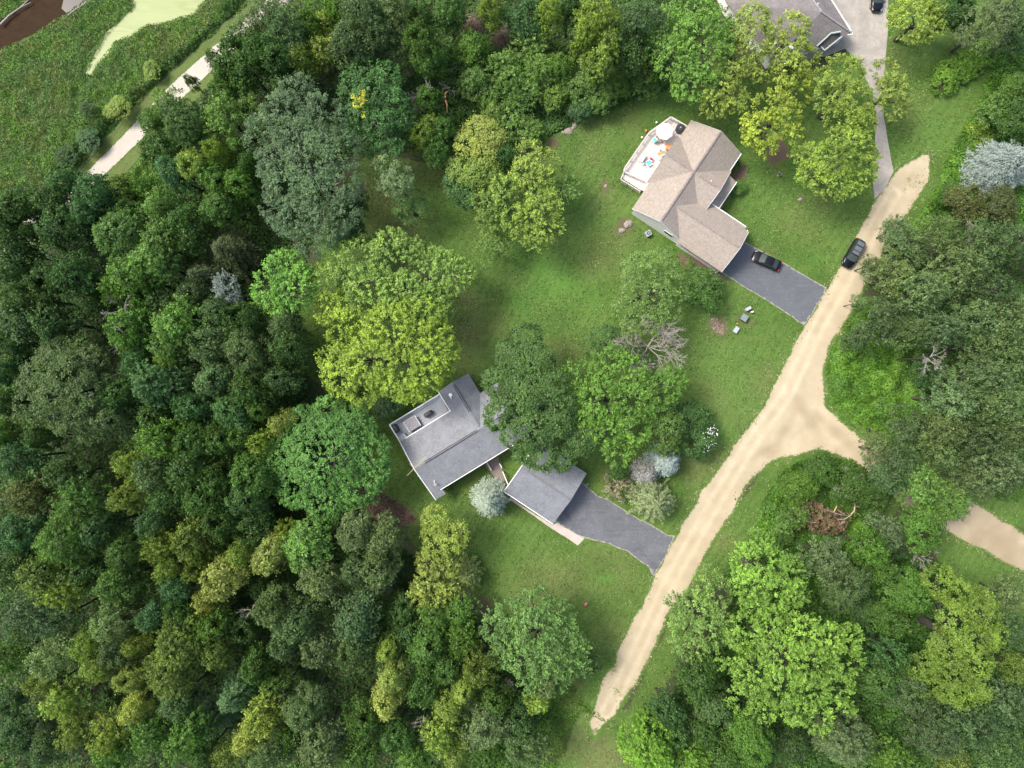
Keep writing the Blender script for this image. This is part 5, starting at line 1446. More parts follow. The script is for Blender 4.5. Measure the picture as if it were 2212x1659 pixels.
def crown_quads(lobes, style, seed, dens=1.0):
    """lobes: (x, y, z, r) -> quads, tone"""
    S = STY[style]; r = np.random.default_rng(seed)
    lobes = np.array(lobes, float)
    C = []; O = []; LB = []
    for i, (x, y, z, rad) in enumerate(lobes):
        n = int(4 * math.pi * rad * rad * .66 / (S['sp'] ** 2) * dens)
        zz = 1 - (1 - (-.32)) * r.uniform(0, 1, n)
        ph = r.uniform(0, 2 * math.pi, n); rr = np.sqrt(1 - zz * zz)
        d = np.stack([rr * np.cos(ph), rr * np.sin(ph), zz], 1)
        # sub-lobes: bulge the surface
        bul = .7 * vnoise(d[:, 0] * rad + x, d[:, 1] * rad + y + d[:, 2] * rad * .7, 1.7, seed + i) + .3 * vnoise(d[:, 0] * rad + x, d[:, 1] * rad + y + d[:, 2] * rad * .7, .7, seed + i + 5) - .45
        R = rad * (1 + .0) + bul * 1.5 - np.abs(r.normal(0, .16, n))
        p = np.array([x, y, z]) + d * R[:, None] * np.array([1, 1, S['zf']])
        keep = r.uniform(0, 1, n) > S['holes'] * (1 if True else 0)
        keep &= bul > S.get('thr', -.34)
        C.append(p[keep]); O.append(d[keep]); LB.append(np.full(keep.sum(), i))
    C = np.concatenate(C); O = np.concatenate(O); LB = np.concatenate(LB)
    inside = np.zeros(len(C), bool)
    for i, (x, y, z, rad) in enumerate(lobes):
        q = (C - np.array([x, y, z])) / np.array([1, 1, S['zf']])
        inside |= (np.linalg.norm(q, axis=1) < rad * .62) & (LB != i)
    C, O, LB = C[~inside], O[~inside], LB[~inside]
    nc = len(C); nl = S['nl']
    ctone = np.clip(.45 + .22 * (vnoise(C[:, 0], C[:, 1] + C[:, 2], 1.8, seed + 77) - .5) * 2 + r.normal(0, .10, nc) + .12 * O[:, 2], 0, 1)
    cs = r.uniform(.7, 1.35, nc)
    Oh = O.copy(); Oh[:, 2] = Oh[:, 2] * .35 + .12; Oh = unit(Oh)
    off = r.normal(0, .5, (nc, nl, 3)) * (S['cr'] * cs)[:, None, None]
    off[..., 2] *= .62
    if S['spray'] > 0:
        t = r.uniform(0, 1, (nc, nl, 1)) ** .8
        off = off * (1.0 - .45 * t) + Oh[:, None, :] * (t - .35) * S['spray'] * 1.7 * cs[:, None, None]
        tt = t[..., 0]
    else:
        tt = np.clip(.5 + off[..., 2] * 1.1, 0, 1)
    P = C[:, None, :] + off
    ld = unit(Oh[:, None, :] * (.8 if S['spray'] else .35) + r.normal(0, .6, (nc, nl, 3)))
    nrm = unit(O[:, None, :] * .45 + np.array([0, 0, 1.0]) * S['fl'] + r.normal(0, .42, (nc, nl, 3)))
    t1 = unit(ld - nrm * np.sum(ld * nrm, -1, keepdims=True)); b1 = np.cross(nrm, t1)
    s = S['ls'] * r.uniform(.65, 1.3, (nc, nl, 1))
    L = s * .5; Wd = s * S['wr'] * .5
    sag = np.array([0, 0, 1.0]) * s * .08
    Q = np.stack([P - t1 * L, P - b1 * Wd + sag, P + t1 * L, P + b1 * Wd + sag], 2).reshape(-1, 4, 3)
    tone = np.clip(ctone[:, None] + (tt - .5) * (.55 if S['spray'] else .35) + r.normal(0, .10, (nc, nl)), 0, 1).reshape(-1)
    return Q, tone

def crown_mesh(name, lobes, style, seed, dens=1.0):
    Q, tone = crown_quads(lobes, style, seed, dens)
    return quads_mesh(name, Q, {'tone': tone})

def trunk_mesh(name, h, lobes, r0, mat, seed, nb=None):
    """tapered trunk with limbs reaching into the lobes"""
    rr = random.Random(seed); mb = MB()
    zt = h * .45
    bend = (rr.uniform(-.3, .3), rr.uniform(-.3, .3))
    cx = sum(l[0] for l in lobes) / len(lobes) * .5; cy = sum(l[1] for l in lobes) / len(lobes) * .5
    mb.tube([(0, 0, -.1), (bend[0] * .4, bend[1] * .4, zt * .35), (bend[0] + cx * .5, bend[1] + cy * .5, zt), (cx, cy, h * .58)], [r0 * 1.25, r0, r0 * .78, r0 * .3], 7)
    ll = lobes if nb is None else lobes[:nb]
    for (x, y, z, r) in ll:
        z0 = zt * rr.uniform(.7, 1.15)
        f = z0 / zt
        s = (bend[0] * f + cx * .5 * f, bend[1] * f + cy * .5 * f, z0)
        e = (x, y, z - r * .15)
        m = (s[0] + (e[0] - s[0]) * .45 + rr.uniform(-.3, .3), s[1] + (e[1] - s[1]) * .45 + rr.uniform(-.3, .3), s[2] + (e[2] - s[2]) * .35)
        mb.tube([s, m, e], [r0 * .42, r0 * .28, r0 * .07], 5)
        for k in range(2):
            a = rr.uniform(0, 6.28)
            q = (e[0] + math.cos(a) * r * .6, e[1] + math.sin(a) * r * .6, e[2] + r * .1)
            mb.tube([m, ((m[0] + q[0]) / 2, (m[1] + q[1]) / 2, (m[2] + q[2]) / 2 - .2), q], [r0 * .2, r0 * .12, r0 * .04], 4, cap=False)
    me = bpy.data.meshes.new(name)
    me.from_pydata(mb.v, [], mb.f); me.update()
    me.materials.append(mat)
    return me

LEAFMAT = {'oak': 'leaf', 'maple': 'leaf_maple', 'willow': 'leaf_grey', 'ash': 'leaf_maple', 'airy': 'leaf', 'shrub': 'leaf'}
# leaf colours (of the leaves themselves)
LC = {
    'dk': (0.048, 0.102, 0.023), 'tl': (0.056, 0.128, 0.037), 'dg': (0.058, 0.122, 0.021), 'mg': (0.078, 0.160, 0.023), 'br': (0.100, 0.190, 0.036),
    'li': (0.129, 0.256, 0.033), 'yg': (0.180, 0.256, 0.045), 'yl': (0.255, 0.305, 0.070), 'gg': (0.106, 0.162, 0.056), 'gd': (0.072, 0.124, 0.040), 'ol': (0.110, 0.169, 0.028),
    'bo': (0.083, 0.105, 0.029), 'lt': (0.112, 0.205, 0.044), 'pt': (0.140, 0.230, 0.049)}
CW = {'dk': 'dark bluish green', 'tl': 'bluish green', 'dg': 'dark green', 'mg': 'mid green', 'br': 'fresh green', 'li': 'lime green', 'yg': 'yellowish green', 'yl': 'yellow',
      'gg': 'grey green', 'gd': 'dull grey green', 'ol': 'olive green', 'bo': 'brownish olive', 'lt': 'light green', 'pt': 'pale green'}

def proto_lobes(R, seed, n=8, tall=1.0, spread=.58):
    rr = random.Random(seed); out = [(rr.uniform(-.1, .1) * R, rr.uniform(-.1, .1) * R, .25 * R * tall, R * .52)]
    a0 = rr.uniform(0, 6.28)
    for k in range(n - 1):
        a = a0 + 2 * math.pi * k / (n - 1) + rr.uniform(-.3, .3)
        d = R * spread * rr.uniform(.75, 1.12); q = R * rr.uniform(.30, .46)
        out.append((d * math.cos(a), d * math.sin(a), -rr.uniform(.0, .42) * R * tall + .05 * R, q))
    for k in range(3):
        a = rr.uniform(0, 6.28); d = R * .3
        out.append((d * math.cos(a), d * math.sin(a), .1 * R * tall + rr.uniform(0, .25) * R, R * rr.uniform(.26, .36)))
    return out
PROTO = {}
def get_proto(style, k, R0):
    key = (style, k, R0)
    if key not in PROTO:
        H0 = R0 * 2.4
        seed = abs(hash((style, k))) % 1000 if False else (sum(map(ord, style)) * 7 + k * 31 + int(R0 * 10))
        lobes = [(x, y, z + H0 * .74, r) for x, y, z, r in proto_lobes(R0, seed, n=7 + (k % 3))]
        cm = crown_mesh('crown', lobes, style, seed)
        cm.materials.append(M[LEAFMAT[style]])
        tm = trunk_mesh('trunk', H0, lobes, (.03 if style == 'airy' else .042) * R0 + .05, M['bark'], seed)
        PROTO[key] = (cm, tm, H0)
    return PROTO[key]

NTREE = [0]
LABELS = set()
TREES = []
def tree(v, r_v, h, style, col, label, group=None, name='broadleaf_tree', cat='tree', k=None, sxy=None):
    """v: position on the survey sheet of the crown middle, r_v crown radius in sheet units"""
    zc = h * .78
    p = W(v[0], v[1], zc)
    R = r_v * (CAM_H - zc) / FPX
    R0 = 3.2 if R < 4.0 else 5.0
    NTREE[0] += 1
    k = (NTREE[0] * 7 + int(v[0])) % 5 if k is None else k
    cm, tm, H0 = get_proto(style, k, R0)
    rz = rnd.uniform(0, 6.28)
    t = empty(name, (p[0], p[1], 0), label, cat, group, rz)
    s = R / R0
    t.scale = (s * rnd.uniform(.86, 1.16), s * rnd.uniform(.86, 1.16), h / H0)
    c = link_mesh('crown', cm, None, t)
    j = rnd.uniform(.86, 1.14)
    cc = LC[col] if isinstance(col, str) else col
    c.color = (cc[0] * j * rnd.uniform(.93, 1.07), cc[1] * j, cc[2] * j * rnd.uniform(.85, 1.15), 1)
    link_mesh('trunk', tm, None, t)
    TREES.append((v[0], v[1], r_v, label))
    return t

def hero(lobes_v, h, style, col, label, name='broadleaf_tree', cat='tree', group=None, seed=None, depth=.34, dens=1.0, mat=None, zjit=.1, flat=None):
    """tree with its own crown, lobes given as (vx, vy, r_v[, dz])"""
    L = np.array([(l[0], l[1], l[2]) for l in lobes_v], float)
    wgt = L[:, 2] ** 2
    cv = (L[:, :2] * wgt[:, None]).sum(0) / wgt.sum()
    seed = seed or int(cv[0] * 3 + cv[1])
    rr = random.Random(seed)
    span = max(np.hypot(*(L[i, :2] - cv)) + L[i, 2] for i in range(len(L)))
    zc = h * .72
    base = W(cv[0], cv[1], zc)
    out = []
    for l in lobes_v:
        d = math.hypot(l[0] - cv[0], l[1] - cv[1]) / span
        z = h * (1 - .10) - h * depth * d ** 1.3 + rr.uniform(-zjit, zjit) * 3 + (l[3] if len(l) > 3 else 0)
        r = l[2] * (CAM_H - z) / FPX
        z -= r * STY[style]['zf'] * .8
        p = W(l[0], l[1], z + r * .5)
        out.append((p[0] - base[0], p[1] - base[1], z, r))
    t = empty(name, (base[0], base[1], 0), label, cat, group)
    cm = crown_mesh('crown', out, style, seed, dens)
    cm.materials.append(M[mat or LEAFMAT[style]])
    c = link_mesh('crown', cm, None, t)
    cc = LC[col] if isinstance(col, str) else col
    c.color = (*cc, 1)
    tm = trunk_mesh('trunk', h * .9, out, .04 * span * .074 + .12, M['bark'], seed, nb=10)
    link_mesh('trunk', tm, None, t)
    TREES.append((cv[0], cv[1], span, label))
    return t

# ---- conifers
def spruce(v, r_v, h, col, label, dens=1.0, spiky=False, name='spruce_tree', top=1.0, droop=.35):
    zc = h * .45
    p = W(v[0], v[1], zc); R = r_v * (CAM_H - zc) / FPX
    seed = int(v[0] + v[1] * 3); r = np.random.default_rng(seed)
    T_ = empty(name, (p[0], p[1], 0), label, 'tree', rz=0)
    Qs = []; tn = []; mb = MB()
    mb.tube([(0, 0, -.1), (0, 0, h * .5), (0, 0, h)], [R * .07 + .05, R * .04 + .03, .02], 7)
    whorls = int(h / (.42 if not spiky else .6))
    for w in range(whorls):
        f = w / whorls
        z = h * (.06 + .93 * f)
        if spiky: rad = R * (1 - f) ** .75
        else: rad = R * (1 - f ** 1.7) ** .85 * r.uniform(.86, 1.06)
        nb = int((8 if not spiky else 7) + rad * (2.9 if not spiky else 2.2))
        for k in range(nb):
            a = 2 * math.pi * (k + r.uniform(0, .8)) / nb + w
            L = rad * r.uniform(.70, 1.12)
            n = max(4, int(L * (17 if not spiky else 15) * dens))
            t = np.linspace(.12, 1, n) ** .75
            dirv = np.array([math.cos(a), math.sin(a), 0]); per = np.array([-math.sin(a), math.cos(a), 0])
            wd = (.32 + .35 * (1 - t)) * (r.uniform(-1, 1, n)) * min(1.0, L * .45) * (1.0 if not spiky else .62)
            rise = (.25 * t - droop * t * t) * L if not spiky else (.30 * t - .12 * t * t) * L
            P = dirv * (t * L)[:, None] + per * wd[:, None] + np.array([0, 0, 1.0]) * (z + rise + r.normal(0, .05, n))[:, None]
            s = (.30 if not spiky else .34) * r.uniform(.7, 1.2, n)
            ld = unit(dirv + per * np.sign(wd)[:, None] * .6 + r.normal(0, .3, (n, 3)))
            nrm = unit(np.array([0, 0, 1.0]) + dirv * .35 + r.normal(0, .35, (n, 3)))
            t1 = unit(ld - nrm * np.sum(ld * nrm, -1, keepdims=True)); b1 = np.cross(nrm, t1)
            Lh = (s * .5)[:, None]; Wh = (s * .17)[:, None]
            Qs.append(np.stack([P - t1 * Lh, P - b1 * Wh, P + t1 * Lh, P + b1 * Wh], 1))
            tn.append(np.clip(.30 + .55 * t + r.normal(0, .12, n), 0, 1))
    Q = np.concatenate(Qs); tn = np.concatenate(tn)
    c = link_mesh('crown', quads_mesh('crown', Q, {'tone': tn}), M['needle'], T_)
    c.color = (*col, 1)
    mb.build('trunk', M['bark'], T_)
    TREES.append((v[0], v[1], r_v, label))
    return T_

# ---- bare, dead trees
def bare_mesh(R, h, seed, up=.35, levels=4, n0=5, twig=.016, lean=(0, 0), spread=1.0, r0=.16):
    rr = random.Random(seed); mb = MB()
    def grow(p, d, L, rad, lv):
        pts = [p]; q = p; dd = d.copy()
        for i in range(3):
            dd = (dd + Vector((rr.uniform(-.28, .28), rr.uniform(-.28, .28), rr.uniform(-.12, .2)))).normalized()
            q = q + dd * L / 3; pts.append(q)
        mb.tube(pts, [rad, rad * .82, rad * .66, max(twig * .6, rad * .45)], 5 if lv > 1 else 4, cap=False)
        if lv <= 0: return
        for k in range(rr.choice((3, 4)) if lv > 1 else 4):
            b = pts[rr.choice((1, 2, 3, 3))]
            a = rr.uniform(.35, .95); ax = dd.orthogonal().normalized()
            from mathutils import Quaternion
            nd = dd.copy(); nd.rotate(Quaternion(ax, a)); nd.rotate(Quaternion(dd, rr.uniform(0, 6.28)))
            nd.z = nd.z * .7 + .06; nd.normalize()
            grow(b, nd, L * rr.uniform(.5, .75), max(twig, rad * rr.uniform(.4, .58)), lv - 1)
    base = Vector((0, 0, 0)); topp = Vector((lean[0] * .3, lean[1] * .3, h * .55))
    mb.tube([(0, 0, -.1), (lean[0] * .1, lean[1] * .1, h * .3), tuple(topp)], [r0 * 1.2, r0, r0 * .8], 7)
    a0 = rr.uniform(0, 6.28)
    for k in range(n0):
        a = a0 + 2 * math.pi * k / n0 + rr.uniform(-.4, .4)
        d = Vector((math.cos(a) * spread + lean[0] / max(R, .1) * .8, math.sin(a) * spread + lean[1] / max(R, .1) * .8, up + rr.uniform(0, .5))).normalized()
        grow(topp * rr.uniform(.75, 1.0), d, R * .55, r0 * .55, levels - 1)
    return mb
BAREP = {}
def dead_tree(v, r_v, h, label, seed, lean=(0, 0), levels=4, n0=5, cat='dead tree', name='dead_tree', mat='bark_pale', r0=.13, group=None, twig=.018):
    zc = h * .75
    p = W(v[0], v[1], zc); R = r_v * (CAM_H - zc) / FPX
    t = empty(name, (p[0] - lean[0] * .5, p[1] - lean[1] * .5, 0), label, cat, group, 0)
    mb = bare_mesh(R, h, seed, levels=levels, n0=n0, lean=lean, r0=r0, twig=twig)
    zmax = max(q[2] for q in mb.v)
    me = bpy.data.meshes.new('branches'); me.from_pydata(mb.v, [], mb.f); me.update(); me.materials.append(M[mat])
    nv = len(mb.v)
    # trunk is the first tube: 3 rings of 7
    tv = mb.v[:21]; tf = [f for f in mb.f if max(f) < 21]
    bv = mb.v[21:]; bf = [tuple(i - 21 for i in f) for f in mb.f if min(f) >= 21]
    me2 = bpy.data.meshes.new('branches'); me2.from_pydata(bv, [], bf); me2.update(); me2.materials.append(M[mat])
    bpy.data.meshes.remove(me)
    link_mesh('branches', me2, None, t)
    mesh_obj('trunk', tv, tf, M['bark'] if h > 9 else M[mat], t)
    return t
# ------------------------------------------------------------------ the trees one by one
# trees that stand out, each with its own crown
def t(c, r, *L):
    return [(T(c, r, q[0], q[1])[0], T(c, r, q[0], q[1])[1], q[2] / 3.0) + tuple(q[3:]) for q in L]

hero([(770, 570, 62), (855, 560, 62), (915, 585, 58), (965, 590, 45), (1003, 590, 24), (705, 610, 40), (800, 625, 55), (870, 640, 60), (925, 655, 42)],
     15, 'maple', (0.166, 0.265, 0.056), 'big fresh green tree with a long right arm, behind the bright yellow green one')
hero([(850, 720, 72), (905, 690, 55), (920, 750, 58), (800, 775, 60), (745, 800, 52), (860, 800, 62), (905, 810, 42), (720, 780, 30), (780, 830, 42), (930, 770, 45), (890, 845, 25), (740, 700, 40), (710, 660, 32)],
     17, 'maple', (0.209, 0.303, 0.040), 'brightest yellow green tree, above the deck of the grey house')
hero([(615, 580, 42), (580, 625, 38), (625, 625, 42), (600, 655, 28), (645, 600, 30), (570, 655, 20)], 15, 'maple', (0.128, 0.272, 0.046), 'lime green tree at the forest edge, left of the brightest yellow green tree')
hero([(700, 985, 88), (655, 940, 55), (745, 930, 55), (785, 985, 52), (765, 1050, 50), (700, 1070, 55), (635, 1045, 50), (615, 985, 48), (700, 900, 42), (800, 1030, 35)],
     14, 'ash', (0.095, 0.214, 0.046), 'large evenly round green tree with speckled crown, left of the grey house', depth=.30, dens=1.1)
hero(t(1, 1, (1200, 520, 100), (1110, 640, 110), (1250, 690, 130), (1050, 830, 120), (1200, 880, 150), (1010, 1040, 100), (1350, 860, 110), (1250, 1130, 140), (1400, 1080, 110), (1300, 1290, 110), (1440, 1320, 80), (1550, 1180, 110), (1130, 1150, 90), (1180, 1290, 70), (1420, 960, 90), (1060, 940, 90)),
     16, 'oak', (0.076, 0.144, 0.036), 'broad dark green oak overhanging both the grey house and its garage', dens=1.2)
hero(t(1, 1, (1550, 800, 120), (1750, 690, 110), (1850, 770, 120), (1690, 930, 140), (1900, 930, 140), (2050, 880, 120), (2130, 820, 90), (1590, 980, 110), (1750, 1110, 120), (1900, 1130, 110), (1790, 1270, 80), (1620, 1130, 90), (1520, 1000, 80)),
     14, 'maple', (0.116, 0.228, 0.037), 'broad fresh green tree between the dark oak and the flowering bush')
hero(t(1, 1, (2080, 1010, 95), (2140, 1100, 85), (2060, 1180, 90), (2130, 1200, 70), (2020, 1090, 60)), 10, 'oak', (0.097, 0.173, 0.036), 'small mid green tree above the pale blue spruce, right of the broad fresh green tree')
vib = hero([(1500, 905, 38), (1520, 945, 32), (1495, 950, 34), (1470, 900, 26), (1510, 975, 22)], 6, 'oak', (0.062, 0.135, 0.033), 'dark rounded bush with white flowers near the sandy road', name='flowering_bush', cat='bush')
hero(t(1, 1, (1960, 110, 140), (2080, 60, 110), (2150, 180, 110), (2060, 260, 120), (1910, 260, 110), (1830, 330, 80), (2000, 400, 110), (2110, 360, 80), (1880, 450, 70)), 10, 'airy', (0.136, 0.220, 0.057),
     'airy pale green tree on the lawn below the beige house end wall')
hero(t(1, 1, (1700, 540, 90), (1640, 600, 70), (1760, 590, 60), (1790, 510, 60)), 7, 'airy', (0.059, 0.122, 0.034), 'low dull green tree left of the bare grey dead tree')
hero([(1518, 612, 32), (1535, 640, 26), (1500, 635, 22), (1545, 610, 18)], 6, 'oak', (0.068, 0.148, 0.028), 'bushy dark green tree at the corner of the beige garage wing')
# yellowing tree near the trail-side lawn
hero(t(1, 0, (880, 830, 90), (960, 870, 95), (800, 900, 75), (920, 980, 85), (980, 960, 60)), 13, 'oak', (0.262, 0.312, 0.067), 'yellowest tree of the lawn group above the middle')
hero(t(1, 0, (930, 1080, 100), (860, 1130, 80), (790, 1100, 90), (980, 1150, 60), (720, 1060, 50)), 12, 'oak', (0.165, 0.246, 0.047), 'yellow tipped green tree just below the yellowest tree')
hero(t(1, 0, (760, 1200, 90), (820, 1260, 80), (710, 1150, 50)), 9, 'oak', (0.070, 0.154, 0.041), 'bluish green tree below the yellow tipped one, lawn side')
hero(t(1, 0, (1230, 1010, 95), (1310, 1050, 85), (1190, 1100, 85), (1300, 1130, 70), (1230, 1160, 60)), 13, 'maple', (0.201, 0.277, 0.055), 'yellow green tree at the top right of the lawn group')
hero(t(1, 0, (1050, 1250, 100), (950, 1310, 90), (1080, 1360, 90), (960, 1420, 80), (1170, 1230, 70)), 12, 'maple', (0.163, 0.249, 0.049), 'soft yellow green tree in the middle of the lawn group')
hero(t(1, 0, (1280, 1230, 95), (1320, 1350, 100), (1230, 1400, 85), (1340, 1470, 80), (1270, 1540, 70), (1190, 1500, 60), (1350, 1270, 60)), 13, 'maple', (0.189, 0.277, 0.049), 'bright yellow green tree at the right edge of the lawn group')
hero(t(1, 0, (1430, 1160, 65), (1470, 1220, 55), (1400, 1230, 60)), 8, 'maple', (0.116, 0.203, 0.051), 'small mid green tree poking out right of the lawn group')
hero(t(1, 0, (980, 1560, 80), (1040, 1520, 60), (930, 1620, 70), (1030, 1600, 60)), 9, 'airy', (0.125, 0.208, 0.044), 'small pale green tree at the lower end of the lawn group')
hero(t(1, 0, (290, 1060, 70), (370, 1130, 70), (320, 1180, 70), (400, 1210, 60)), 15, 'willow', (0.136, 0.208, 0.083), 'tall thin tree with silvery top standing alone in the back lawn')
hero(t(1, 0, (440, 1270, 80), (400, 1340, 70), (500, 1320, 60), (430, 1410, 50)), 10, 'airy', (0.092, 0.177, 0.044), 'loose green tree leaning to the right of the thin silvery tree')
# trees by the dark roofed house
hero([(1500, 20, 48), (1455, 60, 48), (1520, 75, 50), (1465, 120, 46), (1530, 130, 40), (1500, 170, 40), (1560, 50, 30), (1548, 95, 30), (1440, 100, 26), (1480, 150, 26)], 15, 'maple', (0.122, 0.239, 0.041), 'large lime green tree beside the dark roofed house')
hero(t(2, 0, (480, 110, 95), (480, 220, 100), (380, 160, 80), (350, 230, 60)), 14, 'maple', (0.221, 0.291, 0.065), 'yellow green tree over the lower left edge of the dark roof')
hero(t(2, 0, (720, 150, 90), (720, 260, 85), (620, 260, 60), (770, 230, 50)), 14, 'maple', (0.228, 0.291, 0.060), 'yellow green tree over the middle of the dark roof')
hero(t(2, 0, (300, 400, 100), (400, 370, 90), (240, 540, 100), (350, 620, 85), (200, 660, 70), (510, 420, 95), (290, 680, 50)), 13, 'maple', (0.201, 0.270, 0.049), 'wide yellow green tree on the lawn above the beige house deck')
hero(t(2, 0, (770, 360, 90), (720, 440, 90), (830, 390, 50), (680, 490, 60)), 13, 'maple', (0.221, 0.291, 0.049), 'yellow green tree just below the white box on the dark roof')
hero(t(2, 0, (740, 570, 100), (610, 680, 105), (540, 820, 105), (680, 740, 90), (480, 890, 70), (560, 930, 60), (720, 860, 50), (430, 800, 45)), 13, 'maple', (0.235, 0.303, 0.040), 'bright yellow green tree nearest the upper corner of the beige house')
hero(t(2, 0, (1050, 470, 110), (1000, 590, 110), (1130, 640, 110), (1030, 750, 100), (1180, 760, 80), (920, 500, 60), (1120, 420, 60)), 13, 'maple', (0.194, 0.270, 0.049), 'yellow green tree left of the concrete driveway, below its bend')
hero(t(2, 0, (1390, 560, 90), (1330, 470, 75), (1380, 680, 70), (1440, 620, 50), (1300, 620, 50)), 11, 'maple', (0.194, 0.257, 0.055), 'yellow green tree on the grass side of the concrete driveway')
hero(t(2, 0, (1000, 1020, 120), (860, 1000, 90), (1150, 960, 100), (1010, 1170, 110), (1180, 1090, 90), (850, 1110, 85), (1100, 880, 90), (930, 1180, 70), (1130, 1190, 60), (760, 1000, 50), (1240, 1010, 50)), 13, 'maple', (0.182, 0.270, 0.044), 'big yellow green tree beside the lower end of the concrete driveway')
hero(t(2, 0, (1540, 90, 130), (1620, 150, 90), (1440, 100, 80), (1550, 20, 90), (1700, 110, 60), (1570, 190, 50)), 11, 'maple', (0.214, 0.291, 0.049), 'yellow green tree at the top edge, right of the concrete driveway')
# lower right
hero(t(2, 2, (500, 230, 90), (560, 350, 120), (440, 330, 100), (690, 400, 95), (620, 520, 110), (480, 480, 110), (740, 550, 80), (390, 430, 70), (500, 620, 90)), 17, 'maple', (0.163, 0.291, 0.048), 'vivid lime green tree with feathery tips right of the sandy road, topmost of three')
hero(t(2, 2, (180, 430, 70), (100, 620, 110), (240, 560, 90), (30, 720, 100), (180, 780, 110), (80, 880, 90), (260, 720, 80), (-30, 600, 60), (-10, 850, 60)), 14, 'maple', (0.150, 0.249, 0.061), 'lime green tree touching the sandy road, left of the biggest feathery tree')
hero(t(2, 2, (420, 800, 120), (600, 770, 120), (800, 800, 120), (950, 850, 110), (1090, 850, 90), (650, 950, 130), (850, 1000, 130), (1060, 980, 110), (480, 1080, 120), (640, 1150, 120), (850, 1170, 110), (1030, 1150, 90), (380, 1220, 80), (530, 1290, 80), (750, 1320, 80), (900, 1350, 80), (330, 960, 80), (1080, 1270, 50)), 18, 'maple', (0.169, 0.291, 0.048), 'biggest feathery lime green tree at the lower right of the sandy road', depth=.30)
hero(t(2, 2, (1700, 470, 110), (1850, 560, 120), (1960, 680, 110), (1800, 720, 120), (2020, 820, 90), (1900, 860, 110), (1720, 890, 110), (1620, 1020, 100), (1780, 1060, 110), (1920, 1010, 100), (1840, 1200, 80), (1960, 1180, 70), (1600, 1130, 80), (1740, 1190, 70), (1980, 560, 60)), 16, 'oak', (0.140, 0.220, 0.032), 'large olive yellow tree near the bottom right corner')
hero(t(1, 2, (1250, 620, 110), (1380, 690, 110), (1120, 680, 100), (1270, 790, 130), (1440, 840, 110), (1100, 850, 100), (1000, 780, 80), (1330, 950, 120), (1180, 980, 110), (1480, 980, 90), (1060, 960, 80), (1400, 1080, 80), (1230, 1100, 70), (1010, 690, 60), (1540, 880, 60), (1560, 1000, 50)), 15, 'maple', (0.112, 0.209, 0.055), 'big round green tree at the bottom of the lower lawn')
hero(t(1, 2, (620, 80, 105), (570, 150, 70), (710, 170, 90), (620, 240, 90), (760, 110, 50), (770, 210, 50)), 12, 'oak', (0.237, 0.308, 0.055), 'bright yellow tree just below the left corner of the grey roof')
hero(t(1, 2, (600, 340, 100), (660, 440, 90), (560, 480, 90), (500, 550, 80), (640, 530, 70), (700, 330, 60), (700, 590, 50)), 11, 'maple', (0.214, 0.270, 0.055), 'yellow green tree below the bright yellow tree at the lawn edge')
# the very big grey green one over the back of the trail
hero([(615, 240, 50), (570, 290, 45), (640, 300, 52), (690, 250, 48), (600, 345, 50), (670, 350, 55), (720, 320, 45), (620, 400, 52), (690, 410, 52), (740, 390, 40), (640, 460, 50), (700, 475, 50), (600, 450, 36), (740, 450, 34), (670, 515, 36), (640, 190, 36)],
     18, 'willow', (0.090, 0.149, 0.066), 'huge silvery grey green willow above the middle of the forest', depth=.2)
hero(t(0, 1, (350, 680, 120), (230, 800, 130), (430, 800, 130), (560, 700, 110), (330, 930, 140), (520, 900, 110), (170, 950, 90), (480, 1030, 110), (600, 820, 80), (560, 1120, 90), (380, 1080, 80)), 18, 'oak', (0.066, 0.113, 0.030), 'biggest round dull olive tree at the left side of the forest')
hero(t(1, 0, (150, 450, 110), (280, 480, 100), (60, 560, 100), (200, 600, 120), (330, 640, 100), (100, 720, 90), (240, 760, 100), (380, 760, 80), (60, 860, 80), (300, 900, 90), (160, 900, 80)), 16, 'oak', (0.061, 0.148, 0.037), 'large bluish green tree carrying a small yellow broken branch')
br = hero(t(1, 0, (132, 645, 32), (128, 690, 26)), 18.5, 'maple', (0.391, 0.392, 0.040), 'small bright yellow broken branch lying on the large bluish green tree', name='broken_branch', cat='branch')

spruce((1058, 1079), 46, 9.0, (0.215, 0.262, 0.205), 'dense round blue spruce between the grey house and its garage', dens=1.25)
spruce((1438, 998), 40, 8.0, (0.215, 0.265, 0.245), 'pale blue spruce above the star shaped pine', dens=.9)
spruce((1396, 1022), 34, 6.5, (0.215, 0.215, 0.200), 'thin greyish spruce touching the pale blue spruce', dens=.7)
spruce((1412, 1085), 58, 9.0, (0.150, 0.190, 0.085), 'star shaped yellowish green pine hanging over the asphalt driveway', spiky=True, name='pine_tree')
spruce((1010, 1240), 42, 7.0, (0.150, 0.200, 0.060), 'spiky light green pine at the left edge of the lower lawn', spiky=True, name='pine_tree')
spruce((2168, 358), 72, 10.0, (0.175, 0.215, 0.195), 'big silvery blue spruce at the right edge', dens=1.0)
hero([(487, 620, 24), (500, 640, 18), (472, 612, 16), (485, 640, 16)], 13.5, 'willow', (0.150, 0.190, 0.165), 'small silvery blue spruce inside the left forest', name='spruce_tree')
spruce((495, 545), 62, 10.0, (0.052, 0.072, 0.026), 'dark olive pine at the upper forest edge', name='pine_tree', dens=.9)
spruce((445, 600), 50, 11.0, (0.060, 0.088, 0.032), 'olive conifer left of the small silvery blue spruce', name='pine_tree', dens=.8)
spruce((517, 1490), 62, 13.0, (0.060, 0.120, 0.042), 'open spiky green larch low in the left forest', spiky=True, name='larch_tree')
spruce((460, 1545), 50, 12.0, (0.058, 0.112, 0.040), 'second spiky green larch, below left of the first', spiky=True, name='larch_tree')

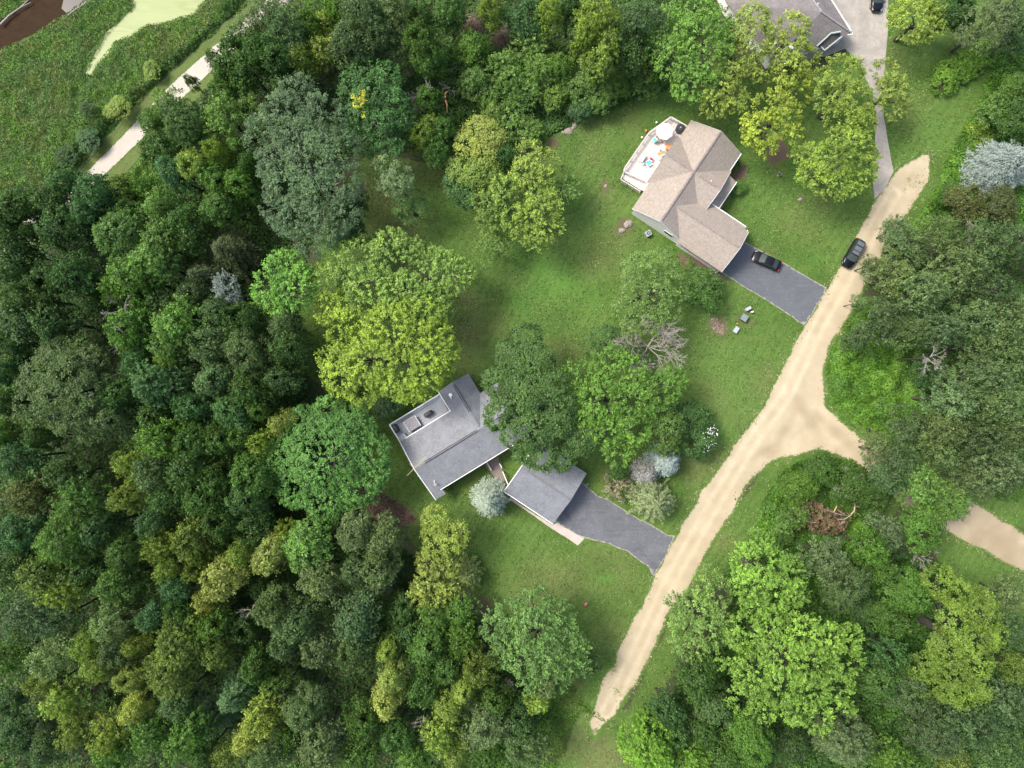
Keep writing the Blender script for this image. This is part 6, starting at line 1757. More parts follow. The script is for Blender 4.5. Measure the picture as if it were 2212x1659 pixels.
# airy buff bush beside the blue spruce
hero([(1330, 1035, 22), (1348, 1060, 24), (1318, 1060, 14)], 3.2, 'airy', (0.20, 0.19, 0.115), 'straw coloured bush left of the thin greyish spruce', name='dry_bush', cat='bush')
# dead and broken ones
dead_tree((1412, 748), 74, 8.0, 'bare silver grey dead tree alone on the lawn', 12, lean=(2.2, -.6), levels=5, n0=9, r0=.15, twig=.026)
dead_tree((232, 660), 46, 20.0, 'bare pale dead branches sticking out of the dark forest at the left', 5, levels=4, n0=5)
dead_tree((235, 720), 48, 19.0, 'second bare pale dead tree in the dark forest gap', 8, levels=3, n0=5)
dead_tree((523, 1335), 30, 17.0, 'small bleached dead tree below the yellow green trees of the left forest', 9, levels=3, n0=4)
dead_tree((905, 190), 36, 15.0, 'bare grey branches between the top forest and the bushes', 14, levels=4, n0=5)
dead_tree((968, 180), 26, 8.0, 'curved bare dead branch next to the broken orange stump', 15, levels=3, n0=3)
dead_tree((905, 1595), 28, 15.5, 'bleached twiggy dead tree near the bottom edge', 16, levels=4, n0=5)
dead_tree((1100, 1495), 20, 10.0, 'grey dead twigs under the big round tree', 17, levels=4, n0=5)
dead_tree((2010, 1210), 38, 10.0, 'silvery dead branches leaning over the grass by the side road', 18, lean=(2.2, 0), levels=4, n0=4)
dead_tree((2045, 770), 38, 18.0, 'reddish grey bare branches in the right hand forest', 19, levels=4, n0=5)
dead_tree((2170, 620), 38, 18.0, 'pale bare limbs at the right edge of the forest', 20, levels=4, n0=4)
dead_tree((2140, 510), 58, 17.5, 'wide tangle of pale bare limbs below the silvery blue spruce', 21, lean=(1.5, .6), levels=4, n0=5)
dead_tree((1845, 1045), 32, 9.5, 'thin grey dead shrub beside the fork of the road', 22, levels=4, n0=5, r0=.07)
dead_tree((85, 1500), 30, 17.0, 'mauve grey dead twigs at the lower left', 23, levels=4, n0=5)
dead_tree((600, 1505), 20, 15.0, 'small grey dead crown right of the larches', 24, levels=4, n0=5)

# heap of brown leaves with split wood: broken tree
def broken_tree():
    p = W(1785, 1118, 3)
    B = empty('broken_tree', (p[0], p[1], 0), 'fallen tree top with rust brown leaves and split orange wood', 'fallen tree')
    def q(zx, zy, z):
        w = W((2330 + zx / 7.628) * .72, (1480 + zy / 7.628) * .72, z); return (w[0] - p[0], w[1] - p[1], z)
    lobes = []
    for (x, y, r) in [(500, 400, .95), (800, 350, .9), (500, 650, 1.1), (780, 600, 1.1), (1000, 700, 1.1), (1250, 760, 1.05), (1100, 500, 1.0), (1420, 480, .75), (1480, 800, .9), (450, 750, .7), (1300, 600, .8), (1650, 560, .5), (1000, 300, .6)]:
        a = q(x, y, 2.3); lobes.append((a[0], a[1], 1.9, r * 1.12))
    cm = crown_mesh('crown', lobes, 'shrub', 99, .9); cm.materials.append(M['leaf_rust'])
    c = link_mesh('crown', cm, None, B); c.color = (0.118, 0.080, 0.048, 1)
    MB().tube([q(1800, 230, 4.2), q(1770, 400, 4.4), q(1700, 500, 4.2), q(1560, 590, 3.8), q(1390, 600, 3.4)], [.06, .07, .07, .06, .03], 7).build('trunk', M['bark_pale'], B)
    MB().tube([q(1310, 420, 3.6), q(1370, 310, 3.9), q(1400, 240, 4.1)], [.07, .09, .06], 6).tube([q(1385, 240, 4.1), q(1450, 250, 4.0), q(1510, 300, 3.8)], [.07, .05, .02], 6).build('split_wood', M['wood_raw'], B)
    MB().tube([q(1745, 330, 4.35), q(1790, 330, 4.45), q(1770, 420, 4.4), q(1700, 470, 4.25)], [.03, .07, .07, .04], 6).build('split_wood', M['wood_raw'], B)
    for a, b in (((1800, 230), (1890, 110)), ((1780, 280), (1750, 130)), ((1800, 300), (2040, 330)), ((1850, 460), (1945, 545)), ((1560, 640), (1380, 740)), ((1500, 500), (950, 320)), ((1400, 380), (1600, 520)), ((900, 670), (650, 640))):
        MB().tube([q(*a, 4.1), q((a[0] + b[0]) / 2 + 12, (a[1] + b[1]) / 2 + 8, 4.0), q(*b, 3.9)], [.05, .035, .015], 4).build('branch', M['bark_pale'], B)
M['leaf_rust'] = leaf_mat('leaf_rusty', tip=(1.8, 1.7, 1.4), tip_amt=.7, gloss=.3, transl=.1)
broken_tree()
def stump():
    p = W(*T(1, 0, 668, 640), 3)
    B = empty('broken_stump', (p[0], p[1], 0), 'split orange stump at the edge of the top forest', 'stump')
    MB().tube([(0, 0, 0), (0, .1, 2.4), (.15, .2, 3.0)], [.28, .24, .16], 8).build('trunk', M['bark'], B)
    MB().tube([(.15, .2, 2.9), (.2, .7, 3.5), (.75, 1.0, 3.6)], [.17, .12, .03], 6).build('split_wood', M['wood_raw'], B)
    MB().tube([(.1, .1, 2.6), (.35, -.7, 2.2), (.3, -1.5, 1.3)], [.16, .13, .05], 6).build('split_wood', M['wood_raw'], B)
stump()
def drift(pts, rad, label, z=.5):
    P = [W(*T(0, 0, *q), z) for q in pts]
    b = P[0]
    B = empty('fallen_branch', (b[0], b[1], 0), label, 'branch')
    MB().tube([tuple(a - np.array([b[0], b[1], 0])) for a in P], [rad * (1 - .75 * i / (len(P) - 1)) for i in range(len(P))], 6).build('bough', M['bark_pale'], B)
    m = P[len(P) // 2] - np.array([b[0], b[1], 0]); e = P[-1] - np.array([b[0], b[1], 0])
    MB().tube([tuple(m), tuple((m + e) / 2 + np.array([.5, .6, .2])), tuple(e + np.array([.6, 1.2, .2]))], [rad * .5, rad * .3, .02], 5).build('twig', M['bark_pale'], B)
drift([(0, 160), (60, 100), (130, 50), (200, 15)], .17, 'pale fallen branch across the brown mud at the top left corner')
drift([(440, 100), (490, 60), (540, 30), (580, 5)], .10, 'pale fallen branch at the edge of the dark water')
def vine_heap(cv, r_v, h, label):
    p = W(cv[0], cv[1], h); r = np.random.default_rng(int(cv[0]))
    R = r_v * .074
    B = empty('brush_heap', (p[0], p[1], 0), label, 'brush heap')
    mb = MB()
    for k in range(150):
        a = r.uniform(0, 6.28); a2 = a + r.normal(0, .5); L0 = r.uniform(.05, .5) * R; L1 = r.uniform(.6, 1.05) * R
        z0 = h * r.uniform(.7, 1.0)
        mb.tube([(L0 * math.cos(a), L0 * math.sin(a), z0), ((L0 + L1) / 2 * math.cos((a + a2) / 2), (L0 + L1) / 2 * math.sin((a + a2) / 2), z0 * .85), (L1 * math.cos(a2), L1 * math.sin(a2), h * r.uniform(.15, .55))], [.03, .022, .01], 3, cap=False)
    mb.build('twigs', M['twig_brown'], B)
    V = [(0, 0, h * .62)] + [(R * .8 * math.cos(k * .628), R * .8 * math.sin(k * .628), .1) for k in range(10)]
    mesh_obj('dead_leaves', V, [(0, 1 + k, 1 + (k + 1) % 10) for k in range(10)], M['litter'], B)
M['twig_brown'] = plain('brown_twigs', (0.20, 0.145, 0.11), .9, var=.35)
M['litter'] = plain('dead_leaf_litter', (0.12, 0.078, 0.05), .95, var=.5, scale=4)
vine_heap(T(1, 0, 1040, 210), 38, 3.5, 'brown heap of bare vines among the bushes at the top')
vine_heap(T(1, 0, 850, 130), 30, 3.0, 'smaller brown brush heap left of the vine heap')
vine_heap(T(0, 2, 590, 1190), 24, 9.0, 'mauve brown dead brush in the lower left forest')

# clipped hedge and beds
def hedge():
    a = W(2040, 170, 1.2); b = W(2130, 112, 1.2)
    B = empty('hedge', ((a[0] + b[0]) / 2, (a[1] + b[1]) / 2, 0), 'long rounded fresh green hedge in the top right lawn', 'hedge')
    o = np.array([(a[0] + b[0]) / 2, (a[1] + b[1]) / 2, 0])
    L = []
    for k in range(10):
        q = a + (b - a) * k / 9 - o; L.append((q[0] + rnd.uniform(-.2, .2), q[1] + rnd.uniform(-.2, .2), .7, 1.95 + rnd.uniform(-.12, .12)))
    cm = crown_mesh('foliage', L, 'shrub', 5, 1.3); cm.materials.append(M['leaf_maple'])
    c = link_mesh('foliage', cm, None, B); c.color = (0.120, 0.230, 0.030, 1)
    mb = MB()
    for l in L: mb.tube([(l[0], l[1], 0), (l[0] + .1, l[1], 1.2)], [.06, .02], 5)
    mb.build('stems', M['bark'], B)
hedge()
def shrub(v, r_v, h, col, label, style='shrub', name='shrub', cat='shrub', group=None):
    return tree(v, r_v, h, style, col, label, group, name, cat)
shrub((1595, 402), 18, 1.8, 'lt', 'pale rounded shrub below the bed of the beige porch')
shrub((1587, 352), 16, 1.6, 'mg', 'low green shrub above the brown bed by the beige porch')
shrub((1492, 572), 11, 1.4, 'lt', 'pale round shrub along the beige garage wall, upper one')
shrub((1510, 583), 10, 1.4, 'pt', 'pale round shrub along the beige garage wall, lower one')
shrub((252, 233), 30, 3.2, 'yg', 'yellowish bush in the marsh beside the trail')
shrub((183, 232), 18, 2.6, 'gd', 'grey green bush alone in the marsh')
shrub((325, 150), 20, 2.4, 'yg', 'small yellowish bush in the middle of the marsh strip')
shrub((190, 300), 26, 2.4, 'tl', 'bluish bush near the lower end of the marsh')
shrub((140, 335), 26, 2.6, 'dk', 'dark bush at the lower end of the marsh beside the trail')

# flowers of the viburnum: small white heads, children of the bush
fm = MB(); rr_ = np.random.default_rng(4)
for k in range(90):
    a = rr_.uniform(-1.5, .6); d = rr_.uniform(.8, 3.4)
    x, y = d * math.cos(a) + .3, d * math.sin(a) * .9 - .6
    z = 5.6 - .40 * d + rr_.uniform(-.1, .35)
    fm.disc((x, y), rr_.uniform(.04, .085), z, z + .04, 6, .05)
fm.build('blossoms', M['cloth_white'], vib)

# ---- the rest of the woods: (tile column, tile row, x, y, radius, height, kind, colour, label or '')
CAT = '''
0 0 1830 200 150 15 willow gd grey green tree overhanging the trail near the top
0 0 1600 230 100 13 willow gg silvery tree crown half over the limestone trail
0 0 1560 400 150 14 oak dg dark green tree right of the widest view of the trail
0 0 1680 330 130 15 oak dg dark crown covering the trail below its top end
0 0 1730 110 110 14 willow gg silvery crown over the top end of the trail
0 0 1400 390 60 10 oak dg dark small crown over the narrow upper piece of trail
0 0 1800 400 140 15 oak dk dark tree behind the trail, left of the yellowish pair
0 0 1980 180 110 12 oak mg mid green tree near the top, right of the trail
0 0 1950 400 120 13 oak ol olive tree under the top forest yellow tree
0 0 2110 330 110 12 maple yg yellowish green tree left of the large dull top tree
0 0 2130 170 90 10 maple yg small yellowish tree high up, above the other yellowish one
0 0 2180 60 100 12 oak mg mid green tree cut by the top edge
0 0 2030 60 80 8 airy mg light undergrowth tree by the top end of the trail
0 0 1450 480 95 12 oak dg dark green tree pushing over the trail middle
0 0 1240 530 36 9 oak dg small dark tree whose branch crosses the limestone trail
0 0 1480 620 110 12 oak dg dark tree below the branch crossing the trail
0 0 1090 690 120 10 maple mg fresh tree hiding the trail between its two open stretches
0 0 1000 780 90 9 oak mg small tree with leaves over the trail edge, below the fresh one
0 0 1190 810 160 14 oak dk dark bluish tree right of the lower trail stretch
0 0 1500 760 150 14 maple br fresh green tree left of the huge willow
0 0 1560 950 75 11 maple br small fresh green crown between the willow and the yellow tipped tree
0 0 1040 960 130 12 oak dk dark tree beside the lowest open stretch of trail
0 0 1130 1120 120 13 oak tl bluish green tree below the lowest trail stretch
0 0 1390 970 80 14 oak yg yellow tipped tree in the forest, left of the willow
0 0 1250 1070 110 14 oak yg yellow topped crown left of the other yellow tipped tree
0 0 1420 1150 130 13 oak mg green tree under the two yellow tipped crowns
0 0 1560 1200 120 13 oak mg mid green tree touching the lower left of the willow
0 0 1430 1330 120 12 oak dg dull green tree at the edge of the dark clearing
0 0 1620 1080 90 13 oak dg dark green tree squeezed against the left of the willow
0 0 600 1250 130 14 oak tl feathery bluish tree at the lower end of the trail
0 0 420 1180 110 12 oak tl bluish tree closing the lower end of the trail
0 0 330 1320 130 13 oak dk dark tree left of the trail end
0 0 560 1380 110 13 oak tl bluish green tree right under the trail end
0 0 110 1340 140 14 oak dk very dark tree at the left edge below the marsh
0 0 420 1490 140 13 oak dk very dark tree above the two round fresh green ones
0 0 230 1500 70 12 oak dk small dark tree between glimpses of the trail
0 0 60 1480 90 13 oak dk very dark tree hugging the left edge, above the trail glimpse
0 0 100 1620 110 14 oak dk very dark crown at the left edge below the trail glimpse
0 0 800 1240 110 11 oak ol olive bush like tree right of the trail end
0 0 950 1230 90 10 maple mg mid green tree above the light green pair
0 0 1060 1330 120 12 oak br lighter green tree under the bluish tree of the trail
0 0 850 1370 100 11 oak dg dark green tree above the round fresh green one
0 0 780 1520 165 14 ash br round fresh green tree, left one of the pair
0 0 1060 1560 150 13 maple br round fresh green tree, right one of the pair
0 0 1180 1440 110 12 oak dg dark tree above the right one of the round fresh pair
0 0 1250 1560 90 11 oak dg dark tree between the round pair and the olive pine
0 1 100 80 150 15 oak dk very dark tree at the left edge, upper third
0 1 300 160 150 15 oak dk dark tree beside the feathery bluish tree
0 1 490 130 140 16 maple tl feathery bluish green tree standing out in the dark forest
0 1 170 260 130 15 oak dk dark tree below the left edge dark one
0 1 120 420 150 15 oak gd dull dark tree left of the bare dead branches
0 1 330 430 140 14 oak dk dark tree behind the bare dead branches
0 1 90 570 120 14 oak dk dark tree above the biggest round olive tree
0 1 600 300 100 12 oak dk dark tree between the feathery tree and the bright middle one
0 1 850 130 150 15 maple br fresh green tree under the round pair
0 1 990 50 120 14 maple br fresh green tree directly right of the fresh one under the pair
0 1 760 230 110 13 maple mg green tree above the dead branches
0 1 930 270 110 13 oak mg mid green tree over the small dark gap
0 1 1240 240 110 12 oak gd grey green tree left of the small silvery spruce
0 1 1060 330 90 12 willow gd grey green tree above the lime patch tree
0 1 830 480 150 15 maple mg rounded green tree right of the dead branches
0 1 1150 420 140 15 maple br light green tree with a yellow lower edge
0 1 1090 570 110 14 maple br light green crown directly under the light green tree with yellow edge
0 1 1110 680 80 13 maple yg yellow lower crown in the middle of the left forest
0 1 1030 830 160 15 maple tl feathery bluish tree under the yellow lower crown
0 1 890 690 110 13 oak tl bluish tree left of the yellow lower crown
0 1 1420 360 120 14 oak gd dull tree under the small silvery spruce
0 1 1380 560 150 15 oak gd dull grey green tree in the centre of the left forest
0 1 1570 420 120 14 oak dk dark tree directly below the lime forest edge tree
0 1 1600 640 160 15 oak gd wide dull tree left of the dark clearing by the yellow green tree
0 1 1850 450 120 13 oak gd dark tree between lime tree and the brightest one
0 1 1880 620 130 14 oak dk dark open tree beside the clearing of the brightest tree
0 1 1820 800 120 13 oak dk dark tree above the speckled round tree, left side
0 1 1400 800 150 15 oak gd dull green tree left of the open dark one
0 1 1600 850 130 14 oak dg dark green tree above left of the speckled round tree
0 1 1500 1010 140 14 oak tl bluish green tree beside the yellow sprig
0 1 1250 960 120 14 oak tl bluish tree in the forest, left of the yellow sprig
0 1 1690 1000 90 13 oak dg dark tree just left of the yellow sprig
0 1 1830 1080 75 13 oak yl yellow sprig of a tree peeping out left of the speckled round tree
0 1 1690 1210 90 13 maple yg yellowish tree lower left of the yellow sprig
0 1 760 900 120 14 oak dk dark tree right of the biggest round olive tree
0 1 740 1080 120 14 oak gd dull tree at the lower right of the round olive tree
0 1 1000 1060 110 13 oak dk dark tree above the wide green forest crown
0 1 1060 1190 140 15 maple mg green tree with bright tips right of the black gap
0 1 1250 1200 140 15 oak dg dark green tree in the lower middle of the left forest
0 1 1420 1180 120 14 oak dg dark green crown two trees left of the speckled one
0 1 1570 1180 110 13 oak dg dark tree next to the yellowish one near the speckled tree
0 1 850 1370 100 14 maple yg yellowish tree at the right side of the black gap
0 1 830 1560 110 14 maple yg yellowish tree below the black gap
0 1 1020 1400 140 15 oak gd grey green tree right of the yellowish tree of the gap
0 1 1220 1380 150 15 oak dg broad dark green tree below the dark green middle one
0 1 1400 1440 120 14 oak dg dark tree with grey twigs, lower middle
0 1 1620 1420 140 14 oak mg mid green tree with yellowish top left of the speckled round tree base
0 1 1110 1560 130 14 oak dg dark green tree above the olive pair
0 1 1330 1590 120 14 oak dg dark green tree above the pale yellow tree
0 1 1600 1590 120 13 oak dk dark tree below the speckled tree, left side
0 1 560 1590 150 15 maple dg dark fresh tree below the black gap
0 1 120 1320 140 14 maple tl bluish tree with bright specks at the left edge
0 1 30 1150 90 13 oak dg green tree cut by the left edge, middle height
0 1 270 1180 90 12 oak dk dark tree under the round olive tree
0 1 430 1420 120 12 oak dk deep dark tree left of the black gap
0 1 170 1560 140 14 oak bo brownish olive tree at the left edge, lower third
0 1 60 740 90 14 oak tl bluish tree left of the round olive tree
0 1 40 950 90 14 oak dk dark tree cut by the left edge beside the round olive tree
0 2 120 130 140 14 oak tl bluish tree at the left edge below the brownish olive one
0 2 440 160 170 16 maple mg large fresh dark green tree in the lower left
0 2 640 110 130 15 oak dk dark tree between the large fresh one and its right neighbour
0 2 810 250 160 15 oak dg dark green tree centre of the lower left forest
0 2 280 400 130 14 maple ol olive tree below the large fresh dark green one
0 2 400 540 110 14 maple yg yellow tipped tree below the olive one, lower left
0 2 90 370 130 14 oak dk dark tree at the left edge, lower quarter
0 2 760 470 150 15 oak dg dark speckled tree below the centre one
0 2 560 380 110 11 oak dk very dark tree in the gap right of the olive one
0 2 1060 210 120 15 maple ol bright olive tree, left one of two
0 2 1240 190 130 15 maple ol bright olive tree, right one of two
0 2 1110 370 90 14 maple ol small bright olive crown under the pair
0 2 1290 370 90 14 maple ol olive crown touching the pale yellow tree
0 2 990 60 120 14 oak tl bluish tree above the bright olive pair
0 2 1420 90 120 14 oak dk dark tree above the pale yellow tree
0 2 1640 100 120 12 oak dk dark tree left of the round grey green one
0 2 1150 500 110 14 oak tl bluish tree under the bright olive pair
0 2 1000 680 120 14 oak tl bluish green tree left of the olive crown in the lower forest
0 2 1170 640 110 14 oak dg dark green tree above the wide olive dome
0 2 1450 430 150 15 oak yl pale yellow tree standing out in the lower left forest
0 2 1350 560 80 13 oak yl pale yellow crown at the foot of the pale yellow tree
0 2 1560 270 90 14 oak yg yellow green spire above the pale yellow tree
0 2 1730 280 115 14 oak yl pale yellow tree left of the round grey green one
0 2 1840 130 70 12 maple yg thin yellowish tree above the second pale yellow tree
0 2 1990 220 150 14 ash lt round grey green tree below the speckled one
0 2 2060 430 140 14 ash gg lower dome of the round grey green group
0 2 1780 620 130 15 oak gd grey green domed tree right of the bleached dead tree
0 2 1930 720 150 15 oak gd wide grey green dome near the forest middle bottom
0 2 1850 850 110 14 oak gd grey green dome below the wide one
0 2 2080 880 140 14 oak gg grey green tree under the wide dome, right side
0 2 1690 480 90 9 oak dk dark low tree in the gap beside the pale yellow one
0 2 150 680 150 15 willow gd silvery dull tree at the lower left edge
0 2 90 930 130 15 maple mg green domed tree at the lower left edge
0 2 350 700 130 14 willow gd silvery tree with dead twigs, lower left
0 2 350 930 150 15 willow gg wide silvery tree above the mauve twigs
0 2 560 860 90 14 oak yg yellowish tree right of the wide silvery one
0 2 640 1010 100 14 oak yg lower yellowish tree right of the wide silvery one
0 2 740 720 120 14 willow gg grey green tree above the yellowish pair
0 2 760 910 110 14 willow gd grey green tree between yellowish and olive ones
0 2 900 850 75 13 oak yg small yellowish crown at the left of the wide olive dome
0 2 1180 850 170 16 maple ol wide olive dome in the lower left forest
0 2 1100 1020 170 16 maple ol second olive dome directly below the wide one
0 2 1370 720 120 14 oak mg dark olive tree under the bleached dead tree
0 2 1400 900 120 14 oak ol olive tree right of the wide olive domes
0 2 850 1090 90 14 oak yl mixed yellow tree left of the second olive dome
0 2 880 1270 100 14 oak yl brightest yellow tree of the lower left forest
0 2 420 1220 130 14 maple yg yellow lime tree above the bottom left dark gap
0 2 480 1400 110 13 maple yg yellow lime tree, second from the bottom left gap
0 2 700 1420 130 14 maple yg soft yellow tree near the bottom edge, left
0 2 720 1570 110 13 maple mg green tree under the soft yellow one, bottom edge
0 2 290 1110 90 13 oak yg thin yellowish crown by the mauve dead twigs
0 2 700 1180 100 10 oak dk dark low tree between yellow ones
0 2 1150 1230 130 14 oak gd dull tree under the second olive dome
0 2 990 1430 140 14 maple mg mid green tree at the bottom edge below the brightest yellow
0 2 1190 1460 150 15 maple mg mid green tree with yellow sprig near the bottom edge
0 2 1330 1580 90 12 oak dg dark green tree at the bottom edge, beside the one with yellow sprig
0 2 1700 1340 120 14 maple yg yellow olive tree right of the larches
0 2 1600 1480 100 13 oak yl yellow tree below the larches
0 2 1470 1560 90 12 oak yg yellowish tree at the bottom edge below the larches
0 2 1740 1560 120 14 willow gg grey green tree at the bottom edge right of the yellow one
0 2 1880 1480 100 12 oak dg dark tree left of the big grey olive dome
0 2 1980 1280 160 15 oak gg big grey olive dome near the bottom
0 2 2060 1500 150 15 oak gg grey green dome touching the bottom edge
0 2 60 1240 100 9 oak dk deep dark tree at the bottom left edge
0 2 100 1450 120 8 oak dk deep dark tree in the bottom left corner
0 2 280 1540 100 8 oak dk dark low tree beside the bottom left corner
0 2 1650 1000 110 12 oak dg dark green tree above the larches
0 2 1780 1120 100 10 oak dg dark tree right of the larches
0 2 1560 760 110 11 oak dk dark tree in the gap below the bleached tree
1 0 130 90 150 16 oak gd large dull green tree at the top, left of centre
1 0 60 280 140 15 oak gd dull green tree below the large top one
1 0 230 250 120 15 oak gd dull crown right of the dull green one at the top
1 0 340 60 120 15 willow gg grey green tree cut by the top edge
1 0 520 260 130 15 oak dg dark green tree with glossy crown above the bare grey branches
1 0 500 120 110 14 oak dg dark green tree at the top with grey twigs
1 0 570 380 100 13 oak mg lower crown above the bare grey branches
1 0 700 70 110 12 oak dg dark tree at the top left of the brush heaps
1 0 850 300 110 9 oak mg fresh bush like tree below the small brush heap
1 0 560 650 100 10 oak dg dark tree under the bare grey branches
1 0 540 850 110 11 oak ol olive green tree left of the yellowest tree
1 0 660 850 90 11 oak dg dark green tree touching the yellowest tree from the left
1 0 620 990 80 10 oak dg dark green tree at the lower left of the yellowest one
1 0 1075 1020 80 11 oak tl bluish dark tree in the middle of the lawn group
1 0 970 60 90 11 oak ol olive crown above the vine heap
1 0 1190 110 130 11 oak tl bluish green tree right of the vine heap
1 0 1340 90 90 14 maple yg yellowish tree at the top, right of the vine heap
1 0 1480 60 90 11 oak dk dark tree left of the tall yellow green one
1 0 1660 100 130 16 maple yg tall yellow green tree at the top centre
1 0 1590 240 100 15 maple yg lower crown of the tall yellow green group
1 0 1720 300 90 14 maple yg right hand crown of the tall yellow green group
1 0 1650 410 100 13 maple yg lowest yellow green crown above the bushes
1 0 1950 130 150 15 willow gd dull dark tree between yellow green and lime ones
1 0 1890 330 120 12 oak dk dark tree below the dull one by the lime tree
1 0 2020 420 90 10 oak dg dark green tree at the foot of the lime one
1 0 1230 280 110 8 maple pt fresh green bush tree right of the vine heap
1 0 1030 430 100 8 maple lt green bush tree below the vine heap
1 0 1100 530 100 8 maple lt green bush in the middle of the bushy slope
1 0 1290 440 90 8 maple pt light green bush tree under the tall yellow green group
1 0 860 520 110 8 oak lt fresh green bush right of the stump
1 0 960 620 90 6 oak lt fresh green bush below right of the stump
1 0 1200 600 90 6 maple pt light bush at the heart of the bushy slope
1 0 1420 430 90 8 oak mg darker bush left of the lowest yellow green crown
1 0 1370 620 90 5 maple pt light green bush near the flat boulders
1 0 1560 540 110 6 oak lt bushy growth at the lawn edge below the yellow green group
1 0 1680 620 90 5 oak lt rounded bush at the top lawn edge
1 0 1560 700 80 4 oak tl bluish bush beside the tip of the lawn
1 0 1100 740 110 5 maple lt green bushes above the bare soil patch
1 0 980 740 70 6 maple pt fresh bush above the yellowest tree
1 0 1200 840 100 4 maple lt low fresh bush left of the bare soil patch
1 0 1830 520 90 5 oak mg dark bush at the lawn edge under the dull tree
1 0 1960 560 80 4 maple lt low green bush at the lawn edge near the lime tree
1 0 60 1300 110 12 oak dk dark tree between the willow and the thin silvery tree
1 0 20 1480 110 12 oak dk dark tree above the lime forest edge tree
1 1 270 960 95 7 oak gd low grey green tree between the yellow green and speckled trees
1 1 120 860 60 6 oak dg small dark tree under the brightest yellow green one
1 1 30 960 70 10 oak dg dark green crown between the speckled and yellow green trees
1 1 1880 620 80 8 airy gd sparse dull tree above the broad fresh green one
1 1 1790 1400 60 4 shrub dg dark bush under the broad fresh green tree
1 2 80 130 120 14 ash gg grey green tree left of the bright yellow one
1 2 280 170 130 14 oak gg grey green tree with rounded crown below the brown bed
1 2 250 360 130 14 oak gg lower crown of the rounded grey green pair
1 2 100 380 120 13 oak gd dull green tree left of the rounded grey green pair
1 2 230 480 80 10 oak gg small grey green tree under the rounded pair
1 2 90 680 140 14 oak gd grey green tree above the small yellow ones
1 2 80 910 130 14 oak gd grey green tree below the other, left of small yellow one
1 2 370 640 120 9 oak dk dark tree in the hollow below the yellow green tree
1 2 600 680 110 10 airy mg thin green tree left of the big round one
1 2 760 640 110 9 airy mg thin green tree under the twiggy brown bed
1 2 560 860 140 12 oak dg dark green tree left of the big round one
1 2 770 820 120 11 maple mg green tree tucked against the big round one
1 2 420 790 100 9 oak dk low dark tree above the small yellow crown
1 2 300 890 80 12 oak yg small yellow green crown in the lower forest
1 2 320 1080 100 14 oak yl tall yellow tree, upper part, near the bottom
1 2 290 1230 105 13 oak yl yellow tree directly below the tall yellow one
1 2 530 1130 130 12 oak dg dark green tree between the yellow trees of the bottom
1 2 690 1020 110 11 oak dg dark green tree lower left of the big round one
1 2 900 1000 110 13 maple ol olive yellow tree attached to the left of the big round one
1 2 790 1150 90 12 oak yg thin yellow tree below the big round one, left side
1 2 690 1260 100 13 oak yg yellow tree at the bottom, second from the silvery dome
1 2 640 1450 110 13 maple yg yellow green tree just left of the silvery dome
1 2 740 1570 90 12 oak yg yellow green tree at the bottom edge left of the silvery dome
1 2 930 1400 140 13 willow gg silvery round dome at the bottom edge
1 2 1000 1220 110 11 oak dg dark green tree above the silvery dome
1 2 1190 1540 140 12 willow gd dull tree right of the silvery dome, bottom edge
1 2 1170 1330 110 10 oak dk dark tree under the big round one
1 2 1275 1230 75 11 maple yg small bright yellow green tree under the big round one
1 2 1270 1400 90 7 oak mg green bush tree at the end of the sandy road, forest side
1 2 1330 1120 90 12 oak gg greyish lower crown of the big round tree
1 2 1620 990 80 8 airy gd sparse green tree over the edge of the lower lawn
1 2 350 1450 120 12 oak dg dark green tree by the bleached twiggy one
1 2 130 1350 130 13 oak dg dark green tree at the bottom below the tall yellow one
1 2 100 1570 120 12 oak dg dark green tree at the bottom edge left of the twiggy dead one
1 2 480 1590 100 12 maple mg mid green tree at the bottom edge
1 2 220 760 80 10 oak dk dark low tree left of the hollow
1 2 2000 1560 170 13 maple li bright lime tree at the bottom edge right of the road end
1 2 2110 1300 120 11 oak dk dark tree left below the feathery lime trees
1 2 2170 1430 110 10 oak dg dark green tree above the bright lime tree at the bottom
1 2 1990 1370 80 6 oak mg bushy green tree at the right verge of the road end
2 0 2010 130 160 13 willow gg grey green tree in the top right corner
2 0 2150 60 110 12 willow gd dull tree cut by the top right corner
2 0 1790 80 110 10 oak dk dark tree left of the top right grey green one
2 0 2180 220 90 10 willow gd dull tree behind the hedge
2 0 2175 560 90 6 oak mg green bush below the dull tree behind the hedge
2 0 2040 700 110 5 maple br light green bush at the right edge above the blue spruce
2 0 2170 760 110 7 oak dg dark green tree right above the big silvery spruce
2 0 1850 1310 130 7 oak bo brownish green tree below the big silvery spruce
2 0 2060 1330 110 8 oak bo brownish dark tree under the big silvery spruce
2 0 1750 1260 90 4 oak dg low dark bush right of the road top
2 0 1375 1495 80 7.1 willow gg airy branch tips over the sandy road by the parked car
2 0 1460 1580 140 9 willow gg grey green tree over the road opposite the parked car
2 0 1690 1500 120 14 willow gg grey green tree right of the one by the parked car
2 0 1960 1600 150 14 willow gd dull tree under the wide tangle of limbs
2 0 2170 1560 110 14 willow gd dull tree at the right edge below the limbs
2 1 1225 60 70 7.1 willow gg airy twig ends over the road just below the parked car
2 1 1360 130 130 9.5 willow gg grey green tree below the parked car, at the road
2 1 1580 220 140 15 willow gg bright grey green crown in the right forest
2 1 1800 80 150 15 willow gg light grey green crown at the upper right forest
2 1 1990 230 130 14 willow gd dull crown left of the pale bare limbs
2 1 1330 420 130 11 willow gd dull tree above the vivid weeds of the fork
2 1 1150 530 100 8 airy gd small thin tree at the upper edge of the vivid weeds
2 1 1150 300 60 7.1 airy gg small thin sprig over the sandy road
2 1 1500 500 110 13 willow gg grey green tree in the middle right forest
2 1 1660 460 130 14 willow gg light crown above the reddish bare branches
2 1 1880 420 130 14 willow gg light crown right of the reddish bare branches
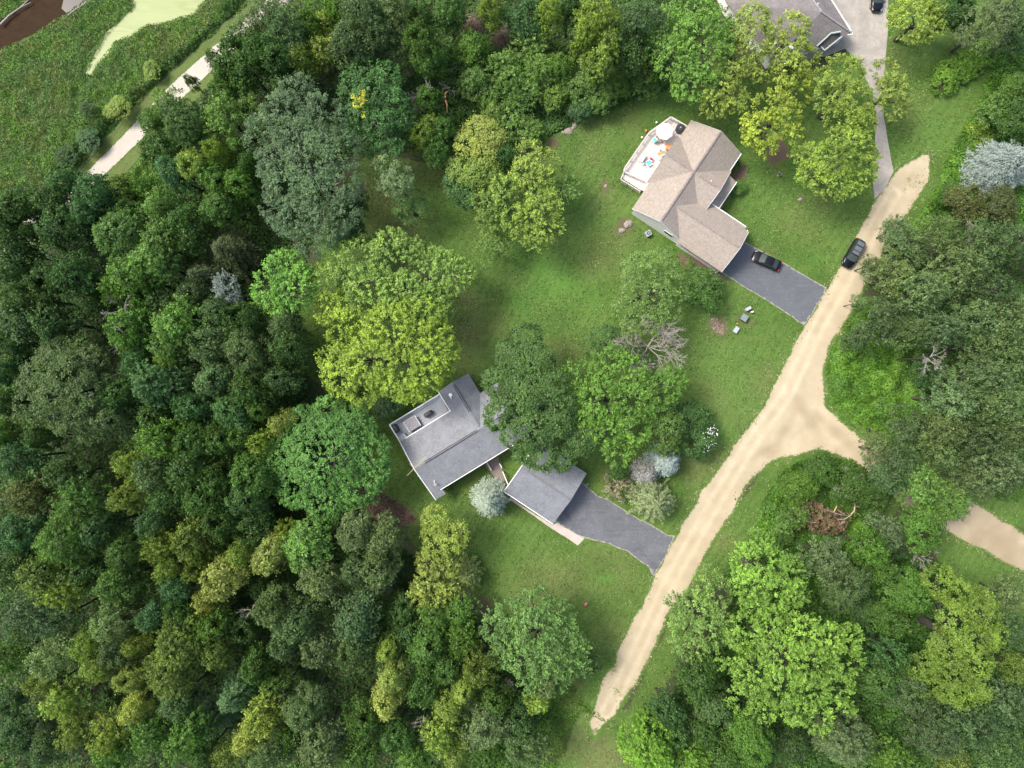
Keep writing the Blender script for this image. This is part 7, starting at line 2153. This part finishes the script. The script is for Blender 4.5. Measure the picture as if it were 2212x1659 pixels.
2 1 2100 380 140 14 willow gg grey green tree at the right edge, middle height
2 1 2010 580 140 13 willow gg crown below the reddish bare branches
2 1 2150 660 110 13 willow gg crown cut by the right edge, level with the fork
2 1 1960 800 140 15 willow gg feathery crown level with the fork
2 1 1740 930 140 14 willow gg pale crown right of the vivid weeds
2 1 1900 970 120 14 willow gg pale crown right of the other pale one
2 1 2090 960 130 14 willow gg crown near the right edge below the feathery one
2 1 1700 1130 120 14 willow gg pale grey tree above the hidden side road
2 1 1930 1180 130 14 willow gd dull tree over the side road
2 1 2140 1160 110 13 willow gg crown at the right edge over the side road
2 1 1690 1290 100 12 willow gg drooping crown above the side road
2 1 2060 1380 150 15 willow gg large drooping tree above the open side road
2 1 1880 1450 120 10 willow gg small drooping tree near the side road gravel
2 1 1480 1100 130 9 airy gd thin green tree at the lower side of the vivid weeds
2 1 1270 1260 110 8 airy gg sparse tree over the mouth of the side road
2 1 1430 1310 120 9 willow gd sparse tree covering the side road
2 1 1340 1440 110 9 oak gd sparse tree with sand showing beneath, lower one
2 1 1550 1500 140 10 maple br fresh green tree over the side road
2 1 1730 1590 110 8 oak br small fresh green tree left of the open side road
2 1 920 1390 110 6 oak dg leafy bush at the lower corner of the fork
2 1 1100 1490 130 7 oak dg dark leafy bush around the thin dead shrub
2 1 760 1500 110 6 oak mg mid green bush left of the rusty fallen tree
2 1 1250 1560 110 8 airy dg dark sparse tree right of the rusty fallen tree
2 1 1600 750 120 7 airy tl bluish growth behind the vivid weeds
2 2 720 30 80 5 maple br vivid green bush left of the rusty leaves
2 2 640 130 80 5 maple br vivid green bush under the rusty leaves
2 2 1330 130 120 10 willow gg grey green tree right of the rusty fallen tree
2 2 1560 110 130 10 oak mg mid green tree beside the open side road
2 2 1600 30 90 9 maple br fresh crown at the side road, left of its open end
2 2 1220 240 130 13 oak mg domed green tree below the rusty fallen tree
2 2 930 290 120 12 willow gg grey green tree left of the domed green one
2 2 1060 480 160 13 willow gd dull tree right of the topmost feathery lime tree
2 2 1280 370 90 11 oak mg lower crown of the domed green tree
2 2 1480 540 160 12 oak mg speckled mid green tree left of the large olive yellow one
2 2 1350 700 120 11 oak dg dark green tree below the speckled one
2 2 1300 890 130 12 maple tl bluish green tree right of the biggest feathery tree
2 2 1270 1100 130 12 oak dg dark green tree lower right of the biggest feathery tree
2 2 1440 1170 130 12 oak gd dull dome left of the olive yellow tree base
2 2 1420 980 110 11 oak dg dark tree hugging the olive yellow one from the left
2 2 100 1080 140 12 oak dg dark green tree below the lime tree touching the road
2 2 200 1260 130 11 oak gd dull tree lower left of the biggest feathery tree
2 2 130 1430 120 10 oak dg dark tree near the bottom edge right of the lime one
2 2 440 1500 160 12 oak mg green dome at the bottom edge below the biggest feathery tree
2 2 270 1590 100 11 oak dg dark green tree at the bottom edge beside the green dome
2 2 80 1610 90 11 maple li lime crown at the bottom edge
2 2 720 1520 100 8 oak dk dark low tree at the bottom edge
2 2 1050 1490 160 12 willow gg silvery green tree at the bottom edge, right half
2 2 1370 1590 120 11 maple mg mid green tree cut by the bottom edge
2 2 1640 1430 170 13 willow gd wide dull tree below the olive yellow one
2 2 1900 1380 150 13 willow gd dull grey tree at the lower right
2 2 1750 1590 110 12 oak ol olive tree at the bottom edge near the corner
2 2 2080 1540 150 13 willow gd dull grey tree in the bottom right corner
2 2 2120 1230 120 12 willow gd dull tree at the right edge above the corner
2 2 2160 1020 90 11 oak ol yellow tinged tree at the right edge
2 2 2150 780 110 11 willow gd grey tree at the right edge beside the olive yellow one
2 2 2120 540 100 9 willow gg grey green tree at the right edge below the side road
2 2 1200 640 90 7 oak dk dark low tree between the dull one and the bluish one
'''
for line in CAT.strip().splitlines():
    w = line.split(None, 8)
    c, r, x, y, rad, h = (float(a) for a in w[:6])
    v = T(c, r, x, y)
    st, co, lab = w[6], w[7], w[8]
    assert lab not in LABELS, lab
    LABELS.add(lab)
    nw = len(lab.split()); assert 4 <= nw <= 16, lab
    small = h <= 7
    tree(v, rad / 3.0 * 1.13, h, st, co, lab, name='bush' if small else ('willow_tree' if st == 'willow' and False else 'broadleaf_tree'), cat='bush' if small else 'tree')
